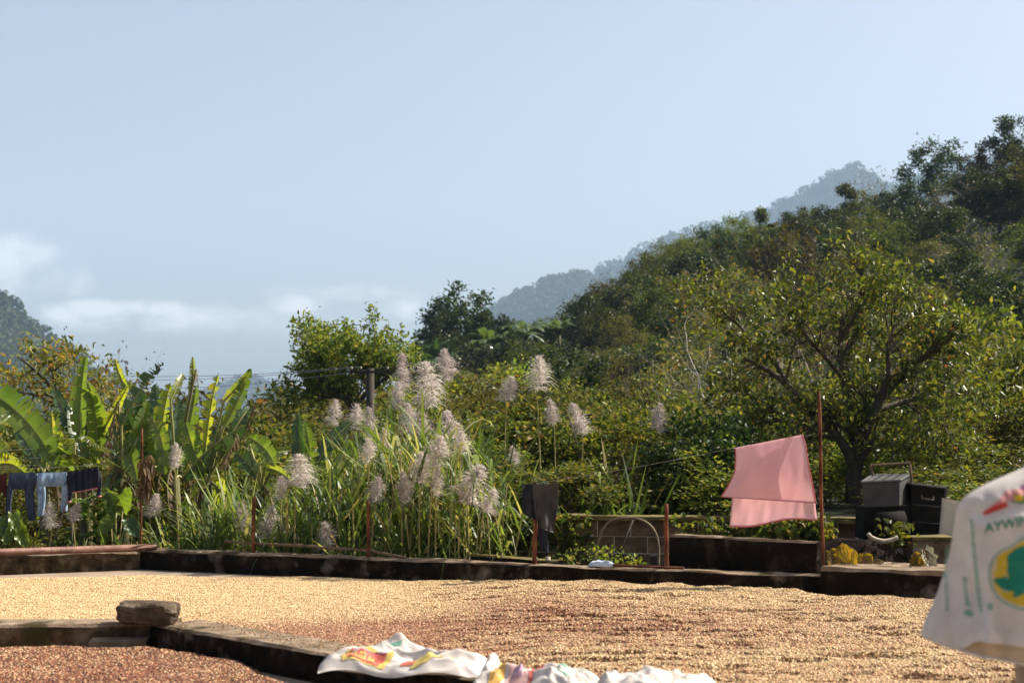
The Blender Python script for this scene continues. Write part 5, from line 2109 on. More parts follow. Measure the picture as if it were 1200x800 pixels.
HZ = ((590, 'left of the blue mountain spur'), (690, 'under the blue spur'), (760, 'under the descending crest trees'), (830, 'under the upright dark crest tree'), (900, 'under the feathery crest tree'), (970, 'under the olive crest tree'), (1030, 'under the slender tiered tree'),
      (1090, 'under the bare crest tree'), (1150, 'under the tall loose tree'), (1190, 'under the wide bronze tree'), (2000, 'at the right edge of the hill'))
CREST = 'trees on the crest of the hill'
for k, px, yt, Y, wd, lb in (
    ('loose', 1100, 163, 195, 1.05, 'tall dark loose-crowned tree, highest on the crest but for the one at the edge'),
    ('bronze', 1160, 170, 185, 1.25, 'wide bronze-topped dark tree on the upper right of the crest'),
    ('dark', 1196, 128, 185, 1.0, 'tall dark tree at the very top of the hill'),
    ('dark', 1132, 200, 188, 1.0, 'dark tree filling the gap between the two tall crest trees'),
    ('dark', 1055, 213, 190, .95, 'compact dark round tree left of the tall loose tree'),
    ('dark', 1038, 228, 186, .9, 'small dark tree below the bare grey crest tree'),
    ('bare', 1042, 190, 198, 1.0, 'bare grey tree standing against the far mountain'),
    ('rusty', 1016, 226, 196, 1.2, 'reddish half bare tree beside the slender tiered tree'),
    ('tier', 994, 214, 186, 1.0, 'slender tree with tiered tufts against the blue mountain'),
    ('dark', 962, 238, 190, 1.15, 'low dark flat-topped tree on the crest left of the slender tree'),
    ('olive', 942, 249, 182, 1.25, 'yellowish olive tree with drooping crown on the crest'),
    ('tier', 893, 243, 192, .9, 'small narrow tree poking above the crest beside the mountain slope'),
    ('feather', 905, 262, 186, 1.2, 'pale feathery tree on the crest below the narrow one'),
    ('feather', 862, 253, 188, 1.3, 'broad feathery green tree on the middle of the crest'),
    ('feather', 828, 262, 190, 1.1, 'light yellowish feathery tree on the crest beside the dark one'),
    ('dark', 802, 276, 184, .85, 'upright dark tree on the crest, left of the yellowish feathery tree'),
    ('bronze', 762, 293, 186, .9, 'bronze tree on the descending crest'),
    ('feather', 776, 284, 190, .9, 'feathery tree on the descending crest'),
    ('bare', 708, 316, 190, .8, 'thin half bare tree on the lower crest before the blue spur'),
    ('olive', 735, 318, 182, 1.1, 'olive tree on the lower crest'),
    ('dark', 716, 345, 176, 1.1, 'dark tree below the thin half bare tree'),
    ('dark', 541, 338, 152, 1.05, 'big round dark tree left on the lower hill above the banana thicket'),
    ('dark', 515, 368, 148, .8, 'dark shoulder tree on the left of the big round tree'),
    ('dark', 575, 362, 150, .9, 'dark tree at the right shoulder of the big round tree'),
    ('dark', 497, 396, 146, .8, 'lowest dark tree of the mass left of the big round tree'),
    ('dark', 530, 392, 144, 1.0, 'dark tree in front of the big round tree, above the fronds'),
    ('olive', 640, 374, 160, 1.1, 'olive tree joining the banana thicket to the slope'),
    ('dark', 672, 364, 163, 1.0, 'dark tree where the slope begins right of the banana thicket'),
    ('dark', 602, 392, 137, 1.0, 'dark tree standing before the banana thicket'),
    ('dark', 560, 400, 135, 1.0, 'dark tree before the big round tree, left of the thicket'),
    ('dark', 640, 402, 130, 1.0, 'dark tree in front of the thicket under the spur'),
    ('bronze', 1192, 205, 172, 1.1, 'bronze leaved tree at the right edge below the top'),
    ('dark', 1075, 262, 180, 1.0, 'dark tree in the shade under the tall loose tree'),
    ('dark', 875, 285, 176, 1.0, 'dark tree in the shade below the broad feathery crest tree'),
):
    put_px(k, px, yt, Y, lb, CREST, wd)

# the closed canopy of the crest itself
for i, px in enumerate(np.arange(648, 975, 19)):
    yt = float(np.interp(px, [640, 690, 720, 745, 770, 800, 830, 860, 900, 945, 975], [374, 352, 330, 309, 288, 271, 261, 255, 259, 247, 238])) + rH.normal(2, 4)
    w = rH.random()
    k = 'dark' if w < .40 else 'feather' if w < .72 else 'olive'
    Y = 170 + (px - 648) * .06
    put_px(k, px, yt, Y, {'dark': 'dark crowned tree', 'feather': 'pale feathery tree', 'olive': 'olive green tree'}[k] + ' of the closed crest canopy, ' + zone(px, HZ), CREST, 1.0, h=6.5)
# banana plants on the hill
BG = 'banana plants on the hillside'
for i, (px, yt, Y) in enumerate(((556, 385, 146), (572, 372, 148), (588, 366, 150), (602, 372, 150), (615, 362, 152), (628, 368, 154), (641, 372, 155), (655, 366, 156), (575, 395, 143), (592, 398, 143), (560, 412, 140), (612, 396, 144),
                                 (560, 432, 137), (545, 440, 137), (578, 428, 138), (672, 358, 160), (682, 366, 160), (536, 418, 140))):
    put_px('banana', px, yt, Y, ('front' if Y < 141 else 'middle' if Y < 149 else 'rear') + ' banana plant of the lower hill thicket, ' + zone(px, ((565, 'beside the round dark tree'), (600, 'right of the round dark tree'), (630, 'under the blue spur peak'), (665, 'right of the spur peak'), (900, 'towards the wooded slope'))), BG, 1.5, h=5.4)
for px, yt, Y in ((497, 396, 142), (508, 388, 143), (520, 384, 144), (488, 408, 141), (505, 410, 139), (522, 412, 139), (540, 402, 140)):
    put_px('darkbanana', px, yt, Y, ('front' if Y < 141 else 'rear') + ' dark fronded plant on the hill flank, ' + ('at its left end' if px < 500 else 'above the narrow plume' if px < 530 else 'below the round dark tree'), 'dark fronds on the hill flank', 1.35, h=4.6)
for px, yt, Y, lb in ((1060, 246, 172, 'pale banana plant alone on the upper slope below the crest trees'), (1075, 258, 170, 'small banana plant just right of the pale one on the upper slope'), (1160, 236, 168, 'banana plant with upright blades on the slope at the upper right'),
                      (1130, 234, 170, 'banana plant half hidden under the tall dark tree'), (1197, 214, 165, 'banana plant at the right edge of the hill'), (1065, 268, 168, 'lowest banana plant of the upper slope')):
    put_px('banana', px, yt, Y, lb, BG, 1.1, h=3.6)

# the slope between: rows of trees and scrub from the crest down to the foot
SL = {'dark': 'dark evergreen tree in the wood on the slope', 'olive': 'olive green tree in the wood on the slope', 'feather': 'feathery pale tree in the wood on the slope', 'bare': 'bare grey twigged tree in the wood on the slope',
      'scrub': 'low dull green scrub tree on the slope', 'rusty': 'rust coloured scrub tree on the slope', 'bronze': 'bronze brown tree in the wood on the slope', 'lime': 'yellow green bushy tree on the slope'}
cnt = 0
for Y in (172, 158, 145, 132, 120, 109, 99, 90, 82, 75, 68, 62):
    gap = 5.2 if Y > 100 else 4.0
    x0 = -.065 if Y > 110 else (-.03 if Y > 80 else -.12)
    xs = np.arange(x0 * Y, .335 * Y, gap)
    for X in xs:
        Xj, Yj = X + rH.normal(0, gap * .3), Y + rH.normal(0, 3.0)
        px = 600 + FPX * Xj / Yj
        if Y > 96 and px < 690:
            continue
        w = rH.random()
        if Y > 125:
            kind = 'dark' if w < .54 else 'olive' if w < .70 else 'feather' if w < .80 else 'bare' if w < .90 else 'bronze' if w < .91 else 'scrub'  # extra dark-leaved trees stand in for shadow under the crest
            h = rH.uniform(4.2, 6.4)
        elif Y > 85:
            kind = 'olive' if w < .24 else 'scrub' if w < .40 else 'bare' if w < .58 else 'dark' if w < .80 else 'feather' if w < .90 else 'rusty'
            h = rH.uniform(3.0, 4.8)
        else:
            kind = 'scrub' if w < .28 else 'bare' if w < .50 else 'olive' if w < .76 else 'rusty' if w < .81 else 'lime' if w < .84 else 'dark'
            h = rH.uniform(2.4, 4.2)
        put(kind, Xj, Yj, h, SL[kind].replace(' in the wood on the slope', '').replace('low dull green', 'dull green').replace('yellow green bushy', 'lime bushy').replace('rust coloured', 'rusty').replace('bare grey twigged', 'bare grey').replace(' on the slope', '') + ' ' + ('high on' if Y > 140 else 'upper middle of' if Y > 115 else 'lower middle of' if Y > 85 else 'low on' if Y > 70 else 'at the foot of') + ' the slope, ' + zone(px, HZ), 'trees covering the slope', 1.15 if kind != 'bare' else 1.25)
        cnt += 1
# single conspicuous shrubs low on the slope
put_px('lime', 654, 446, 72, 'small round yellow shrub at the foot of the slope behind the vines', None, 1.3, 1.0)
put_px('rusty', 575, 438, 70, 'rust tinged bush at the foot of the slope left of the yellow shrub', None, 1.6, 1.0)

# undergrowth over the slope: leaf cover nobody could count
r = rng_(640)
k = 42000
Yg = 50 + 150 * r.random(k) ** .9
Xg = (r.uniform(-.075, .34, k)) * Yg
Zg = ground_h(Xg, Yg)
um = MB()
D = r.normal(size=(k, 3))
D[:, 2] = np.abs(D[:, 2]) * .5
um.leaves(np.stack([Xg, Yg, Zg + r.uniform(0, .45, k)], 1), D, nrm(r.normal(size=(k, 3)) + [0, 0, 1.0]), r.uniform(.3, .75, k), r.uniform(.16, .34, k), False)
part('undergrowth', um.mesh('undergrowth', M['l_olive']), kind='stuff')

# house on the hillside
hx = A(1104, 298, 150)
hz = hx[2] - 1.6
hh = thing('hill_house', 'small house with a red roof half hidden in the trees on the slope', 'house', (hx[0], 150, hz))
mb = MB()
mb.box((hx[0], 150, hz + .9), (3.2, 2.6, 2.6), rz=.2)
wpart('house_wall', mb, noise_mat('house_render', [(.3, (.35, .36, .36)), (.7, (.5, .5, .49))], 2), hh)
mb = MB()
mb.box((hx[0], 150, hz + 2.42), (3.8, 3.2, .35), rz=.2, top=(.9, .5))
wpart('roof', mb, noise_mat('rusty_roof', [(.3, (.18, .06, .04)), (.7, (.34, .14, .10))], 3), hh)
for dx in (-.8, .8):
    mb = MB()
    mb.box((hx[0] + dx * .98, 150 - 1.33 + dx * .2, hz + 1.1), (.7, .08, .9), rz=.2)
    wpart('window', mb, noise_mat('turquoise_paint', [(.3, (.03, .30, .36)), (.7, (.06, .42, .48))], 3), hh)

# ------------------------------------------------------------------ trees of the middle distance
# leafy tree in the middle of the picture
def px_tree(name, label, Y, base, limbs, crown, leafmat, bark, leaf, per, spread, ntips, seed, kids=(3, 4), L=.9, lev=2, full=True, aspect=.5, up=.12, twig_r=.02, extra=None, group=None):
    """limbs: list of (photograph polylines with depth offset, radii); branches grow from them; leaves round the twig ends"""
    r = rng_(seed)
    b = A(*base, Y)
    zg = float(ground_h(np.array([b[0]]), np.array([Y]))[0])
    t = thing(name, label, 'tree', (b[0], Y, zg), group=group)
    tm = MB()
    tips = []
    for pts, rads, dy in limbs:
        P = np.array([A(x, y, Y + dy * (i / max(1, len(pts) - 1))) for i, (x, y) in enumerate(pts)])
        n = 14
        s = np.linspace(0, len(pts) - 1, n)
        C = np.stack([np.interp(s, np.arange(len(pts)), P[:, q]) for q in range(3)], 1)
        for _ in range(2):
            C[1:-1] = (C[:-2] + 2 * C[1:-1] + C[2:]) / 4
        R = np.interp(s, [0, len(pts) - 1], rads)
        tm.tube(C, R, 8, cap=False)
        for q in range(ntips):
            i = int(r.uniform(.25, 1) * (n - 1))
            d0 = nrm(C[min(i + 1, n - 1)] - C[i - 1])
            grow(tm, r, C[i], rot_toward(d0, r.uniform(.4, 1.1), r.uniform(0, 6.28)), L * r.uniform(.6, 1.2), max(R[i] * .5, twig_r), lev, tips, up, kids, (.35, .95), (.5, .75), .18, 5, .5)
    T = np.array([q[0] for q in tips])
    cm = MB()
    if crown:
        T = T[r.permutation(len(T))[:crown]]
    leaf_cloud(cm, r, T, per, spread, leaf, full, .6, None, aspect, .35)
    if extra is not None:
        extra(cm, r)
    wpart('trunk', tm, bark, t, smooth=True)
    wpart('crown', cm, leafmat, t)
    print(label[:40], 'tips', len(tips))
    return t


YT = 46.0
px_tree('broadleaf_tree', 'rounded fine-leaved tree rising above the plumes against the sky', YT, (418, 500),
        [([(418, 505), (414, 480), (408, 460), (403, 440), (400, 418)], (.13, .03), 0), ([(414, 480), (430, 460), (440, 440), (444, 418)], (.07, .02), .8), ([(412, 474), (392, 460), (372, 444), (364, 426)], (.06, .02), -.8),
         ([(424, 466), (442, 452), (456, 438)], (.05, .02), -1.0), ([(404, 450), (388, 430), (382, 412)], (.05, .02), 1.2), ([(410, 466), (384, 466), (360, 460)], (.05, .02), .4), ([(430, 458), (424, 432), (422, 408)], (.04, .02), -1.2)],
        2200, M['l_mid'], M['bark'], .145, 4, .11, 12, 701, L=.66, lev=2, aspect=.42, up=.12)

# the big sparse tree at the right
YR = 25.0
px_tree('broadleaf_tree', 'big spreading tree with glossy leaves and a leaning dark trunk behind the machine', YR, (1000, 575),
        [([(1000, 590), (1000, 560), (1004, 535), (1008, 515), (1020, 490), (1034, 465), (1042, 440)], (.13, .06), 0),
         ([(1000, 545), (990, 520), (972, 500), (950, 478), (925, 452), (900, 432), (872, 420)], (.085, .025), -.5),
         ([(1006, 520), (1000, 490), (990, 455), (985, 420), (983, 395), (988, 368)], (.07, .02), .7),
         ([(1034, 465), (1058, 440), (1080, 420), (1102, 405), (1118, 380)], (.06, .02), -.6), ([(1024, 482), (1060, 470), (1095, 462), (1128, 455)], (.05, .02), .6),
         ([(925, 452), (905, 420), (880, 395), (862, 378), (842, 360)], (.035, .015), .8), ([(986, 440), (960, 410), (942, 390), (928, 368)], (.04, .016), -.8),
         ([(1042, 440), (1040, 405), (1050, 380), (1048, 350)], (.045, .016), .5), ([(985, 400), (1005, 365), (1012, 345), (1018, 325)], (.035, .014), -.5), ([(1060, 470), (1085, 490), (1110, 500)], (.03, .012), -.8), ([(960, 488), (930, 495), (905, 490)], (.03, .012), .4)],
        1900, M['l_big'], M['bark'], .088, 4, .075, 17, 710, L=.50, lev=2, aspect=.62, up=.04, twig_r=.010)
# bare pale branched trees left of it
for i, (px, pb, Y, lb) in enumerate(((880, 440, 40, 'bare pale twigged tree left of the big spreading tree'), (755, 470, 44, 'leafless grey tree above the vine mound'), (940, 400, 46, 'bare pale twigged tree behind the crown of the spreading tree'), (830, 470, 36, 'leafless tree with forked pale limbs behind the dark bush'))):
    put_px('bare', px, pb - 118 + (0, 60, -20, 30)[i], Y, lb, None, 1.1)
put_px('bare', 120, 402, 70, 'thin leafless tree standing up against the sky behind the banana plants', None, .8)
put_px('bare', 152, 420, 66, 'small leafless tree behind the banana plants, left of the valley gap', None, 1.0)

# reddish tree behind the left banana plants
px_tree('fruit_tree', 'sparse tree with reddish young leaves behind the left banana plants', 32.0, (108, 540),
        [([(120, 560), (100, 510), (80, 480), (58, 450), (36, 428), (20, 418)], (.07, .015), 0), ([(95, 500), (70, 475), (40, 462), (12, 458)], (.04, .012), .6), ([(100, 510), (104, 480), (100, 462), (88, 450)], (.04, .012), -.6), ([(112, 530), (128, 495), (134, 476)], (.035, .012), .4),
         ([(70, 465), (60, 440), (72, 425)], (.03, .012), -.4)],
        420, M['l_red'], M['bark'], .11, 4, .12, 10, 720, L=.45, lev=1, aspect=.5, twig_r=.010)
# more trees along the valley edge behind the grass
for px, yt, Y, k, lb, wd in ((300, 470, 52, 'rusty', 'dull bush with brownish tips behind the right banana plants', 1.3), (330, 462, 60, 'dark', 'dark bush below the rounded fine-leaved tree', 1.1), (265, 462, 66, 'bare', 'grey bare bush at the valley gap', .9), (255, 478, 50, 'scrub', 'scrubby bush in the valley gap behind the yellow banana leaf', 1.3),
                             (360, 470, 48, 'scrub', 'dull scrub tree beneath the rounded fine-leaved tree', 1.4), (470, 450, 62, 'olive', 'olive tree behind the tallest plumes', 1.2), (500, 440, 66, 'scrub', 'scrub tree to the right behind the tallest plumes', 1.4), (525, 455, 60, 'lime', 'bright green bush right behind the plumes', 1.3),
                             (60, 490, 56, 'dark', 'dark bush low behind the reddish tree', 1.3), (20, 480, 60, 'olive', 'olive bush low at the left behind the big banana leaf', 1.4), (160, 470, 60, 'scrub', 'scrub bush behind the dead banana leaf', 1.4), (210, 475, 58, 'olive', 'olive bush behind the yellow banana leaves', 1.4), (390, 455, 50, 'rusty', 'bush with red and yellow leaves under the rounded fine-leaved tree', 1.5), (440, 462, 46, 'rusty', 'bush with red and yellow leaves behind the utility pole', 1.4)):
    put_px(k, px, yt, Y, lb, None, wd)

# ------------------------------------------------------------------ near shrubs and vine mounds
SHR = {}


def shrub(kind, seed, mat, h, w, nclump, per, size, aspect=.55, cr=.22, shell=.35, bark='bark', full=True):
    r = rng_(seed)
    tm = MB()
    tips = []
    for q in range(6):
        grow(tm, r, (r.normal(0, .1), r.normal(0, .1), -.1), rot_toward((0, 0, 1), r.uniform(.05, .6), q * 1.05), h * .5, .022, 2, tips, .18, (2, 3), (.3, .8), (.55, .8), .15, 5, .55)
    pts = clump_points(r, nclump, w, w, h * .5, h * .52, shell)
    pts[:, 2] = np.clip(pts[:, 2], .05, None)
    cm = MB()
    leaf_cloud(cm, r, pts, per, cr, size, full, .6, np.array([0, 0, h * .2]), aspect, .3)
    SHR.setdefault(kind, []).append((tm.mesh('stems', M[bark], True), cm.mesh('foliage', mat), h))


for s in range(3):
    shrub('coffee', 800 + s, M['l_big'], 2.6, 1.0, 46, 44, .125, .5, .15)
for s in range(3):
    shrub('vine', 810 + s, M['l_vine'], 2.0, 1.15, 54, 48, .095, .85, .13, .55)
for s in range(3):
    shrub('scrub', 820 + s, M['l_scrub'], 2.0, 1.05, 48, 44, .085, .5, .14, .4)
for s in range(2):
    shrub('mid', 830 + s, M['l_mid'], 2.2, 1.0, 46, 42, .11, .5, .14, .4)
for s in range(2):
    shrub('darkvine', 840 + s, M['l_dark'], 2.0, 1.1, 84, 40, .11, .8, .18, .45)
SN = {'coffee': 'glossy_shrub', 'vine': 'vine_mound', 'scrub': 'twiggy_shrub', 'mid': 'leafy_shrub', 'darkvine': 'vine_mound'}
rS = rng_(650)


def bush(kind, px, ytop, Y, label, group, wide=1.0, hmin=.7):
    Y = max(Y, behind(px, .6))
    v = SHR[kind][int(rS.integers(len(SHR[kind])))]
    X = (px - 600) / FPX * Y
    zg = float(ground_h(np.array([X]), np.array([Y]))[0])
    h = max(CAM_H + (520 - ytop) / FPX * Y - zg, hmin)
    s = h / v[2]
    w = min(wide * max(s, .75), 1.7)
    t = thing(SN[kind], label, 'shrub', (X, Y, zg - .05), float(rS.uniform(0, 6.28)), (w, w, s), group)
    part('stems', v[0], t)
    part('foliage', v[1], t)
    return t


NB = 'shrubs in the thicket behind the yard'
LB = {'coffee': 'glossy leaved shrub in the thicket at the right behind the yard', 'vine': 'leafy vine covered mound in the thicket behind the yard', 'scrub': 'twiggy dull shrub in the thicket behind the yard',
      'mid': 'fresh green leafy shrub in the thicket behind the yard', 'darkvine': 'dark vine covered bush in the thicket behind the yard'}
def blabel(k, px, Y):
    return LB[k].split(' in the thicket')[0] + (' in front' if Y < 24.8 else ' one row back' if Y < 27.5 else ' in the third row' if Y < 32 else ' in the fourth row' if Y < 37 else ' farthest back') + ', ' + zone(px, NZ)


# right: glossy shrubs up to the frame edge
for Y, ytop, x0, x1, dx in ((23.5, 560, 1060, 1240, 46), (25.5, 505, 880, 1260, 44), (28, 455, 1040, 1280, 42), (31, 415, 1060, 1290, 46), (35, 402, 1090, 1290, 50), (40, 386, 1110, 1300, 50), (33, 440, 900, 1060, 46), (46, 372, 1130, 1300, 54)):
    for px in np.arange(x0, x1, dx):
        k = 'coffee' if rS.random() < .66 else ('mid' if rS.random() < .5 else 'scrub')
        bush(k, px + rS.normal(0, 9), ytop + rS.normal(0, 14), Y + rS.normal(0, .5), blabel(k, px, Y), NB, 1.05)
for Y, ytop, x0, x1, dx in ((20.6, 590, 1128, 1320, 40), (21.8, 575, 1100, 1330, 44)):
    for px in np.arange(x0, x1, dx):
        k = 'coffee' if rS.random() < .5 else 'vine'
        bush(k, px + rS.normal(0, 7), ytop + rS.normal(0, 9), Y + rS.normal(0, .3), LB[k].split(' in the thicket')[0] + ' low on the bank behind the sack', NB, .9, .5)
# middle: vines and scrub
for Y, ytop, x0, x1, dx in ((22.8, 560, 560, 900, 40), (24, 520, 540, 860, 42), (26, 478, 530, 720, 42), (26, 500, 720, 900, 42), (29, 472, 520, 900, 42), (33, 468, 540, 960, 42), (38, 462, 480, 1000, 44), (44, 455, 470, 1060, 44), (52, 448, 470, 1080, 46)):
    for px in np.arange(x0, x1, dx):
        w = rS.random()
        k = 'vine' if w < .42 else 'scrub' if w < .74 else 'mid' if w < .92 else 'rusty'
        k = 'scrub' if k == 'rusty' or (Y > 30 and w < .25) else k
        bush(k, px + rS.normal(0, 8), ytop + rS.normal(0, 10), Y + rS.normal(0, .5), blabel(k, px, Y), NB, 1.05)
# left: behind bananas and grass
for Y, ytop, x0, x1, dx in ((26.0, 540, -60, 320, 46), (29, 520, -60, 560, 44), (34, 500, -60, 560, 46), (42, 490, -60, 520, 50)):
    for px in np.arange(x0, x1, dx):
        w = rS.random()
        k = 'scrub' if w < .4 else 'mid' if w < .75 else 'vine'
        bush(k, px + rS.normal(0, 8), ytop + rS.normal(0, 9), Y + rS.normal(0, .5), blabel(k, px, Y), NB, 1.1)
# named mounds
for k, px, yt, Y, wd, lb in (('darkvine', 832, 486, 23.2, .95, 'dark rounded vine covered bush left of the pink sheet'), ('darkvine', 808, 520, 22.8, .8, 'dark vine covered bush at the foot of the rounded one'), ('darkvine', 858, 528, 23.0, .7, 'dark bush hidden behind the pink sheet'), ('vine', 640, 462, 25.2, 1.2, 'highest vine covered mound above the black trousers'),
                            ('vine', 600, 476, 25.0, 1.1, 'vine mound left of the highest one'), ('vine', 672, 490, 24.4, 1.0, 'vine mound sloping down right of the highest one'), ('vine', 580, 520, 24.0, 1.0, 'vine mound behind the tilted white plume'), ('mid', 10, 617, 20.6, .55, 'small yellowish bush at the left edge below the jeans'),
                            ('vine', 578, 616, 20.9, .5, 'small round leaved bush beside the short mossy wall')):
    bush(k, px, yt, Y, lb, None, wd, .4)
# climbers spilling over the block wall
vm = MB()
r = rng_(660)
cl = []
for px0, px1, n in ((590, 660, 40), (655, 690, 16), (880, 960, 70), (780, 880, 30), (940, 975, 26)):
    for _ in range(n):
        px = r.uniform(px0, px1)
        f = np.clip((px - 597) / 400, 0, 1.1)
        Yw = BLK0[1] + (BLK1[1] - BLK0[1]) * f - .06 - abs(r.normal(0, .05))
        z = .74 - abs(r.normal(0, .22 if px0 != 655 else .34))
        cl.append([(px - 600) / FPX * Yw, Yw, z])
leaf_cloud(vm, r, np.array(cl), 9, .06, .075, True, .2, None, .8, .4)
tag(part('wall_creeper', vm.mesh('wall_creeper', M['l_vine'])), 'leafy creeper hanging over the top of the block wall', 'creeper')
# weeds along the wall foot and on the yard corner
for px0, px1, yy, n, lb, mt in ((700, 745, 658, 26, 'yellow green weeds growing behind the low wall before the hoop', 'l_lime'), (655, 700, 654, 16, 'small weeds beside the pale upright pipe', 'l_vine')):
    vm = MB()
    pts = []
    for _ in range(n):
        px = r.uniform(px0, px1)
        q = wallpt(px, .42)
        for z in np.linspace(.12, .12 + r.uniform(.15, .34), 4):
            pts.append([q[0] + r.normal(0, .02), q[1] + r.normal(0, .08), z])
    leaf_cloud(vm, r, np.array(pts), 4, .03, .05, True, .6)
    tag(part('weeds', vm.mesh('weeds', M[mt])), lb, 'weeds')
vm = MB()
pts = []
for _ in range(22):
    q = A(r.uniform(1030, 1066), r.uniform(612, 640), 18.55 + r.uniform(0, .2))
    pts.append(q)
leaf_cloud(vm, r, np.array(pts), 5, .05, .09, True, .5, None, .5)
tag(part('weeds', vm.mesh('weeds', M['l_mid'])), 'weeds growing through the rubbish under the pulping machine', 'weeds')
vm = MB()
q = G(124, 668)
leaf_cloud(vm, r, np.array([[q[0] + r.normal(0, .05), q[1] + .02, .05 + r.uniform(0, .1)] for _ in range(9)] + [[q[0] + .14, q[1] + .07, .10 + r.uniform(0, .07)] for _ in range(4)]), 5, .02, .055, True, .5, None, .8)
tag(part('weeds', vm.mesh('weeds', M['l_vine'])), 'little tuft of weeds at the foot of the left wall', 'weeds')

# ------------------------------------------------------------------ tall grass and plumes
r = rng_(670)
gm_ = MB()
stalks = MB()


def arc_blade(mb, p, az_, L, lean, w, droop):
    n = 6
    t = np.linspace(0, 1, n)
    d = np.array([math.cos(az_), math.sin(az_), 0])
    out = np.sin(t * lean) * L * .8
    zz = (t * math.cos(lean * .5) - droop * t ** 2.4) * L
    C = np.asarray(p) + d * out[:, None] + np.array([0, 0, 1]) * zz[:, None]
    s = np.array([-d[1], d[0], 0])
    ww = w * np.array([.6, 1, 1, .8, .5, .06]) * .5
    P = np.stack([C - s * ww[:, None], C + s * ww[:, None]], 1)
    mb.grid(P)


def grass_top(px):
    return np.interp(px, [180, 230, 280, 330, 380, 420, 455, 480, 520, 560, 600, 640], [590, 560, 545, 548, 530, 505, 478, 476, 482, 500, 540, 580])


for _ in range(400):
    px = r.uniform(185, 612)
    Y = behind(px, .25 + 4.2 * r.random())
    X = (px - 600) / FPX * Y
    top = CAM_H + (520 - (grass_top(px) + abs(r.normal(0, 30)))) / FPX * Y
    z0 = -.3
    H = max(top - z0 - .45, .25)
    lean_ = r.normal(0, .10, 2)
    nbl = int(3 + H * 3.6)
    stalks.tube([(X, Y, z0), (X + lean_[0] * H * .5, Y + lean_[1] * .5, z0 + H * .5), (X + lean_[0] * H, Y + lean_[1], z0 + H)], [.010, .009, .005], 4, cap=False)
    for b in range(nbl):
        f = r.uniform(.12, 1.0)
        p = np.array([X + lean_[0] * H * f, Y + lean_[1] * f, z0 + H * f])
        arc_blade(gm_, p, r.uniform(0, 6.28), r.uniform(.6, 1.3), r.uniform(.3, 1.35), r.uniform(.022, .050), r.uniform(.1, 1.15))
# fountains of bright blades
for px, py, Y, n, L in ((552, 560, 22.2, 70, 1.05), (455, 545, 22.5, 80, 1.15), (490, 560, 22.0, 50, 1.0), (430, 590, 21.6, 50, .9), (520, 620, 21.2, 70, .9), (565, 640, 20.9, 60, .75), (470, 640, 20.8, 70, .8), (540, 655, 20.6, 40, .6), (410, 640, 20.9, 50, .75), (330, 630, 21.2, 50, .8), (250, 630, 21.6, 60, .9), (205, 640, 21.7, 46, .8),
                        (700, 600, 21.9, 40, .85), (740, 600, 21.8, 50, .95), (672, 600, 22.0, 40, .8), (715, 560, 22.6, 30, 1.0), (280, 600, 22.0, 50, .9), (380, 610, 21.6, 50, .9), (140, 640, 22.0, 40, .7), (100, 640, 21.9, 30, .55), (610, 600, 21.9, 40, .7)):
    c = A(px, py, max(Y, behind(px, .3)))
    c[2] = max(c[2] - .35, -.25)
    for _ in range(n):
        arc_blade(gm_, c + r.normal(0, .10, 3) * [1.4, 1, .6], r.uniform(0, 6.28), L * r.uniform(.55, 1.3), r.uniform(.15, 1.15), r.uniform(.022, .050), r.uniform(.0, 1.0))
part('tall_grass', gm_.mesh('tall_grass', M['grass'], True), kind='stuff')
part('grass_stalks', stalks.mesh('grass_stalks', M['stalk'], True), kind='stuff')

# low leaf litter and herbs among the grass
hm = MB()
pts = np.stack([r.uniform(-7.5, 1.0, 900), r.uniform(20.2, 25, 900), r.uniform(-.3, .25, 900)], 1)
pts = pts[(pts[:, 1] > 19.2 - .45 * pts[:, 0] * 0) & (pts[:, 1] > P_COR[1] - .45 * (pts[:, 0] - P_COR[0]) + .5)]
leaf_cloud(hm, r, pts, 9, .16, .085, True, .6)
part('ground_cover', hm.mesh('ground_cover', M['l_vine']), kind='stuff')


def plume_mesh(seed, full=1.0):
    """a feathery panicle one unit tall, hairs sweeping up and out"""
    r = rng_(seed)
    mb = MB()
    k = 420
    t = r.random(k) ** .85
    prof = (.16 + .84 * np.sin(math.pi * np.clip(t * .78 + .20, 0, 1)) ** 1.0 * (1 - .55 * t)) * .40 * full
    a = r.uniform(0, 6.28, k)
    rad = np.stack([np.cos(a), np.sin(a), np.zeros(k)], 1)
    ax = np.stack([.05 * np.sin(t * 3 + seed), .05 * np.cos(t * 2 + seed), t * .82], 1)
    ln = prof * r.uniform(.4, 1.3, k)
    D = rad + np.array([0, 0, 1]) * r.uniform(-.1, 1.1, k)[:, None]
    D = nrm(D)
    S = nrm(np.cross(D, nrm(r.normal(size=(k, 3)))))
    w = .0075
    p1 = ax + D * ln[:, None] * .55
    p2 = ax + D * ln[:, None] * 1.0 + np.array([0, 0, -.32]) * ln[:, None]
    V = np.stack([ax - S * w * .3, ax + S * w * .3, p1 + S * w, p1 - S * w, p2], 1)
    b = np.arange(k)[:, None] * 5
    mb.add(V.reshape(-1, 3), b + np.array([0, 1, 2, 3]))
    mb.more(b + mb.n - k * 5 + np.array([3, 2, 4]))
    # fluff near the hair ends
    m2 = 420
    q = r.integers(0, k, m2)
    c = ax[q] + D[q] * (ln[q] * r.uniform(.3, 1.0, m2))[:, None]
    mb.leaves(c, r.normal(size=(m2, 3)) + D[q], r.normal(size=(m2, 3)), r.uniform(.03, .075, m2), .010, False)
    return mb.mesh('plume', M['plume'])


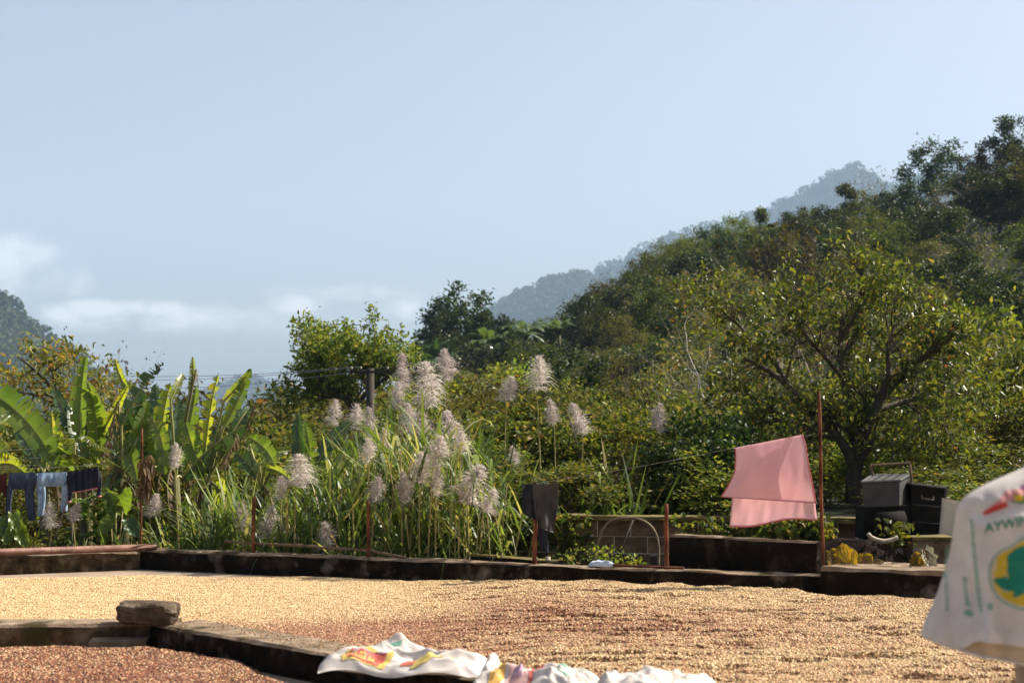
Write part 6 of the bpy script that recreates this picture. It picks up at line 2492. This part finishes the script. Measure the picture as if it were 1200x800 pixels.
PL = [plume_mesh(900 + s, 1.0 + .15 * (s % 3)) for s in range(6)]
PLUMES = [  # px, top, bottom, tilt, depth, label
    (470, 412, 456, .02, 25.0, 'tallest plume of all, high above the grass beside the utility pole'), (462, 446, 481, -.05, 24.8, 'plume just under the tallest one'), (498, 424, 480, .02, 24.6, 'tall full plume right of the tallest one'),
    (521, 408, 446, .03, 25.2, 'narrow plume against the dark hillside fronds'), (388, 470, 501, -.03, 24.0, 'plume standing alone before the rounded tree'), (416, 470, 502, .15, 24.2, 'plume at the left of the utility pole'),
    (433, 480, 514, .04, 23.9, 'plume right under the utility pole'), (477, 472, 506, -.02, 24.0, 'slender plume under the pair of tall plumes'), (492, 481, 514, .03, 23.8, 'plume under the tall full plume'),
    (525, 482, 524, .02, 23.6, 'broad bushy plume at the right of the grass'), (508, 508, 548, .06, 23.2, 'broad pale plume amid the bright blades'), (490, 528, 566, -.08, 22.9, 'thin plume low amid the bright blades'),
    (511, 546, 582, .03, 22.6, 'plume above the dry brown canes'), (475, 553, 592, .05, 22.4, 'plume hanging low in the middle of the grass'), (556, 545, 594, .35, 21.6, 'big white plume tilted to the right'),
    (603, 520, 550, .1, 23.6, 'small brownish plume against the vine mound'), (597, 442, 472, .25, 25.6, 'tilted thin plume above the vine mounds'), (629, 418, 456, .0, 25.4, 'lone plume standing above the highest vine mound'),
    (676, 470, 510, -.35, 25.0, 'plume tilted left over the vine mounds'), (772, 474, 506, .15, 25.2, 'faint plume in front of the grey bare tree'), (347, 533, 572, .02, 22.6, 'plume beside the drooping pale banana leaf'),
    (313, 588, 634, .08, 21.4, 'round white plume next to a short rusty post'), (386, 614, 650, .02, 21.2, 'round pale plume low in the grass left of the second rusty post'), (283, 586, 622, -.05, 21.8, 'faint plume left of a short rusty post'),
    (205, 520, 548, .0, 23.2, 'small white plume among the yellow banana leaves'), (176, 575, 606, .0, 22.2, 'whitish plume at the thin tall post'), (58, 588, 620, -.2, 21.2, 'greyish plume under the light blue jeans'), (88, 588, 612, .2, 21.1, 'greyish plume under the dark pants'),
    (441, 556, 590, .1, 22.0, 'brownish plume low between the second rusty post and the bright blades'), (541, 505, 532, .12, 23.0, 'small plume just right of the broad bushy one'), (452, 500, 530, -.1, 23.4, 'plume half hidden in the blades below the pair of tall plumes'),
    (328, 556, 586, -.1, 22.2, 'small plume left below the drooping pale banana leaf'), (574, 572, 602, .2, 21.6, 'small plume right below the big tilted one'), (648, 470, 498, -.1, 22.3, 'small plume on the top of the highest vine mound'),
    (432, 512, 545, .0, 23.3, 'faint lower plume below the one under the pole'),
]
for k, (px, yt, yb, tl, Y, lb) in enumerate(PLUMES):
    Y = behind(px, .30) if yt > 500 and px < 600 else (23.3 if px >= 590 else max(Y, behind(px, .35)))
    b = A(px - tl * (yb - yt) * .5, yb, Y)
    L = (yb - yt) / FPX * Y * (1.08 + .22 * float(rng_(k + 60).random()))
    g = float(ground_h(np.array([b[0]]), np.array([Y]))[0])
    t = thing('plume_grass', lb, 'plume grass', (b[0], Y, g), group='feathery grass plumes')
    sm = MB()
    sway = rng_(k).normal(0, .06)
    sm.tube([(b[0] + sway, Y, g), (b[0] + sway * .6, Y, (g + b[2]) / 2), tuple(b)], [.012, .010, .007], 5, cap=False)
    wpart('stalk', sm, M['stalk'], t, smooth=True)
    o = part('plume', PL[k % 6], t)
    o.location = (0, 0, b[2] - g)
    o.rotation_euler = (float(rng_(k + 5).normal(0, .16)), tl + float(rng_(k + 6).normal(0, .07)), float(rng_(k).uniform(0, 6.28)) * 0 + k * 1.1 if abs(tl) < .12 else 0)
    wd = {525: 1.35, 556: 1.0, 508: 1.2, 313: 1.25, 386: 1.25, 347: 1.2}.get(px, 1.0)
    wd *= .74 + .36 * float(rng_(k + 90).random())
    o.scale = (L * wd, L * wd, L)

# ------------------------------------------------------------------ banana plants at the left
rB = rng_(680)
VIEW = np.array([0, -1.0, .05])


def banana(label, root_px, Y, stem_top_py, leaves):
    """leaves: (base px, tip px, width px, kind, bend px (dx, dy), options)"""
    Y = max(Y + .6, behind(root_px, .9))
    g0 = A(root_px, 600, Y)
    zg = float(ground_h(np.array([g0[0]]), np.array([Y]))[0])
    t = thing('banana_plant', label, 'banana plant', (g0[0], Y, zg), group='banana plants at the left')
    zt = zat(stem_top_py, Y)
    mb = MB()
    mb.tube([(g0[0], Y, zg - .05), (g0[0] + .02, Y, (zg + zt) / 2), (g0[0], Y, zt)], [.11, .09, .055], 9)
    wpart('stem', mb, M['pstem'], t, smooth=True)
    for q in range(3):           # withered leaves folded down along the stem
        sx, dx = rB.choice([-1, 1]), rB.uniform(5, 20)
        yb_ = stem_top_py + rB.uniform(-14, 18)
        leaves = leaves + [((root_px + sx * 3, yb_), (root_px + sx * dx, yb_ + rB.uniform(28, 58)), rB.uniform(9, 17), 'b', (sx * rB.uniform(4, 12), -16), rB.uniform(-.5, .2))]
    for k, (b, tp, w, kind, bend, *o) in enumerate(leaves):
        dy0 = rB.normal(0, .12)
        dy1 = o[0] if o else rB.normal(-.25, .35)
        yaw = o[1] if len(o) > 1 else rB.normal(0, .35)
        pb_, pt_ = A(*b, Y + dy0), A(*tp, Y + dy0 + dy1)
        mp = A((b[0] + tp[0]) / 2 + bend[0], (b[1] + tp[1]) / 2 + bend[1], Y + dy0 + dy1 * .4)
        d = nrm(pt_ - pb_)
        s = nrm(np.cross(d, VIEW))
        s = nrm(s * math.cos(yaw) + VIEW * math.sin(yaw))
        mat = {'g': M['ban_g'], 'y': M['ban_y'], 'd': M['ban_d'], 'b': M['ban_b']}[kind]
        lm = MB()
        hang = .9 if kind == 'b' else (o[2] if len(o) > 2 else 0.0)
        gap = .55 if kind == 'b' else (o[3] if len(o) > 3 else .14)
        C = blade(lm, pb_, mp, pt_, w * Y / FPX * (1.0 if kind != 'b' else .9), s, 26, rB, 0, gap * 2.6, .30, hang=hang)
        lo = wpart('leaf', lm, mat, t, smooth=True, label={'b': 'dead brown leaf', 'y': 'yellowing leaf', 'd': None, 'g': None}[kind])
        rm = MB()
        st = np.array([g0[0], Y, zt])
        pts = [st * .65 + C[0] * .35] if kind == 'b' else [st, st * .5 + C[0] * .5 + [0, 0, .03]]
        P = np.concatenate([np.array(pts), C])
        rm.tube(P, np.linspace(.020, .005, len(P)), 5, cap=False)
        off = np.array(t.location)
        me = rm.mesh('midrib', M['rib'] if kind != 'b' else M['pstem'], True)
        co = np.zeros(len(me.vertices) * 3, np.float32)
        me.vertices.foreach_get('co', co)
        me.vertices.foreach_set('co', (co.reshape(-1, 3) - off).astype(np.float32).ravel())
        part('midrib', me, lo)
    return t


banana('banana plant with two upright blades, left of the dead brown leaf', 100, 23.4, 555, [
    ((94, 520), (101, 417), 26, 'g', (-6, 0), .1, .25), ((112, 545), (103, 448), 26, 'g', (10, -5), -.2, -.3), ((112, 520), (150, 452), 12, 'y', (4, -6)), ((128, 520), (96, 455), 22, 'g', (4, -18), -.3, .2),
    ((102, 540), (62, 455), 22, 'd', (-4, -10), .4), ((150, 456), (135, 420), 13, 'y', (-4, 4), .1, .1), ((98, 560), (58, 520), 22, 'g', (0, -14), -.5), ((100, 545), (84, 470), 24, 'd', (-4, 0), .5)])
banana('banana plant with a hanging dead brown leaf and a dark slanting blade', 143, 23.0, 560, [
    ((142, 500), (192, 425), 24, 'd', (-6, -8), .2, .3, 0, .3), ((139, 470), (118, 545), 27, 'b', (2, -8), -.2, .1), ((134, 520), (160, 562), 27, 'g', (10, -12), -.4, .2), ((142, 545), (120, 588), 18, 'd', (4, -6), -.3),
    ((150, 545), (172, 470), 24, 'g', (2, 0), .3), ((148, 560), (130, 500), 26, 'd', (0, -4), .5), ((146, 540), (176, 496), 24, 'g', (0, -10), .1)])
banana('banana plant with tattered yellow blades between two tall posts of leaves', 205, 23.3, 560, [
    ((186, 535), (200, 448), 25, 'y', (-4, -4), .1, .3, 0, .3), ((208, 545), (230, 452), 27, 'g', (6, -4), .2, .25, 0, .2), ((222, 460), (226, 418), 10, 'y', (4, 0), .1, .2), ((174, 486), (193, 556), 24, 'g', (10, -12), -.3, .2), ((214, 560), (210, 470), 22, 'd', (-4, 0), .5),
    ((196, 560), (176, 505), 24, 'g', (-2, -6), .2), ((200, 470), (214, 438), 12, 'y', (2, -4), .3), ((206, 575), (186, 600), 20, 'b', (-6, -12), -.2), ((226, 450), (230, 432), 20, 'b', (2, -4), .1)])
banana('banana plant with the brightest upright blade at the valley gap', 243, 22.8, 565, [
    ((240, 535), (256, 437), 23, 'y', (-4, -4), .1, .4, 0, .4), ((262, 500), (294, 432), 20, 'g', (2, 6), .1, .2, 0, .1), ((262, 470), (292, 436), 14, 'y', (0, 3), -.05, .1, 0, .1), ((212, 562), (288, 498), 26, 'd', (-2, -14), -.4, .5, .5, .3), ((270, 510), (292, 478), 18, 'd', (4, -8), .2), ((278, 500), (258, 550), 26, 'b', (10, -12), -.2),
    ((246, 560), (268, 480), 22, 'd', (-6, -4), .3), ((240, 560), (218, 495), 24, 'g', (-6, -8), .4), ((252, 590), (262, 560), 18, 'y', (4, -4), -.2), ((284, 512), (300, 470), 8, 'b', (4, -8), -.1)])
banana('banana plant out of frame whose long blade reaches in from the left', -28, 22.4, 560, [
    ((-30, 450), (64, 545), 44, 'g', (20, -16), -.4, .35, 0, .08), ((-14, 450), (40, 510), 16, 'b', (10, -8), -.1), ((-20, 560), (34, 560), 26, 'y', (0, -34), -.2), ((-20, 560), (10, 520), 22, 'y', (0, -6), .2), ((-26, 520), (14, 490), 26, 'g', (0, -10), .4)])
banana('young banana plant with one broad upright blade among the grass', 358, 22.9, 575, [
    ((356, 560), (350, 486), 24, 'd', (-3, -2), .1, .5, 0, .03), ((361, 565), (356, 492), 20, 'g', (8, 0), -.1, -.5, 0, .2), ((366, 555), (414, 494), 20, 'd', (-6, -10), .3, .3), ((356, 560), (388, 520), 16, 'd', (-4, -8), .5)])
banana('banana plant with a drooping pale blade over the grass', 306, 22.6, 575, [
    ((290, 512), (322, 546), 25, 'g', (8, -6), -.3, .3, 0, .12), ((310, 548), (342, 564), 13, 'y', (2, -6), -.2, .1, 0, .05), ((304, 545), (296, 562), 18, 'b', (-4, -10), -.1), ((318, 552), (344, 572), 12, 'b', (2, -6), .0), ((302, 545), (338, 528), 16, 'g', (0, -8), .3), ((304, 560), (276, 530), 22, 'd', (-4, -10), .3)])
banana('banana plant half hidden between the jeans and the reddish tree', 52, 24.4, 560, [
    ((52, 550), (70, 478), 20, 'g', (-3, -2), .2), ((58, 540), (60, 482), 12, 'y', (4, -2), .1), ((46, 545), (20, 500), 22, 'd', (-4, -8), .2), ((60, 560), (84, 520), 20, 'g', (2, -8), .0), ((66, 540), (72, 505), 18, 'y', (-2, -6), -.1)])
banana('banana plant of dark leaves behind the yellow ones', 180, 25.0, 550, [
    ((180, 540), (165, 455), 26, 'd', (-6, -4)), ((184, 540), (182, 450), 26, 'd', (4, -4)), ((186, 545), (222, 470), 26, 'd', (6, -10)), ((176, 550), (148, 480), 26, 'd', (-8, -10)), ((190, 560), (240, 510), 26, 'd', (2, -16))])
# withered leaf hanging on the thin post
mb = MB()
for _ in range(46):
    p = A(172 + rB.normal(0, 3.2), 532 + abs(rB.normal(0, 26)), 22.15)
    e = p + np.array([rB.normal(0, .05), rB.normal(0, .05), -rB.uniform(.1, .32)])
    blade(mb, p, (p + e) / 2 + rB.normal(0, .02, 3), e, .06, nrm(rB.normal(size=3)), 4, rB, 0, .1)
single('dead_leaf', mb, M['ban_b'], 'withered greyish banana leaf hanging at the thin tall post', 'leaf')


# ------------------------------------------------------------------ pinnate shrubs, big leaved herbs
def frond(mb, base, tip, droop, r, n=13, w=.13):
    base, tip = np.asarray(base, float), np.asarray(tip, float)
    t = np.linspace(0, 1, n)[:, None]
    C = base * (1 - t) + tip * t
    C[:, 2] += (np.sin(t * math.pi)[:, 0]) * droop
    T = nrm(np.gradient(C, axis=0))
    S = nrm(np.cross(T, np.array([0, 0, 1.0])))
    k = np.arange(2, n)
    for sg in (1, -1):
        D = S[k] * sg + T[k] * .45 - np.array([0, 0, .25])
        L = w * np.sin(np.linspace(.5, 2.9, len(k)))
        mb.leaves(C[k], D, np.tile([0, 0, 1.0], (len(k), 1)) + r.normal(0, .25, (len(k), 3)), L, L * .36, True)


def pinnate(label, px, py, Y, n, L, seed):
    r = rng_(seed)
    Y = max(Y, behind(px, 1.1))
    c = A(px, py, Y)
    zg = float(ground_h(np.array([c[0]]), np.array([Y]))[0])
    t = thing('feathery_shrub', label, 'shrub', (c[0], Y, zg), group='light green shrubs with feathery fronds')
    sm, cm = MB(), MB()
    sm.tube([(c[0], Y, zg), (c[0] + .02, Y, (zg + c[2]) / 2), tuple(c)], [.02, .016, .01], 6)
    for k in range(n):
        a = k * 2.399
        z = c[2] - r.uniform(0, .45)
        d = np.array([math.cos(a), math.sin(a) * .8, r.uniform(-.15, .55)])
        frond(cm, (c[0], Y, z), np.array([c[0], Y, z]) + d * L * r.uniform(.6, 1.1), .10, r)
    wpart('stem', sm, M['stalk'], t, smooth=True)
    wpart('fronds', cm, M['l_fern'], t)


pinnate('light green feathery shrub rising behind the dark pants on the line', 88, 520, 22.3, 22, .55, 1)
pinnate('light green feathery shrub under the dark pants', 112, 600, 21.3, 22, .5, 2)
pinnate('feathery shrub low beside the wall below the light jeans', 92, 628, 20.9, 16, .42, 3)
pinnate('feathery shrub to the left of the thin tall post', 132, 575, 21.8, 18, .5, 4)


def herb(label, px, py, Y, specs):
    Y = max(Y, behind(px, .45))
    c = A(px, py, Y)
    zg = float(ground_h(np.array([c[0]]), np.array([Y]))[0])
    t = thing('broad_leaf_herb', label, 'plant', (c[0], Y, zg))
    for k, (dx, dy, lx, ly, w, mt) in enumerate(specs):
        mb = MB()
        b, e = A(px + dx, py + dy, Y), A(px + dx + lx, py + dy + ly, Y - .15)
        P = broad_leaf(mb, b, e, w * Y / FPX, np.array([.2, -1, .5]), lobes=1, seed=k)
        wpart('leaf', mb, M[mt], t, smooth=True)
        sm = MB()
        sm.tube([b, b * .5 + np.array([c[0], Y, zg]) * .5, (c[0], Y, zg)], .009, 5)
        wpart('stalk', sm, M['stalk'], t, smooth=True)


herb('big heart-shaped green leaves below the dark jeans', 14, 612, 21.1, [(0, 0, -8, 26, 22, 'ban_g'), (6, 6, 12, 24, 18, 'ban_g'), (-12, -6, -8, 26, 22, 'ban_d'), (2, -10, 6, 22, 16, 'ban_g')])
herb('upright broad green leaves left of the thin tall post', 136, 600, 22.2, [(0, 0, -12, -24, 20, 'ban_d'), (8, -4, 8, -26, 18, 'ban_g'), (-6, 8, -14, 20, 18, 'ban_g'), (14, 10, 12, 20, 18, 'ban_d')])
herb('cluster of big green leaves at the far right of the tall grass', 470, 612, 21.5, [(0, 0, -14, -12, 14, 'ban_g'), (6, 0, 10, -16, 14, 'ban_d')])
# sticks in the undergrowth
for k, (a, b, lb) in enumerate((((60, 640), (80, 580), 'thin slanting stick below the light jeans'), ((84, 644), (83, 596), 'upright thin stick below the dark pants'), ((706, 600), (722, 560), 'dark leaning stick in the thicket above the block wall'), ((676, 520), (664, 480), 'short bent grey branch sticking out of the vines'))):
    Y = behind(a[0], .4) if k < 2 else 23.5
    mb = MB()
    p, q = A(*a, Y), A(*b, Y)
    mb.tube([p, (p + q) / 2 + [.01, 0, 0], q], [.012, .010, .006], 5)
    single('stick', mb, M['twig'], lb, 'stick', smooth_=True)
# fallen leaves on the yard and wall
for px, py, lb in ((578, 714, 'dry orange leaf lying on the beans'),):
    mb = MB()
    q = G(px, py, .06)
    mb.leaves([q, q + [.05, .02, .01]], [[1, .2, .15], [.8, -.5, .3]], [[0, -.3, 1], [0, -.4, 1]], [.17, .13], [.09, .07], True)
    single('fallen_leaf', mb, leaf_mat('orange_leaf', [(0, (.42, .13, .03)), (1, (.5, .2, .04))], trans=.2), lb, 'leaf')

# ------------------------------------------------------------------ labels that are still shared: tell them apart by their place in the row
seen = {}
for o in SC.objects:
    if o.get('label') and o.get('category') and o.parent is None:
        seen.setdefault(o['label'], []).append(o)
PLACE = {2: ('left one', 'right one'), 3: ('leftmost', 'middle one', 'rightmost'), 4: ('leftmost', 'second from left', 'second from right', 'rightmost'),
         5: ('leftmost', 'second from left', 'middle one', 'second from right', 'rightmost'), 6: ('leftmost', 'second from left', 'third from left', 'third from right', 'second from right', 'rightmost')}
for lb, os_ in seen.items():
    if len(os_) in PLACE:
        os_.sort(key=lambda q: q.location.x / max(q.location.y, 1))
        for q, w in zip(os_, PLACE[len(os_)]):
            full = lb + ', ' + w
            if len(full.replace(',', ' ').split()) <= 16:
                q['label'] = full

# ------------------------------------------------------------------ air
hzm = bpy.data.materials.new('haze')
hzm.use_nodes = True
nt = hzm.node_tree
for n_ in list(nt.nodes):
    nt.nodes.remove(n_)
out = nt.nodes.new('ShaderNodeOutputMaterial')
pv = nt.nodes.new('ShaderNodeVolumePrincipled')
pv.inputs['Color'].default_value = (.52, .73, 1.0, 1)
pv.inputs['Density'].default_value = HAZE_D
nt.links.new(pv.outputs[0], out.inputs['Volume'])
hb = MB()
hb.box((0, 2800, 403.0), (8600, 6000, 856.0))
part('haze', hb.mesh('haze', hzm), kind='stuff')
